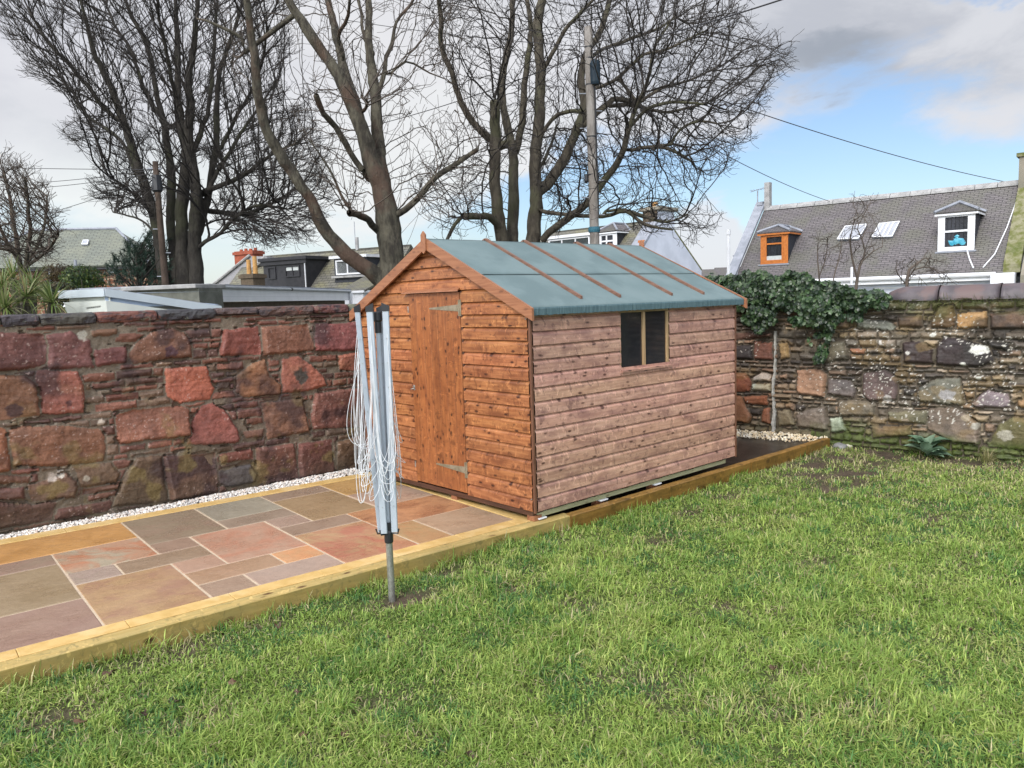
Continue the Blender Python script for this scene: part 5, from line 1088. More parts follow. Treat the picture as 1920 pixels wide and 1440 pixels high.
    # three bare shrubs just over the rubble wall
    for i, (limbs, env, lab, dep, sd) in enumerate([
        ([([(1538, 580), (1537, 530), (1533, 490), (1534, 455)], [1.6, 1.5, 1.2, .8], .2), ([(1537, 520), (1548, 490), (1552, 455)], [1.2, 1, .7], -.2), ([(1562, 570), (1564, 520), (1572, 490), (1578, 460)], [1.4, 1.2, 1, .7], .2)], ([(1525, 440), (1600, 430), (1590, 500), (1545, 520), (1528, 490)], .5), 'low sparse bare shrub over the ivy, nearest the orange framed dormer', 11.2, 31),
        ([([(1603, 580), (1606, 530), (1612, 500), (1622, 470), (1608, 430)], [3, 2.8, 2.2, 1.6, .9], .2), ([(1608, 520), (1598, 480), (1594, 450), (1600, 420)], [2, 1.8, 1.4, .8], -.3), ([(1614, 495), (1640, 470), (1655, 462)], [1.4, 1.1, .7], .2)], ([(1590, 380), (1640, 370), (1660, 450), (1640, 490), (1598, 500), (1590, 440)], 1.), 'tall bare shrub against the slate roof below the skylights', 11.0, 32),
        ([([(1700, 590), (1700, 540), (1705, 505), (1722, 492), (1732, 485)], [3.5, 3.2, 2.6, 2, 1], .2), ([(1702, 525), (1716, 505), (1735, 500), (1745, 480)], [2.2, 1.8, 1.3, .8], -.3), ([(1699, 530), (1686, 515), (1680, 505)], [1.8, 1.4, .8], .2)], ([(1678, 490), (1730, 470), (1790, 500), (1780, 530), (1710, 530), (1680, 520)], 1.), 'low gnarled bare shrub behind the clay coping, below the white dormer', 10.6, 33)]):
        make_tree('bare_shrub', lab, dep, limbs, [(env[0], 1.)], int(170*env[1]), sd, M['twigb'], M['twigb'], .35, .6, .09, .07, (0, 0, .35), .25, limb_d=.6, tipr=.0026, twigs=.35, group='bare shrubs beyond the rubble wall', lumps=0, tl=(.08, .22))
build_trees()
# ------------------------------------------------------------------ houses beyond the walls
M['slate'] = slate('grey_purple_slate', (.155, .14, .147), (.115, .104, .11), (.125, .125, .098), .21, .078, bump=.8)
M['slateg'] = slate('green_grey_slate', (.17, .185, .155), (.14, .155, .13), (.20, .21, .16), .3, .13, bump=.3)
M['slatem'] = slate('mossy_slate', (.155, .15, .125), (.12, .115, .10), (.19, .18, .10), .26, .12)
M['slatedk'] = slate('dark_cheek_slate', (.028, .032, .045), (.02, .022, .03), (.03, .035, .05), .25, .1, bump=.3)
M['lead'] = pmat('lead_flashing', (.30, .32, .37), (.22, .24, .28), 4, .5, .4)
M['skew'] = pmat('pale_stone_skew', (.38, .38, .38), (.26, .26, .26), 5, .8, .3, .3, 60)
M['moss'] = pmat('mossy_stone', (.12, .13, .04), (.24, .23, .15), 6, .9, .2, .5, 40, c3=(.09, .11, .03))
M['orangewood'] = pmat('orange_stained_window', (.52, .17, .03), (.43, .13, .025), 12, .4, .5)
M['blackpaint'] = pmat('black_painted_timber', (.018, .019, .024), (.03, .03, .036), 8, .55, .4, .3, 50)
M['redbrick'] = pmat('red_chimney_brick', (.33, .09, .05), (.24, .065, .04), 8, .8, .3, .3, 60)
M['claypot'] = pmat('yellow_clay_pot', (.52, .30, .11), (.42, .23, .08), 8, .6, .3)
M['brownbrick'] = pmat('brown_brick', (.13, .10, .07), (.09, .07, .05), 14, .85, .3, .4, 60)
M['harl'] = pmat('grey_harling', (.33, .33, .35), (.26, .26, .28), 25, .9, .2, .5, 90)
M['curtain'] = pmat('net_curtain', (.55, .58, .58), (.42, .46, .47), 6, .8, .2, stretch=(12, 12, 1))
M['bluebag'] = pmat('blue_plastic_bag', (.03, .30, .45), (.10, .42, .55), 6, .4, .5)
class House:
    def __init__(s, name, label, a, b, pitch, group=None):
        s.a = np.array(a); b = np.array(b); ex = (b-s.a)*[1, 1, 0]; s.L = np.linalg.norm(ex); s.ex = ex/s.L; s.ey = np.array([-s.ex[1], s.ex[0], 0])
        if s.ey@((s.a+b)/2-CAM) < 0: s.ey = -s.ey
        s.zr = (s.a[2]+b[2])/2; s.t = math.tan(RAD(pitch)); s.O = np.array([s.a[0], s.a[1], -.34])
        ang = math.atan2(s.ex[1], s.ex[0]); s.sg = 1 if abs(-sin(ang)-s.ey[0])+abs(cos(ang)-s.ey[1]) < 1e-3 else -1
        s.R = empty(name, tuple(s.O), ang, label=label, cat='house', group=group)
    def loc(s, p): q = np.asarray(p)-s.O; return (q@s.ex, q@s.ey*s.sg, q[2])    # y handed with the empty
    def roof(s, x, y): return s._l(onpl(x, y, [s.a[0], s.a[1], s.zr], np.array([0, 0, 1.])-s.t*s.ey))
    def _l(s, p): q = np.asarray(p)-s.O; return np.array([q@s.ex, q@s.ey, q[2]])
    def front(s, x, y, yy): return s._l(onpl(x, y, s.O+yy*s.ey, s.ey))
    def side(s, x, y, xx): return s._l(onpl(x, y, s.O+xx*s.ex, s.ex))
    def mb(s): return HMB(s)
    def rz(s, y): return s.zr+.34+s.t*y
class HMB(MB):
    def __init__(s, h): super().__init__(); s.h = h
    def build(s, name, mat, parent=None, **k):
        if s.h.sg < 0: s.V = [(x, -y, z) for x, y, z in s.V]; s.F = [f[::-1] for f in s.F]
        return super().build(name, mat, parent if parent is not None else s.h.R, **k)
    def slab(s, pts, th, uvf=None, c=None):
        """flat polygon (list of local points) thickened downwards"""
        P = [np.array(p, float) for p in pts]; n = np.cross(P[1]-P[0], P[2]-P[0]); n /= np.linalg.norm(n)
        if n[2] < 0: n = -n
        Q = [p-n*th for p in P]; k = len(P); uv = [uvf(p) if uvf else (p[0], p[1]+p[2]) for p in P]*2
        nn = np.cross(P[1]-P[0], P[2]-P[0]); f = list(range(k)) if nn@n > 0 else list(range(k))[::-1]
        F = [f, [i+k for i in f[::-1]]]+[[f[i], f[i]+k, f[(i+1) % k]+k, f[(i+1) % k]] for i in range(k)]
        s.add(P+Q, F, uv, c)
def roof_uv(h): return lambda p: (p[0], -p[1]/cos(math.atan(h.t)))
def window(h, x0, x1, z0, z1, y, wallparent, fm, gm, rows=(0.5,), cols=(), fw=.06, out=.03, name='window', curtain=None):
    w = h.mb(); f = fw
    w.box(x0, x1, y-out, y+.05, z1-f, z1); w.box(x0, x1, y-out, y+.05, z0, z0+f); w.box(x0, x0+f, y-out, y+.05, z0+f, z1-f); w.box(x1-f, x1, y-out, y+.05, z0+f, z1-f)
    for r_ in rows: zz = z0+(z1-z0)*r_; w.box(x0+f, x1-f, y-out*.8, y+.04, zz-f*.45, zz+f*.45)
    for c_ in cols: xx = x0+(x1-x0)*c_; w.box(xx-f*.45, xx+f*.45, y-out*.7, y+.04, z0+f, z1-f)
    o = w.build(name, fm, wallparent); g = h.mb(); g.box(x0+f*.9, x1-f*.9, y+.01, y+.02, z0+f*.9, z1-f*.9); g.build('pane', gm, o)
    if curtain:
        c = h.mb(); c.box(x0+f, x1-f, y-.004, y+.006, z0+f+(z1-z0)*curtain[0], z0+(z1-z0)*curtain[1]); c.build('blind', M['curtain'], o)
    return o
def dormer(h, BL, BR, TL, fm, label=None, hip=None, over=.10, apex=.42, cheek=None, rows=(.62,), cols=(), gm=None, fw=.07, surround=.16, roofm=None, curtain=None):
    a = h.roof(*BL); b = h.roof(*BR); yf = (a[1]+b[1])/2; x0, x1 = a[0], b[0]; zb = h.rz(yf); zt = h.front(*TL, yf)[2]; yb = (zt-h.rz(0))/h.t
    d = h.mb(); d.box(x0, x1, yf+.01, yf+.12, zb-.05, zt)
    D = d.build('dormer', cheek or M['slatedk'], None, label=label)
    for xs in ((x0+.001, x0+.04), (x1-.04, x1-.001)):
        c = h.mb(); P = [(xs[0], yf+.121, zb-.05), (xs[0], yf+.121, zt), (xs[0], yb, zt)]; c.prism(P, (xs[0], 0, 0), (xs[1], 0, 0)); c.build('cheek', cheek or M['slatedk'], D)
    f = h.mb(); s = surround; f.box(x0-.01, x0+s, yf-.02, yf+.008, zb, zt); f.box(x1-s, x1+.01, yf-.02, yf+.008, zb, zt); f.box(x0+s, x1-s, yf-.02, yf+.008, zt-s*.75, zt); f.box(x0+s, x1-s, yf-.025, yf+.008, zb, zb+s*.5)
    f.build('surround', fm, D)
    window(h, x0+s, x1-s, zb+s*.5, zt-s*.75, yf, D, fm, gm or M['glassfar'], rows, cols, fw, .03, curtain=curtain)
    # hipped slate roof
    o = over; zc = zt+apex*(x1-x0)/2; xm = (x0+x1)/2; ya = yf+(x1-x0)*.42; yr = (zc-h.rz(0))/h.t; yo = (zt-h.rz(0))/h.t
    E0, E1 = (x0-o, yf-o, zt), (x1+o, yf-o, zt); A = (xm, ya, zc); B = (xm, yr+.05, zc); C0, C1 = (x0-o, yo+.05, zt), (x1+o, yo+.05, zt)
    r = h.mb(); r.slab([E0, E1, A], .04); r.slab([E1, C1, B, A], .04, lambda p: (p[1], p[2]+p[0])); r.slab([C0, E0, A, B], .04, lambda p: (p[1], p[2]+p[0])); R_ = r.build('dormer_roof', roofm or M['slate'], D)
    l = h.mb(); up = np.array([0, 0, .025])
    for p, q in ((E0, A), (E1, A), (A, B), (B, C1)): l.tube([np.array(p)+up, np.array(q)+up], .045, 6)
    l.build('lead_ridge', M['lead'], R_)
    sl = h.mb(); sl.box(x0-.06, x1+.06, yf-.08, yf+.02, zb-.05, zb-.005); sl.build('sill', M['lead'], D)
    ea = h.mb(); ea.box(x0-o+.01, x1+o-.01, yf-o+.01, yf-o+.03, zt-.09, zt-.042); ea.box(x1+o-.03, x1+o-.01, yf-o+.03, yo, zt-.09, zt-.042); ea.build('eaves_board', fm, D)
    return D, (x0, x1, yf, zb, zt)
def skylight(h, BL, BR, TR, TL, bars, label=None):
    P = [h.roof(*q) for q in (BL, BR, TR, TL)]; n = np.array([0, -h.t, 1.]); n /= np.linalg.norm(n)
    m = h.mb(); Q = [p+n*.07 for p in P]; m.slab(Q, .10); F = m.build('skylight', M['lead'], None, label=label)
    g = h.mb(); c = sum(Q)/4; G = [c+(q-c)*.93+n*.012 for q in Q]; g.slab(G, .01); g.build('pane', M['skyglass'], F)
    b = h.mb()
    for i in range(1, bars+1):
        t = i/(bars+1); u = G[0]+(G[1]-G[0])*t+n*.01; v = G[3]+(G[2]-G[3])*t+n*.01; b.tube([u, v], .022, 5)
    for u, v in ((Q[0], Q[1]), (Q[1], Q[2]), (Q[2], Q[3]), (Q[3], Q[0])): b.tube([u+n*.015, v+n*.015], .018, 5)
    b.build('glazing_bars', M['white'], F)
M['skyglass'] = pmat('skylight_glass', (.30, .32, .36), (.38, .40, .45), 3, .12, .6)
def build_house_right():
    h = House('slate_roofed_cottage', 'long grey slate roofed cottage with two skylights, an orange and a white dormer', atd(1450, 392, 26.5), atd(1912, 338, 22), 45)
    x0 = -.30; x1 = h.L+.05; ye = -2.52; z = lambda y: h.rz(y)
    r = h.mb()
    # front slope split into strips so the slates sit unevenly
    nx, ny = 60, 26; vs = []; uv = []
    for i in range(nx+1):
        for j in range(ny+1):
            x = x0+(x1-x0)*i/nx; y = ye*j/ny; dz = .035*(vnoise(np.array([x*.9]), np.array([y*1.2]), 9, 2)[0]-.5); vs.append((x, y, z(y)+dz)); uv.append((x, -y/cos(RAD(45))))
    F = [[i*(ny+1)+j, i*(ny+1)+j+1, (i+1)*(ny+1)+j+1, (i+1)*(ny+1)+j] for i in range(nx) for j in range(ny)]
    r.add(vs, F, uv); r.slab([(x0, 0, z(0)-.03), (x1, 0, z(0)-.03), (x1, ye, z(ye)-.03), (x0, ye, z(ye)-.03)], .1, roof_uv(h)); r.slab([(x0, 0, z(0)-.02), (x1, 0, z(0)-.02), (x1, 2.6, z(0)-2.6), (x0, 2.6, z(0)-2.6)], .1, roof_uv(h))
    RO = r.build('roof', M['slate'])
    rd = h.mb(); n = 13
    for i in range(n): a = x0+(x1-x0)*i/n+.008; b = x0+(x1-x0)*(i+1)/n-.008; rd.prism([(a, -.13, z(0)-.09), (a, -.11, z(0)-.02), (a, 0, z(0)+.07), (a, .11, z(0)-.02), (a, .13, z(0)-.09)], (a, 0, 0), (b, 0, 0))
    rd.build('ridge_tiles', M['skew'], RO)
    w = h.mb(); w.box(x0+.1, x1-.1, ye+.25, 2.3, 0, z(ye)-.12)
    for x in (x0+.1, x1-.1-.2): w.prism([(x, ye+.25, z(ye)-.12), (x, 0, z(0)-.15), (x, 2.3, z(0)-2.45)], (x, 0, 0), (x+.2, 0, 0))
    WA = w.build('wall', M['render'])
    for (a, b, c, d) in ((1640, 1742, 537, 548), (1742, 1825, 532, 545)):
        p = h.front(a, c, ye+.25); q = h.front(b, c, ye+.25); window(h, p[0], q[0], 1.0, p[2]-.03, ye+.25, WA, M['white'], M['glassfar'], (), (.5,), .05, .03)
    g = h.mb(); g.tube([(x0+.3, ye-.06, z(ye)-.03), (x1-.2, ye-.06, z(ye)-.05)], .06, 8); g.box(x0+.4, x1-.3, ye-.02, ye+.24, z(ye)-.20, z(ye)-.10); g.build('gutter', M['white'], WA)
    g = h.mb(); p = h.front(1861, 525, ye+.2); g.cyl((p[0], ye+.18, 0), (p[0], ye+.18, z(ye)-.2), .035); g.build('downpipe', M['white'], WA)
    g = h.mb(); g.box(x1-.28, x1+.25, ye-.28, ye+.05, z(ye)-.36, z(ye)-.02); g.build('skew_putt', M['cloth'], WA)
    p = h.front(1597, 505, ye-.1); g = h.mb(); g.cyl((p[0], ye-.1, z(ye)-.2), (p[0], ye-.1, z(ye)+.32), .035); g.build('vent_pipe', M['white'], WA)
    # stone skews on the gables
    s = h.mb(); s.hexa([(x0-.30, .0, z(0)+.10), (x0+.02, .0, z(0)+.10), (x0+.02, ye, z(ye)+.10), (x0-.30, ye, z(ye)+.10), (x0-.30, .0, z(0)+.22), (x0+.02, .0, z(0)+.22), (x0+.02, ye, z(ye)+.22), (x0-.30, ye, z(ye)+.22)], 1)
    s.box(x0-.22, x0-.02, -.16, .1, z(0)+.1, z(0)+.22); s.build('skew', M['lead'], RO, label='lead grey skew on the far left gable')
    k = h.mb(); k.box(x0-.02+.04, x0+.2, -.1, .12, z(0), z(0)+.85); k.build('vent_stack', M['skew'], RO)
    s = h.mb(); s.hexa([(x1-.04, .05, z(0)-.02), (x1+.34, .05, z(0)-.02), (x1+.34, ye, z(ye)-.02), (x1-.04, ye, z(ye)-.02), (x1-.04, .05, z(0)+.20), (x1+.34, .05, z(0)+.20), (x1+.34, ye, z(ye)+.20), (x1-.04, ye, z(ye)+.20)], 1); s.build('skew', M['moss'], RO, label='mossy stone skew at the right hand gable')
    dormer(h, (1427, 496), (1477, 493), (1427, 437), M['orangewood'], 'small dormer with an orange timber window', rows=(.68,), apex=.5, curtain=(.0, .22), surround=.13, fw=.055)
    D, (a, b, yf, zb, zt) = dormer(h, (1759, 471), (1826, 469), (1759, 400), M['white'], 'dormer with a white window and a blue bag behind the glass', rows=(.52,), apex=.62, surround=.10, fw=.06)
    bag = h.mb(); R0 = np.random.default_rng(3)
    for i in range(9):
        c = np.array([a+(b-a)*(.36+.30*R0.random()), yf+.003, zb+.17+.24*R0.random()]); rr = .05+.06*R0.random()
        k = 9; vs = [c+(0, -.012, 0)]+[c+np.array([cos(2*pi*j/k)*rr*(1+.3*R0.normal()), 0, sin(2*pi*j/k)*rr*.7*(1+.3*R0.normal())]) for j in range(k)]; bag.add(vs, [[0, 1+(j+1) % k, 1+j] for j in range(k)])
    bag.build('bag', M['bluebag'], D)
    skylight(h, (1571, 452), (1610, 451), (1626, 424), (1586, 428), 0, 'plain skylight nearer the orange dormer')
    skylight(h, (1636, 448), (1673, 447), (1687, 419), (1650, 423), 3, 'skylight with three glazing bars')
    for pts in ([(1913, 360), (1888, 430), (1865, 480), (1843, 505)], [(1813, 472), (1818, 490), (1825, 506)]):
        c = h.mb(); c.tube([h.roof(*q)+[0, 0, .05] for q in pts], .018, 5); c.build('cable', M['white'], RO)
    # neighbour: rendered gable
    n = House('rendered_gable_house', 'brown grey rendered gable wall at the right edge of the photo', h.a+h.ex*(h.L+.42), h.a+h.ex*(h.L+3), 45)
    m = n.mb(); yy = -2.75; P = [(0.0, yy+.03, 0), (0.0, yy+.03, h.rz(ye)-.10), (0, 0, h.rz(0)-.05), (0, 2.5, h.rz(0)-2.4), (0, 2.5, 0)]; m.prism(P, (0, 0, 0), (4, 0, 0)); m.build('wall', M['greyrender'])
    c = n.mb(); q = n.front(1914, 350, 0); c.box(q[0]-.02, q[0]+.9, -.35, .35, n.zr+.1, n.zr+1.05); C = c.build('chimney', M['greyrender']); c = n.mb(); c.box(q[0]-.08, q[0]+.96, -.41, .41, n.zr+1.05, n.zr+1.15); c.build('chimney_cope', M['moss'], C)
    # television aerial
    e = empty('television_aerial', tuple(h.O+h.ex*(-.55)+np.array([0, 0, h.rz(0)-.0])), label='thin television aerial on the far left gable of the slate cottage', cat='aerial'); m = MB(); m.cyl((0, 0, -.4), (0, 0, .62), .02); m.build('mast', M['lead'], e)
    m = MB(); exx = h.ex*.55; m.tube([-exx*.45+[0, 0, .6], exx*.6+[0, 0, .72]], .012, 5); [m.cyl(exx*t+np.array([0, 0, .65])-h.ey*.12, exx*t+np.array([0, 0, .65])+h.ey*.12, .008, None, 5) for t in (-.4, -.2, 0, .2, .4, .55)]; m.tube([(0, 0, .1), exx*.7+[0, 0, .35]], .01, 5); m.build('antenna', M['lead'], e)
    # pale flue
    b = atd(1366, 515, 24); t = atd(1366, 432, 24); e = empty('white_flue_pole', (b[0], b[1], -.34), label='tall slim white flue standing between the white gable and slate cottage', cat='flue'); m = MB(); m.cyl((0, 0, 0), (0, 0, t[2]+.34), .05, None, 12); m.build('pipe', M['cloth'], e); m = MB(); m.cyl((0, 0, t[2]+.20), (0, 0, t[2]+.36), .068, None, 12); m.build('cowl', M['cloth'], e)
    # small distant roofs on the skyline in the gap
    for i, (xa, xb, yt, dd, mt, lab) in enumerate(((1300, 1345, 506, 60, M['cloth'], 'tiny pale distant building left of the white flue'), (1340, 1392, 502, 75, M['harl'], 'tiny grey distant building behind the white flue'))):
        a = atd(xa, yt, dd); b = atd(xb, yt-2, dd); e = House('distant_house', lab, a, b, 30, 'distant houses in the gap'); m = e.mb(); m.box(0, e.L, -2, 2, 0, e.zr-.6); m.build('wall', mt); m = e.mb(); m.prism([(0, -2.2, e.zr-.65), (0, 0, e.zr+.34), (0, 2.2, e.zr-.65)], (0, 0, 0), (e.L, 0, 0)); m.build('roof', M['slate'])
    b = atd(1382, 515, 45); t = atd(1382, 482, 45); e = empty('distant_street_lamp', (b[0], b[1], -.3), label='tiny distant lamp post to the right of the white flue', cat='lamp post'); m = MB(); m.cyl((0, 0, 0), (0, 0, t[2]+.3), .05, None, 6); m.build('post', M['lead'], e); m = MB(); m.box(-.2, .2, -.15, .15, t[2]+.3, t[2]+.42); m.build('lantern', M['lead'], e)
build_house_right()

def build_house_left():
    h = House('hipped_stone_house', 'red stone house with a green grey hipped slate roof behind the garden trees', atd(60, 432, 35), atd(218, 430, 35.5), 36)
    z = h.rz; ye = -2.4; L = h.L; hip = 2.0; r = h.mb(); u = roof_uv(h)
    r.slab([(0, 0, z(0)), (L, 0, z(0)), (L+hip, ye, z(ye)), (-hip, ye, z(ye))], .1, u); r.slab([(L, 0, z(0)), (L+hip, -ye, z(ye)), (L+hip, ye, z(ye))], .1, lambda p: (p[1], p[0])); r.slab([(0, 0, z(0)), (-hip, ye, z(ye)), (-hip, -ye, z(ye))], .1, lambda p: (p[1], p[0])); r.slab([(0, 0, z(0)), (-hip, -ye, z(ye)), (L+hip, -ye, z(ye)), (L, 0, z(0))], .1, u)
    RO = r.build('roof', M['slateg']); rd = h.mb(); rd.tube([(0, 0, z(0)+.03), (L, 0, z(0)+.03)], .07, 6); rd.tube([(L, 0, z(0)+.03), (L+hip, ye, z(ye)+.03)], .06, 6); rd.tube([(0, 0, z(0)+.03), (-hip, ye, z(ye)+.03)], .06, 6); rd.build('ridge_tiles', M['lead'], RO)
    mt, nt, b = newmat('coursed_red_rubble'); tc = nt.new('ShaderNodeUVMap').outputs[0]; w = nt.vm('ADD', tc, nt.vm('MULTIPLY', nt.vm('SUBTRACT', nt.noise(tc, 4, 3, out='Color'), (.5, .5, .5)), (.25, .2, 0)))
    br = nt.new('ShaderNodeTexBrick'); nt.l.new(w, br.inputs['Vector']); br.inputs['Scale'].default_value = 1; br.inputs['Brick Width'].default_value = .5; br.inputs['Row Height'].default_value = .24; br.inputs['Mortar Size'].default_value = .022; br.inputs['Mortar Smooth'].default_value = .3
    br.inputs['Color1'].default_value = (.20, .075, .045, 1); br.inputs['Color2'].default_value = (.10, .065, .05, 1); br.inputs['Mortar'].default_value = (.36, .29, .20, 1); nt.put(b.inputs['Base Color'], nt.mix(nt.mr(nt.noise(w, 1.5, 3), .4, .65, 0, .6), br.outputs['Color'], (.27, .10, .05), 'MIX')); nt.l.new(nt.mix(nt.m('MULTIPLY', br.outputs['Fac'], .9), nt.mix(nt.mr(nt.noise(w, 1.5, 3), .4, .65, 0, .6), br.outputs['Color'], (.27, .10, .05)), (.36, .29, .20)), b.inputs['Base Color']); b.inputs['Roughness'].default_value = .9
    w_ = h.mb(); xa, xb = -hip+.15, L+hip-.15; w_.box(xa, xb, ye+.2, -ye-.2, 0, z(ye)-.08); w_.UV = [(v[0], v[2]) for v in w_.V]; WA = w_.build('wall', mt)
    f = h.mb(); f.box(-hip, L+hip, ye-.02, ye+.19, z(ye)-.17, z(ye)-.1); f.build('eaves_board', M['blackpaint'], WA)
    for (xa, xb, ya, yb) in ((203, 214, 493, 512), (156, 168, 519, 531)):
        p = h.front(xa, yb, ye+.2); q = h.front(xb, ya, ye+.2); window(h, p[0], q[0], p[2], q[2], ye+.2, WA, M['white'], M['glassfar'], (.5,), (), .06)
    p = h.front(141, 478, ye); g = h.mb(); g.cyl((p[0], ye-.05, z(ye)-.9), (p[0], ye-.05, z(ye)+.25), .06); g.build('vent_pipe', M['lead'], WA); g = h.mb(); p = h.front(91, 510, ye); g.cyl((p[0], ye+.1, 0), (p[0], ye+.1, z(ye)-.15), .05); g.build('downpipe', M['lead'], WA)
    skylight(h, (154, 461), (165, 461), (167, 453), (157, 453), 0)
build_house_left()

def build_house_black():
    h = House('black_dormer_house', 'grey roofed cottage with a black box dormer and red chimney behind the white garage', atd(470, 482, 30), atd(705, 463, 27), 45)
    z = h.rz; ye = -1.9; L = h.L+1.5; r = h.mb(); x0 = -.1; u = roof_uv(h)
    r.slab([(x0, 0, z(0)), (L, 0, z(0)), (L, ye, z(ye)), (x0, ye, z(ye))], .1, u); r.slab([(x0, 0, z(0)), (x0, -ye, z(ye)), (L, -ye, z(ye)), (L, 0, z(0))], .1, u); RO = r.build('roof', M['slatem'])
    w = h.mb(); w.box(x0+.1, L-.1, ye+.2, -ye-.2, 0, z(ye)-.1); w.build('wall', M['cloth'])
    # the harled gable wing to the left, its skew running down towards the camera
    g = h.mb(); a = h.front(398, 533, -.4); t = h.front(470, 480, -.4); b_ = h.front(500, 481, -.4); e_ = h.front(500, 560, -.4)
    P = [(a[0], -.4, a[2]), (t[0], -.4, t[2]), (b_[0], -.4, b_[2]), (b_[0], -.4, 0), (a[0]-.3, -.4, 0)]; g.prism(P, (0, -.4, 0), (0, -.1, 0)); g.build('gable_wall', M['harl'])
    s = h.mb(); s.tube([(a[0]-.2, -.45, a[2]-.15), (t[0], -.45, t[2]+.03)], .05, 6); s.build('skew', M['skew'], RO)
    s = h.mb(); p = h.front(438, 534, -.5); q = h.front(498, 482, -.5); s.tube([(p[0], -.5, p[2]), (q[0], -.5, q[2])], .08, 6); s.build('skew', M['skew'], RO)
    def chim(xa, xb, yt, yb, y, mt, pots, pm, nm, name='chimney', pw=.09, ph=.2):
        p = h.front(xa, yb, y); q = h.front(xb, yt, y); c = h.mb(); c.box(p[0], q[0], y, y+.5, p[2]-.6, q[2]); c.box(p[0]-.05, q[0]+.05, y-.05, y+.55, q[2]-.14, q[2]-.03); C = c.build(name, mt)
        for i in range(pots): xx = p[0]+(q[0]-p[0])*(i+.5)/pots; c = h.mb(); c.cyl((xx, y+.25, q[2]-.01), (xx, y+.25, q[2]+ph*(1+.2*(i % 2))), pw, pw*.85, 10); c.build('chimney_pot', pm, C)
    chim(440, 474, 469, 489, .0, M['redbrick'], 4, M['redbrick'], 4, ph=.09, pw=.07)
    chim(452, 474, 513, 534, -3.2, M['brownbrick'], 2, M['claypot'], 2, pw=.08, ph=.48)
    # box dormer
    yf = -1.45; a = h.front(496, 536, yf); b = h.front(573, 480, yf); zt = h.front(573, 482, yf)[2]; D = h.mb(); D.box(a[0], b[0], yf, -.2, z(yf)-.3, zt-.06); DD_ = D.build('dormer', M['blackpaint'])
    c = h.mb(); c.box(a[0]-.12, b[0]+.12, yf-.13, -.05, zt-.06, zt+.05); c.box(a[0]-.06, b[0]+.06, yf-.07, yf-.001, zt-.20, zt-.061); c.build('cornice', M['blackpaint'], DD_)
    for (xa, xb, ya, yb, cs) in ((504, 517, 500, 524, ()), (536, 562, 497, 520, (.5,))):
        p = h.front(xa, yb, yf); q = h.front(xb, ya, yf); window(h, p[0], q[0], p[2], q[2], yf-.005, DD_, M['blackpaint'], M['glassfar'], (), cs, .045, .03, curtain=(.45, .88) if cs else None)
    p = h.front(573, 500, yf-.04); m = h.mb(); m.cyl((b[0]-.03, yf-.04, z(yf)-.3), (b[0]-.03, yf-.04, zt-.15), .02); m.build('downpipe', M['white'], DD_)
    # white dormer, partly behind the leaning limb
    yf = -1.2; a = h.front(632, 516, yf); b = h.front(678, 485, yf); D = h.mb(); D.box(a[0]-.1, b[0]+.2, yf, -.3, z(yf)-.2, b[2]+.05); D2 = D.build('dormer', M['slatedk']); c = h.mb(); c.box(a[0]-.22, b[0]+.3, yf-.12, -.2, b[2]+.05, b[2]+.14); c.build('cornice', M['cloth'], D2)
    window(h, a[0], b[0], a[2], b[2], yf-.01, D2, M['white'], M['curtain'], (), (.45,), .05, .04); c = h.mb(); c.box(a[0]-.15, b[0]+.2, yf-.12, yf, a[2]-.1, a[2]-.03); c.build('sill', M['skew'], D2)
    # lower white extension
    p = h.front(655, 548, -2.6); e = h.mb(); e.box(p[0]-.4, L, -2.6, ye, 0, p[2]-.03); E_ = e.build('extension_wall', M['cloth']); c = h.mb(); c.box(p[0]-.45, L+.1, -2.68, ye-.1, p[2]-.03, p[2]+.04); c.build('extension_coping', M['white'], E_)
    r = h.mb(); r.slab([(p[0]-.45, -2.66, p[2]+.04), (L+.1, -2.66, p[2]+.04), (L+.1, -.9, z(-.9)+.01), (p[0]-.45, -.9, z(-.9)+.01)], .06, u); r.build('extension_roof', M['slatem'])
    # vent pipe and aerial on the ridge
    p = h.front(669, 445, 0); c = h.mb(); c.cyl((p[0], 0, z(0)-.1), (p[0], 0, p[2]), .06); c.build('vent_stack', M['skew'], RO); c = h.mb(); c.cyl((p[0]-.08, 0, z(0)-.1), (p[0]-.08, 0, p[2]+.55), .012, None, 5); c.build('aerial_mast', M['lead'], RO)
build_house_black()

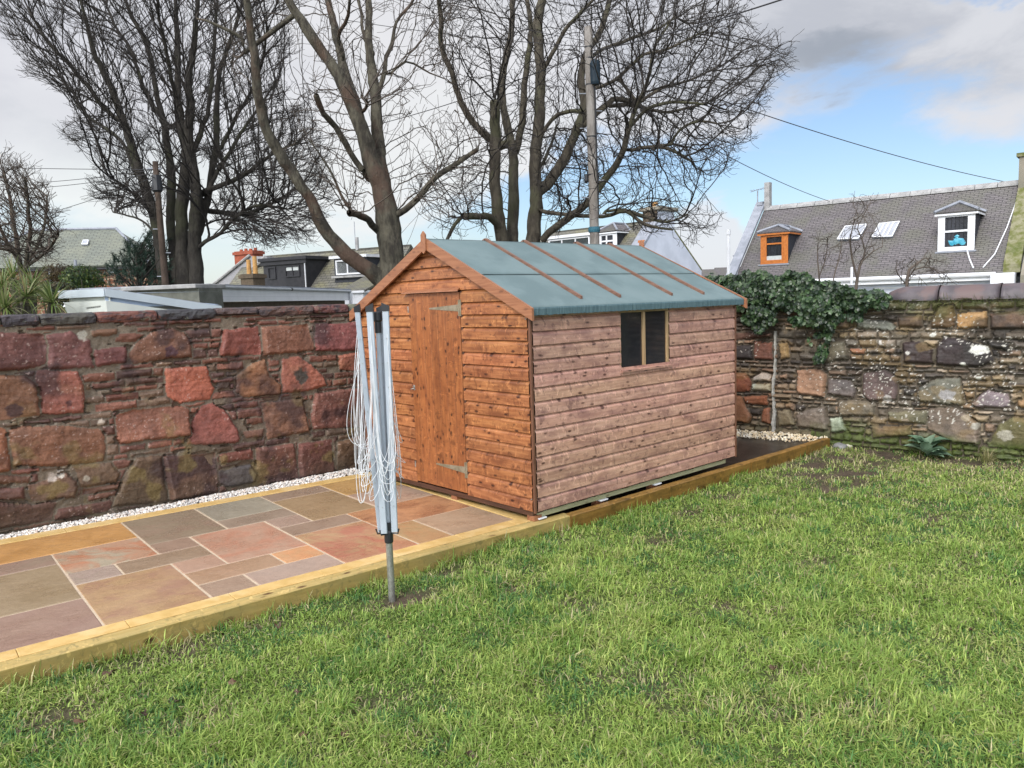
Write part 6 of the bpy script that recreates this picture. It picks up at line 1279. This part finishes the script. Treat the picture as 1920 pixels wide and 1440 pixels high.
def build_house_white():
    h = House('white_gable_house', 'white rendered gable end with a stone capped chimney behind the shed roof', atd(1040, 434, 36), atd(1228, 412, 32), 45)
    z = h.rz; ye = -3.0; L = h.L; u = roof_uv(h); r = h.mb(); r.slab([(-.6, 0, z(0)), (L+.1, 0, z(0)), (L+.1, ye, z(ye)), (-.6, ye, z(ye))], .1, u); r.slab([(-.6, 0, z(0)), (-.6, 3, z(-3)), (L+.1, 3, z(-3)), (L+.1, 0, z(0))], .1, u); RO = r.build('roof', M['slatem'])
    w = h.mb(); w.box(-.5, L, ye+.2, 2.8, 0, z(ye)-.1); WA = w.build('wall', M['render'])
    # gable faces right; find how deep it runs
    ap = h.side(1252, 405, L+.1); lo = h.side(1306, 508, L+.1); g = h.mb(); yb = lo[1]
    P = [(L+.05, ye-.1, 0), (L+.05, ye-.1, z(ye)-.05), (L+.05, -.05, z(0)+.06), (L+.05, .25, z(0)+.06), (L+.05, yb, lo[2]), (L+.05, yb, 0)]; g.prism(P, (L+.05, 0, 0), (L+.35, 0, 0)); g.build('gable_wall', M['render'])
    s = h.mb(); s.hexa([(L-.25, -.1, z(0)+.02), (L+.36, -.1, z(0)+.02), (L+.36, ye-.1, z(ye)-.02), (L-.25, ye-.1, z(ye)-.02), (L-.25, -.1, z(0)+.16), (L+.36, -.1, z(0)+.16), (L+.36, ye-.1, z(ye)+.12), (L-.25, ye-.1, z(ye)+.12)], 1); s.build('skew', M['lead'], RO); s = h.mb(); s.tube([(L+.3, .25, z(0)+.08), (L+.3, yb+.02, lo[2]+.03)], .07, 6); s.build('skew', M['moss'], RO)
    p = h.front(1228, 418, -.35); q = h.front(1244, 390, -.35); zt = q[2]; c = h.mb(); c.box(L-.32, L+.36, -.35, .85, z(0)-.5, zt-.05); C = c.build('chimney', M['render']); c = h.mb(); c.box(L-.34, L+.362, -.365, -.34, z(0)-.1, zt-.06); c.build('brick_face', M['brownbrick'], C); c = h.mb(); c.bbox(L-.45, L+.5, -.48, .98, zt-.05, zt+.10, .03); c.build('chimney_cope', M['greyrender'], C); c = h.mb(); c.tube([(L+.05, -.1, zt+.1), (L+.05, -.1, zt+.2), (L+.05, -.1, zt+.21), (L+.05, -.1, zt+.3)], [.08, .08, .16, .14], 9); c.build('chimney_pot', M['claypot'], C)
    dormer(h, (1122, 470), (1157, 467), (1122, 436), M['white'], 'white framed dormer with a grey slate hip', rows=(.5,), cols=(.45,), surround=.12, apex=.7)
    yf = -1.5; a = h.front(1028, 452, yf); b = h.front(1108, 441, yf); D = h.mb(); D.box(a[0], b[0], yf, -.3, z(yf)-.3, b[2]); D3 = D.build('dormer', M['slatedk']); c = h.mb(); c.box(a[0]-.1, b[0]+.1, yf-.12, -.2, b[2], b[2]+.12); c.build('cornice', M['cloth'], D3); window(h, a[0]+.05, b[0]-.05, z(yf)-.25, b[2]-.02, yf-.01, D3, M['white'], M['glassfar'], (), (.33, .66), .06, .04)
    p = h.roof(1205, 461); c = h.mb(); c.box(p[0]-.14, p[0]+.14, p[1]-.12, p[1]+.1, p[2]-.1, p[2]+.22); c.build('vent_box', M['orangewood'], RO)
build_house_white()

def build_outbuildings():
    # white fascia garage
    zt = 2.25; A = onz(390, 534, zt); B = onz(656, 543, zt); ex = (B-A)/np.linalg.norm(B-A); ang = math.atan2(ex[1], ex[0]); L = np.linalg.norm(B-A); ey = np.array([-ex[1], ex[0], 0])
    R = empty('garage', (A[0], A[1], -.34), ang, label='flat roofed garage with a white fascia and grey gutter behind the red wall', cat='garage'); H = zt+.34; fh = .30
    m = MB(); m.box(0, L, .0, .03, H-fh, H-.02); m.box(0, .03, .031, 3, H-fh, H-.02); m.box(L-.03, L, .031, 3, H-fh, H-.02); m.build('fascia', M['white'], R)
    m = MB(); [m.box(.0, L, -.003, -.001, H-fh+.09*k, H-fh+.09*k+.003) for k in (1,)]; m.build('fascia_groove', M['pipegrey'], R)
    m = MB(); m.box(.15, L-.15, .12, 3, 0, H-fh-.005); m.build('wall', M['brownbrick'], R); m = MB(); m.box(-.03, L+.03, -.02, 3.05, H-.019, H+.02); m.build('roof', M['lead'], R)
    m = MB(); m.tube([(.08, -.036, H-.035), (L-.05, -.036, H-.05)], .032, 8); m.build('gutter', M['pipegrey'], R); m = MB()
    for x in (.1, L*.45): m.tube([(x, -.06, H-.052), (x+.09, -.06, H-.052)], .056, 8)
    m.build('gutter_union', M['plasticblk'], R) if False else None
    for x in (.1, L*.45): m = MB(); m.tube([(x, -.036, H-.038), (x+.09, -.036, H-.038)], .037, 8); m.build('gutter_joint', M['plasticblk'], R)
    m = MB(); m.tube([(L-.12, -.06, H-.08), (L-.12, -.05, H-.25), (L-.12, -.05, 0)], .05, 8); m.build('downpipe', M['white'], R)
    # grey concrete outbuilding between the pale shed and garage
    A = atd(240, 541, 13.0); B = atd(372, 534.5, 12.6); A[2] = B[2]-.02; ex = (B-A)*[1, 1, 0]; L = np.linalg.norm(ex); ang = math.atan2(ex[1], ex[0]); R = empty('concrete_outbuilding', (A[0], A[1], -.34), ang, label='low weathered concrete flat roofed building between pale shed and white garage', cat='outbuilding'); H = B[2]+.34
    m = MB(); m.box(0, L, 0, .6, 0, H-.05); m.build('wall', pmat('weathered_concrete', (.16, .165, .145), (.11, .115, .10), 5, .9, .2, .4, 50, c3=(.22, .22, .2)), R); m = MB(); m.bbox(-.08, L+.0, -.08, .7, H-.05, H+.02, .01); m.build('roof', M['skew'], R)
    # pale timber shed with a mono pitch roof
    A = atd(110, 546, 8.95); B = atd(197, 541, 8.5); C = atd(415, 574, 9.3); z0 = -.3
    R = empty('pale_timber_shed', (B[0], B[1], z0), label='pale grey boarded shed with a sloping fascia behind the coping', cat='shed'); o = np.array([B[0], B[1], z0]); A, B, C = A-o, B-o, C-o
    up = np.array([0, 0, 1.])
    def wallq(name, P, Q, ins, mt, boards):
        d = (Q-P)*[1, 1, 0]; d /= np.linalg.norm(d); n = np.array([d[1], -d[0], 0]); n = n if n@(CAM-o-P) > 0 else -n; P2 = P-n*ins; Q2 = Q-n*ins; k = 0; zz = 0
        W_ = MB(); pitch = .155; top = lambda t: P[2]*(1-t)+Q[2]*t
        while zz < max(P[2], Q[2]):
            c = random.uniform(.94, 1.04); m_ = min(zz+pitch, 9)
            pts = []
            z1a = min(m_, P[2]-.02); z1b = min(m_, Q[2]-.02)
            if z1a > zz or z1b > zz:
                z1a = max(z1a, zz); z1b = max(z1b, zz); a0 = P2*[1, 1, 0]+up*zz; b0 = Q2*[1, 1, 0]+up*zz; a1 = P2*[1, 1, 0]+up*z1a; b1 = Q2*[1, 1, 0]+up*z1b
                W_.add([a0+n*.018, b0+n*.018, b1+n*.004, a1+n*.004, a0, b0], [(0, 1, 2, 3), (4, 5, 1, 0)], None, (c, c, c))
            zz += pitch
        return W_.build(name, mt, R)
    pale = pmat('cream_painted_boards', (.55, .58, .54), (.48, .51, .48), 3, .6, .3, usecol=True); blue = pmat('pale_blue_painted_boards', (.46, .56, .72), (.42, .51, .66), 3, .6, .3, usecol=True)
    wallq('end_wall', A+up*0-(A-B)*.12, B-up*.03, .06, pale, 1); wallq('side_wall', B-up*.03, C-up*.03-(C-B)*.0, .06, blue, 1)
    bk = A+(C-B); m = MB(); P = [A+(B-A)*.1, B, C, bk]; q = [np.array([p[0], p[1], 0])*.985+up*0 for p in P]; t = [p*np.array([.985, .985, 1])-up*.13 for p in P]; m.hexa(q+t, 0); m.build('frame', pale, R)
    f = MB(); hh = .085
    def fas(P, Q, ext0, ext1):
        d = (Q-P); d /= np.linalg.norm(d); P = P-d*ext0; Q = Q+d*ext1; n = np.array([d[1], -d[0], 0]); n /= np.linalg.norm(n); n = n if n@(CAM-o-P) > 0 else -n
        m = MB(); m.hexa([P+n*.01-up*hh, Q+n*.01-up*hh, Q-n*.01-up*hh, P-n*.01-up*hh, P+n*.01, Q+n*.01, Q-n*.01, P-n*.01], 0); m.build('fascia', pmat('grey_fascia', (.46, .52, .56), (.42, .48, .52), 4, .55, .3), R)
    fas(A, B, 0, -.012); fas(B, C, 0, 0); m = MB(); m.hexa([A-up*.03, B-up*.03, C-up*.03, bk-up*.03, A+up*.005, B+up*.005, C+up*.005, bk+up*.005], 0); m.build('roof', M['lead'], R)
    s = MB(); p = A*.42+B*.58; q = A*.12+B*.88; p = np.array([p[0], p[1], B[2]-.215]); q = np.array([q[0], q[1], B[2]-.20]); nn = (CAM-o-p)*[1, 1, 0]; nn /= np.linalg.norm(nn); s.hexa([p+nn*.0, q+nn*.0, q-nn*.05, p-nn*.05, p+up*.02, q+up*.02, q-nn*.05+up*.02, p-nn*.05+up*.02], 0); s.build('vent_slot', M['plasticblk'], R)
build_outbuildings()

# ------------------------------------------------------------------ poles and cables
def build_poles():
    wp = barkmat('grey_weathered_pole', (.30, .28, .26), (.20, .18, .165), (.24, .215, .19), 7)
    b = atd(1119, 520, 13); t = atd(1103, 51, 13); R = empty('telegraph_pole', (b[0], b[1], -.34), label='grey wooden telegraph pole with a dark blue box standing behind the shed roof', cat='telegraph pole'); o = np.array([b[0], b[1], -.34]); t = t-o; d = t/np.linalg.norm(t)
    m = MB(); n = 14; m.tube([d*np.linalg.norm(t)*i/n+np.array([random.uniform(-.004, .004), random.uniform(-.004, .004), 0]) for i in range(n+1)], [.088-.020*i/n for i in range(n+1)], 16); m.build('pole', wp, R, smooth=True)
    zz = lambda py: (onpl(1110, py, (b[0], b[1], 0), AX[2]*[1, 1, 0])-o)[2]
    at = lambda z: t*(z/t[2]); rt = AX[0]; fw = np.array([-cos(YAW), -sin(YAW), 0])
    z0, z1 = zz(148), zz(101); c = at((z0+z1)/2)+rt*.085+fw*.05; m = MB(); m.tube([c+[0, 0, z0-(z0+z1)/2], c+[0, 0, z0-(z0+z1)/2+.04], c+[0, 0, z1-(z0+z1)/2-.05], c+[0, 0, z1-(z0+z1)/2]], [.075, .088, .088, .06], 14); m.build('junction_box', pmat('dark_blue_box', (.015, .03, .045), (.01, .022, .035), 5, .6, .3), R, smooth=False)
    z2, z3 = zz(148), zz(400); m = MB(); m.tube([at(z2+(z3-z2)*k/8)+rt*(.075+.004*(k % 2))+fw*.03 for k in range(9)], .013, 7); m.build('riser_cable', M['plasticblk'], R)
    for py in (73, 95, 147, 249, 323): z = zz(py); m = MB(); p = at(z); r_ = .091-.020*z/t[2]; m.tube([p-[0, 0, .012], p+[0, 0, .012]], r_, 16); m.build('cable_strap', M['plasticblk'], R)
    z = zz(428); p = at(z); m = MB(); m.tube([p-[0, 0, .05], p-[0, 0, .01], p+[0, 0, .04]], [.093, .102, .091], 16); m.build('blue_rope', pmat('blue_rope', (.04, .15, .20), (.03, .10, .15), 60, .7, .3, .5, 80), R)
    z = zz(328); m = MB(); c = at(z)-rt*.11+fw*.02; m.tube([c-[0, 0, .10], c-[0, 0, .06], c+[0, 0, .05]], [.02, .035, .03], 10); m.build('insulator', M['plasticblk'], R)
    m = MB()
    for k in range(8): z = zz(400)-(zz(400)-zz(130))*k/8; sd = 1 if k % 2 else -1; p = at(z); m = MB(); m.cyl(p-rt*.07*sd, p-rt*.19*sd, .009, None, 6); m.build('step_iron', M['lead'], R)
    b2 = atd(312, 545, 13); t2 = atd(291, 303, 13); R2 = empty('telegraph_pole', (b2[0], b2[1], -.34), label='thinner brown telegraph pole against the trunks of the many stemmed tree', cat='telegraph pole'); o2 = np.array([b2[0], b2[1], -.34]); t2 = t2-o2
    m = MB(); m.tube([t2*i/8 for i in range(9)], [.07-.025*i/8 for i in range(9)], 12); m.build('pole', barkmat('brown_pole', (.085, .062, .05), (.05, .038, .03), (.10, .075, .06), 7), R2, smooth=True)
    q = t2*.93; m = MB(); m.tube([q-[0, 0, .18], q-[0, 0, .15], q+[0, 0, .1]], [.06, .085, .07], 9); m.build('junction_box', M['plasticblk'], R2); q = t2*.975; m = MB(); m.tube([q-rt*.14, q+rt*.10], .012, 6); m.build('cross_arm', M['lead'], R2)
    for k in range(6): p = t2*(.42+.085*k); sd = 1 if k % 2 else -1; m = MB(); m.cyl(p+rt*.04*sd, p+rt*.13*sd, .008, None, 6); m.build('step_iron', M['lead'], R2)
    cm = pmat('black_cable', (.03, .03, .035), rough=.6)
    def cable(p, q, sag, r, lab):
        p, q = np.array(p), np.array(q); e = empty('overhead_cable', tuple((p+q)/2), label=lab, cat='cable'); o_ = (p+q)/2; m = MB(); r *= .8; m.tube([p*(1-t)+q*t-np.array([0, 0, 2.2*sag*t*(1-t)])-o_ for t in np.linspace(0, 1, 30)], r, 5); m.build('cable', cm, e)
    P1 = atd(1108, 96, 13)
    cable(P1, atd(1560, -32, 7), .10, .011, 'thick cable rising from the blue box pole to the top right corner')
    cable(P1, atd(560, 262, 19), .35, .010, 'cable running down left from the blue box pole through the trees')
    cable(atd(1104, 88, 13), atd(640, 36, 17), .1, .008, 'upper thin cable running left from the pole top to the stout tree')
    cable(atd(1104, 78, 13), atd(640, -30, 17), .12, .007, 'highest thin cable leaving the pole top to the left')
    cable(atd(1112, 100, 13), atd(1885, 341, 22.4), .35, .012, 'long thin cable crossing the blue sky down to the slate roof ridge')
    cable(atd(1118, 150, 13), atd(1560, 379, 25.5), .35, .011, 'thin cable falling to the middle of the slate roof beside the ridge')
    P2 = atd(291, 318, 13)
    cable(P2, atd(-60, 312, 20), .03, .008, 'level cable from the brown pole to the left edge of the sky'); cable(P2, atd(-40, 346, 19), .12, .007, 'upper one of two sagging cables from the brown pole to the small tree')
    cable(atd(292, 324, 13), atd(-40, 356, 18.5), .14, .007, 'lower one of two sagging cables from the brown pole to the small tree'); cable(atd(294, 330, 13), atd(-20, 425, 19), .16, .007, 'steepest cable falling from the brown pole to the lower left')
    cable(atd(297, 325, 13), atd(560, 440, 26), .3, .009, 'cable drooping from the brown pole across the trunks to the right')
build_poles()

# ------------------------------------------------------------------ planting
def leaves(name, pos, nrm, size, cols, mat, parent, outline, seed=1, fold=.15, colj=.25):
    """pos (n,3), nrm (n,3) facing; outline list of (x,y) in leaf space, stem at origin"""
    R0 = np.random.default_rng(seed); n = len(pos); O = np.array(outline, float); k = len(O); nr = nrm/(np.linalg.norm(nrm, axis=1)[:, None]+1e-9)
    up = np.tile([0, 0, -1.], (n, 1))+R0.normal(0, .45, (n, 3)); yv = up-nr*(up*nr).sum(1)[:, None]; yv /= np.linalg.norm(yv, axis=1)[:, None]+1e-9; xv = np.cross(yv, nr); s = np.asarray(size).reshape(-1, 1, 1)*np.ones((n, 1, 1))
    V = pos[:, None, :]+s*(O[None, :, :1]*xv[:, None, :]+O[None, :, 1:2]*yv[:, None, :])+s*fold*np.abs(O[None, :, :1])*nr[:, None, :]-s*.25*(O[None, :, 1:2]**2)*nr[:, None, :]
    c0 = pos[:, None, :]+s*.42*yv[:, None, :]; V = np.concatenate([c0, V], 1); F = []
    i = np.arange(n)[:, None]*(k+1)
    for j in range(k): F.append(i+np.array([[0, 1+j, 1+(j+1) % k]]))
    cc = np.array(cols)[R0.integers(0, len(cols), n)]*(1+colj*R0.normal(0, 1, (n, 1))).clip(.4, 1.9)
    return mesh_np(name, V.reshape(-1, 3), [np.concatenate(F)], mat, parent, None if mat is None else np.repeat(cc, k+1, 0))
M['leaf'] = colmat('glossy_leaf', .35, .5, 30, .12, 0, trans=True)
IVYL = [(0, 0), (.25, -.05), (.52, .22), (.30, .42), (.36, .72), (0, 1.), (-.36, .72), (-.30, .42), (-.52, .22), (-.25, -.05)]
def build_ivy():
    R0 = np.random.default_rng(4); o = rwp(1.0, 1.4, .1); R = empty('ivy', tuple(o), label='dark green ivy draped over the top of the rubble wall beside the shed', cat='ivy')
    poly = [(1318, 522), (1350, 512), (1400, 508), (1440, 514), (1478, 507), (1505, 511), (1530, 526), (1570, 532), (1640, 545), (1668, 551), (1655, 574), (1600, 582), (1572, 596), (1560, 625), (1548, 668), (1538, 698), (1527, 660), (1505, 622), (1470, 592), (1452, 604), (1425, 618), (1398, 602), (1380, 580), (1376, 560), (1318, 540)]
    n = 21000; X = R0.uniform(1316, 1670, n); Y = R0.uniform(505, 700, n); Xw = X+14*(vnoise(X*.05, Y*.05, 3, 2)-.5); Yw = Y+16*(vnoise(X*.06, Y*.06, 4, 2)-.5); k = inpoly(Xw, Yw, poly); k &= vnoise(X*.045, Y*.06, 9, 2)+.35*(Y < 565)-.10*(Y > 605) > .44; X, Y = X[k], Y[k]; n = len(X)
    out = .05+.26*vnoise(X*.035, Y*.05, 6, 3)+.06*R0.random(n); out -= .12*np.clip((Y-590)/60, 0, 1)
    P = np.array([onpl(x, y, RWA+RWN*q, RWN) for x, y, q in zip(X, Y, out)])
    nr = RWN+np.array([0, 0, .45])+R0.normal(0, .5, (n, 3)); s = R0.uniform(.034, .074, n)
    leaves('foliage', P-o, nr, s, [(.036, .072, .030), (.024, .048, .024), (.055, .105, .040), (.085, .135, .060), (.018, .035, .020)], M['leaf'], R, IVYL, 3)
    # the far side and crown of the hedge of ivy, over the wall top
    n2 = 5200; u = R0.uniform(-1.75, 1.42, n2); th = R0.uniform(0, pi, n2); rr = .26+.07*vnoise(u*6, th*2, 8, 2); top = np.interp(u, [-1.8, -.9, -.2, .35, .8, 1.45], [1.78, 1.83, 1.83, 1.84, 1.76, 1.63])
    Pw = np.array([rwp(a, 0, -.16) for a in u])+np.cos(th)[:, None]*RWN*(rr)[:, None]+np.array([0, 0, 1.])*(top-.22+np.sin(th)*.24*(rr/.28))[:, None]
    nn = np.cos(th)[:, None]*RWN+np.sin(th)[:, None]*np.array([0, 0, 1.])+R0.normal(0, .35, (n2, 3)); leaves('foliage', Pw-o, nn, R0.uniform(.03, .058, n2), [(.030, .062, .030), (.045, .085, .038), (.065, .11, .05), (.022, .045, .024)], M['leaf'], R, IVYL, 5)
    m = MB()
    for (pts, r_) in (([(1545, 575), (1540, 610), (1548, 640), (1540, 690)], .005), ([(1530, 580), (1534, 620), (1528, 655)], .004), ([(1558, 590), (1552, 630), (1546, 665)], .004), ([(1480, 575), (1500, 600), (1520, 640)], .004), ([(1375, 545), (1400, 580), (1395, 600)], .006), ([(1395, 545), (1390, 570), (1420, 590)], .005)):
        m.tube([onpl(x, y, RWA+RWN*.09, RWN)-o for x, y in pts], r_, 5)
    m.build('stems', pmat('ivy_stem', (.22, .18, .13), (.12, .09, .06), 20, .8), R)
build_ivy()
def strap(mb, base, d, L, w, droop, c, seg=6):
    d = np.array(d, float); d /= np.linalg.norm(d); sd = np.cross(d, [0, 0, 1.]); sd /= np.linalg.norm(sd)+1e-9; p = np.array(base, float); vs = []
    for i in range(seg+1):
        t = i/seg; ww = w*(1-t)**.6*(.5+.5*min(1, t*5)); nn = np.cross(sd, d); vs += [p-sd*ww, p+nn*ww*-.35, p+sd*ww]; d = d+np.array([0, 0, -droop*(.3+t)]); d /= np.linalg.norm(d); p = p+d*L/seg
    F = []
    for i in range(seg): b = i*3; F += [[b, b+1, b+4, b+3], [b+1, b+2, b+5, b+4]]
    mb.add(vs, F, None, c)
def build_plants():
    R0 = np.random.default_rng(12)
    b = atd(38, 575, 8.6); R = empty('cordyline_palm', (b[0], b[1], -.3), label='green cordyline with spiky strap leaves over the left end of the wall', cat='palm'); o = np.array([b[0], b[1], -.3])
    heads = [((50, 558), 8.6), ((5, 542), 8.9), ((62, 540), 9.3), ((98, 568), 8.5), ((10, 578), 8.4), ((-15, 560), 8.8), ((24, 524), 9.6)]; tr = MB()
    for (px_, dd) in heads:
        c = atd(*px_, dd)-o; tr.tube([(0, 0, 0), tuple(c*[.4, .4, .6]), tuple(c)], [.06, .05, .04], 8); m = MB()
        for i in range(75):
            az = R0.uniform(0, 2*pi); el = R0.uniform(-.5, 1.35); d = (cos(az)*cos(el), sin(az)*cos(el), sin(el)); g = [(.12, .17, .045), (.17, .22, .07), (.08, .12, .035), (.26, .27, .13), (.30, .25, .12)][R0.choice(5, p=[.3, .25, .25, .12, .08])]
            strap(m, c, d, R0.uniform(.24, .38), .011, .16+.1*(el < .2), tuple(np.array(g)*R0.uniform(.8, 1.2)))
        m.build('leaf_head', M['leaf'], R)
    tr.build('trunk', M['barkb'], R)
    # pine
    b = atd(262, 545, 16); R = empty('pine_tree', (b[0], b[1], -.3), label='dark dense young pine beside the brown telegraph pole', cat='tree'); o = np.array([b[0], b[1], -.3]); V = []; tr = MB(); H = (atd(285, 428, 16)-o)[2]; tr.tube([(0, 0, 0), (0, 0, H*.9)], [.09, .03], 8); pos = []; dr = []
    poly = [(208, 545), (202, 520), (213, 495), (222, 480), (240, 462), (262, 455), (280, 430), (290, 425), (300, 452), (312, 470), (318, 545)]; cnt = 0
    while cnt < 340:
        x, y = R0.uniform(195, 325), R0.uniform(425, 550)
        if not inpoly(np.array([x]), np.array([y]), poly)[0]: continue
        c = atd(x, y, 16+R0.normal(0, .38))-o; rad = np.array([c[0], c[1], 0]); d = rad*.7+np.array([0, 0, .75])+R0.normal(0, .3, 3); d /= np.linalg.norm(d); pos.append(c); dr.append(d); cnt += 1
        if cnt % 5 == 0: tr.tube([(0, 0, max(.3, c[2]-.4)), tuple(c*[.5, .5, 1]-np.array([0, 0, .2])), tuple(c)], [.02, .014, .008], 5)
    vs = []; cs = []
    for c, d in zip(pos, dr):
        L = R0.uniform(.14, .26); base = np.array([.016, .034, .022])*R0.uniform(.7, 1.9)
        for j in range(46):
            t = R0.random(); p = c+d*L*t; nd = d*.75+R0.normal(0, .6, 3); nd /= np.linalg.norm(nd); q = p+nd*R0.uniform(.05, .10); s = np.cross(nd, R0.normal(0, 1, 3)); s /= np.linalg.norm(s)+1e-9; vs += [p-s*.005, p+s*.005, q]; cs += [base]*3
    F = np.arange(len(vs)).reshape(-1, 3); mesh_np('crown', np.array(vs), [F], M['leaf'], R, np.array(cs)); tr.build('trunk', M['barkd'], R)
    # rounded shrubs in front of the stone house
    for (cx, cy, rx, ry, dd, cols, lab, nn) in ((120, 520, 52, 26, 17.5, [(.09, .065, .035), (.07, .05, .03), (.12, .09, .045)], 'brownish twiggy shrub to the right of the cordyline', 2600), (158, 525, 42, 30, 17, [(.05, .09, .035), (.08, .13, .04), (.03, .06, .03), (.14, .19, .04)], 'soft green shrub left of the dark pine', 3200), (110, 548, 40, 22, 12, [(.05, .06, .03), (.09, .07, .03), (.03, .045, .025)], 'dark shrub directly behind the cordyline', 2000)):
        b = atd(cx, 560, dd); R = empty('garden_shrub', (b[0], b[1], -.3), label=lab, cat='shrub', group='shrubs in the gardens beyond the red wall'); o = np.array([b[0], b[1], -.3]); c = atd(cx, cy, dd)-o; v = R0.normal(0, 1, (nn, 3)); v /= np.linalg.norm(v, axis=1)[:, None]; q = v*(R0.random((nn, 1))**.4)*(.8+.5*vnoise(v[:, 0]*2+4, v[:, 2]*2+4, 3, 2))[:, None]
        P = c+q[:, :1]*AX[0]*rx*dd/FPX+q[:, 1:2]*np.array([cos(YAW), sin(YAW), 0])*rx*dd/FPX*.8+q[:, 2:3]*np.array([0, 0, 1.])*ry*dd/FPX
        leaves('foliage', P, v+R0.normal(0, .5, (nn, 3)), R0.uniform(.04, .09, nn), cols, M['leaf'], R, [(0, 0), (.2, .5), (0, 1.), (-.2, .5)], 7)
        t = MB(); [t.tube([(0, 0, 0), tuple(c+np.array([R0.normal(0, .15), R0.normal(0, .15), 0]))], [.03, .01], 5) for _ in range(4)]; t.build('stems', M['barkb'], R)
    # foxglove like rosette at the foot of the rubble wall
    b = onpl(1737, 853, RWA+RWN*.14, RWN); z0 = float(lawnz(b[0:1], b[1:2])[0]); R = empty('broad_leaved_plant', (b[0], b[1], z0), label='grey green broad leaved plant growing at the foot of the rubble wall', cat='plant')
    lm = colmat('felted_leaf', .6, .3, 40, .15, .3, 60, trans=True)
    for i in range(24):
        az = R0.uniform(0, 2*pi); el = R0.uniform(.1, 1.25); d = np.array([cos(az)*cos(el), sin(az)*cos(el), sin(el)]); L = R0.uniform(.19, .29)*(1.1-.35*el); w = L*.40; sd = np.cross(d, [0, 0, 1.]); sd /= np.linalg.norm(sd); p = np.array([0, 0, .03+.14*R0.random()*(el > .3)]); vs = []; m = MB(); g = np.array([(.20, .31, .21), (.25, .36, .25), (.15, .25, .16)][i % 3])*R0.uniform(.85, 1.15); seg = 8
        for k in range(seg+1):
            t = k/seg; ww = w*max(.05, math.sin(pi*min(1, max(0, (t-.15)/.85))**.8))*.9 if t > .15 else .008; nn = np.cross(sd, d); vs += [p-sd*ww+nn*ww*.3, p, p+sd*ww+nn*ww*.3]; d = d+np.array([0, 0, -.16*t]); d /= np.linalg.norm(d); p = p+d*L/seg
        F = []
        for k in range(seg): q = k*3; F += [[q, q+1, q+4, q+3], [q+1, q+2, q+5, q+4]]
        m.add(vs, F, None, tuple(g)); m.build('leaf', lm, R, smooth=True)
    b = onpl(1851, 862, RWA+RWN*.12, RWN); z0 = float(lawnz(b[0:1], b[1:2])[0]); R = empty('dry_grass_clump', (b[0], b[1], z0), label='straw coloured drooping grass clump at the mossy foot of the rubble wall', cat='plant'); m = MB()
    for i in range(170): az = R0.uniform(0, 2*pi); el = R0.uniform(.7, 1.45); strap(m, (R0.normal(0, .02), R0.normal(0, .02), 0), (cos(az)*cos(el), sin(az)*cos(el), sin(el)), R0.uniform(.12, .24), .0022, .35, tuple(np.array([(.34, .31, .14), (.22, .25, .08), (.40, .35, .2)][i % 3])*R0.uniform(.7, 1.2)), 5)
    m.build('blades', M['leaf'], R)
    # tufts of grass and moss on the wall head under the clay coping
    m = MB()
    for i in range(1500):
        u = R0.uniform(.9, 4.4); dens = vnoise(np.array([u*3.]), np.array([2.]), 77, 2)[0]
        if R0.random() > dens*1.3: continue
        p = rwp(u, 1.64+R0.uniform(-.07, .02), .02+R0.uniform(0, .05)); d = RWN*R0.uniform(.2, 1)+RWD*R0.normal(0, .5)+np.array([0, 0, R0.uniform(.0, .8)]); strap(m, p, d, R0.uniform(.05, .12), .0028, .35, tuple(np.array([(.085, .13, .03), (.14, .16, .045), (.05, .08, .02), (.2, .18, .08)][R0.integers(4)])*R0.uniform(.7, 1.2)), 4)
    tag(m.build('wall_head_grass', M['leaf']), kind='stuff', label='grass and moss tufts under the round clay coping', cat='grass')
    # loose stones at the sleeper end
    for (px_, py_, s, c, lab) in ((1575, 836, .085, (.19, .19, .19), 'grey loose stone by the end sleeper'), (1564, 822, .045, (.62, .60, .56), 'small white stone on the corner by the end sleeper'), (1592, 833, .04, (.55, .52, .46), 'small pale stone right of the grey stone')):
        p = onz(px_, py_, -.08); p[2] = float(lawnz(p[0:1], p[1:2])[0])+s*.25 if s > .05 else float(lawnz(p[0:1], p[1:2])[0])+s*.3; nu, nv = 14, 9; vs = []; F = []
        for a in range(nv+1):
            for q in range(nu):
                th = pi*a/nv; ph = 2*pi*q/nu; d = np.array([sin(th)*cos(ph), sin(th)*sin(ph), cos(th)*.6]); r = s*(.75+.5*vnoise(np.array([d[0]*1.5+5+s*90]), np.array([d[1]*1.5+d[2]+5]), 4, 2)[0]); vs.append(d*r)
        F = [[a*nu+q, (a+1)*nu+q, (a+1)*nu+(q+1) % nu, a*nu+(q+1) % nu] for a in range(nv) for q in range(nu)]
        st = MB(); st.add(vs, F, None, c); ob = st.build('loose_stone', M['stone'], None, smooth=True); ob.location = tuple(p); tag(ob, lab, 'stone', 'loose stones at the end of the sleeper edging')
    # white peg on the sleeper, metal post stake in the soil
build_plants()
print('objects', len(bpy.data.objects))
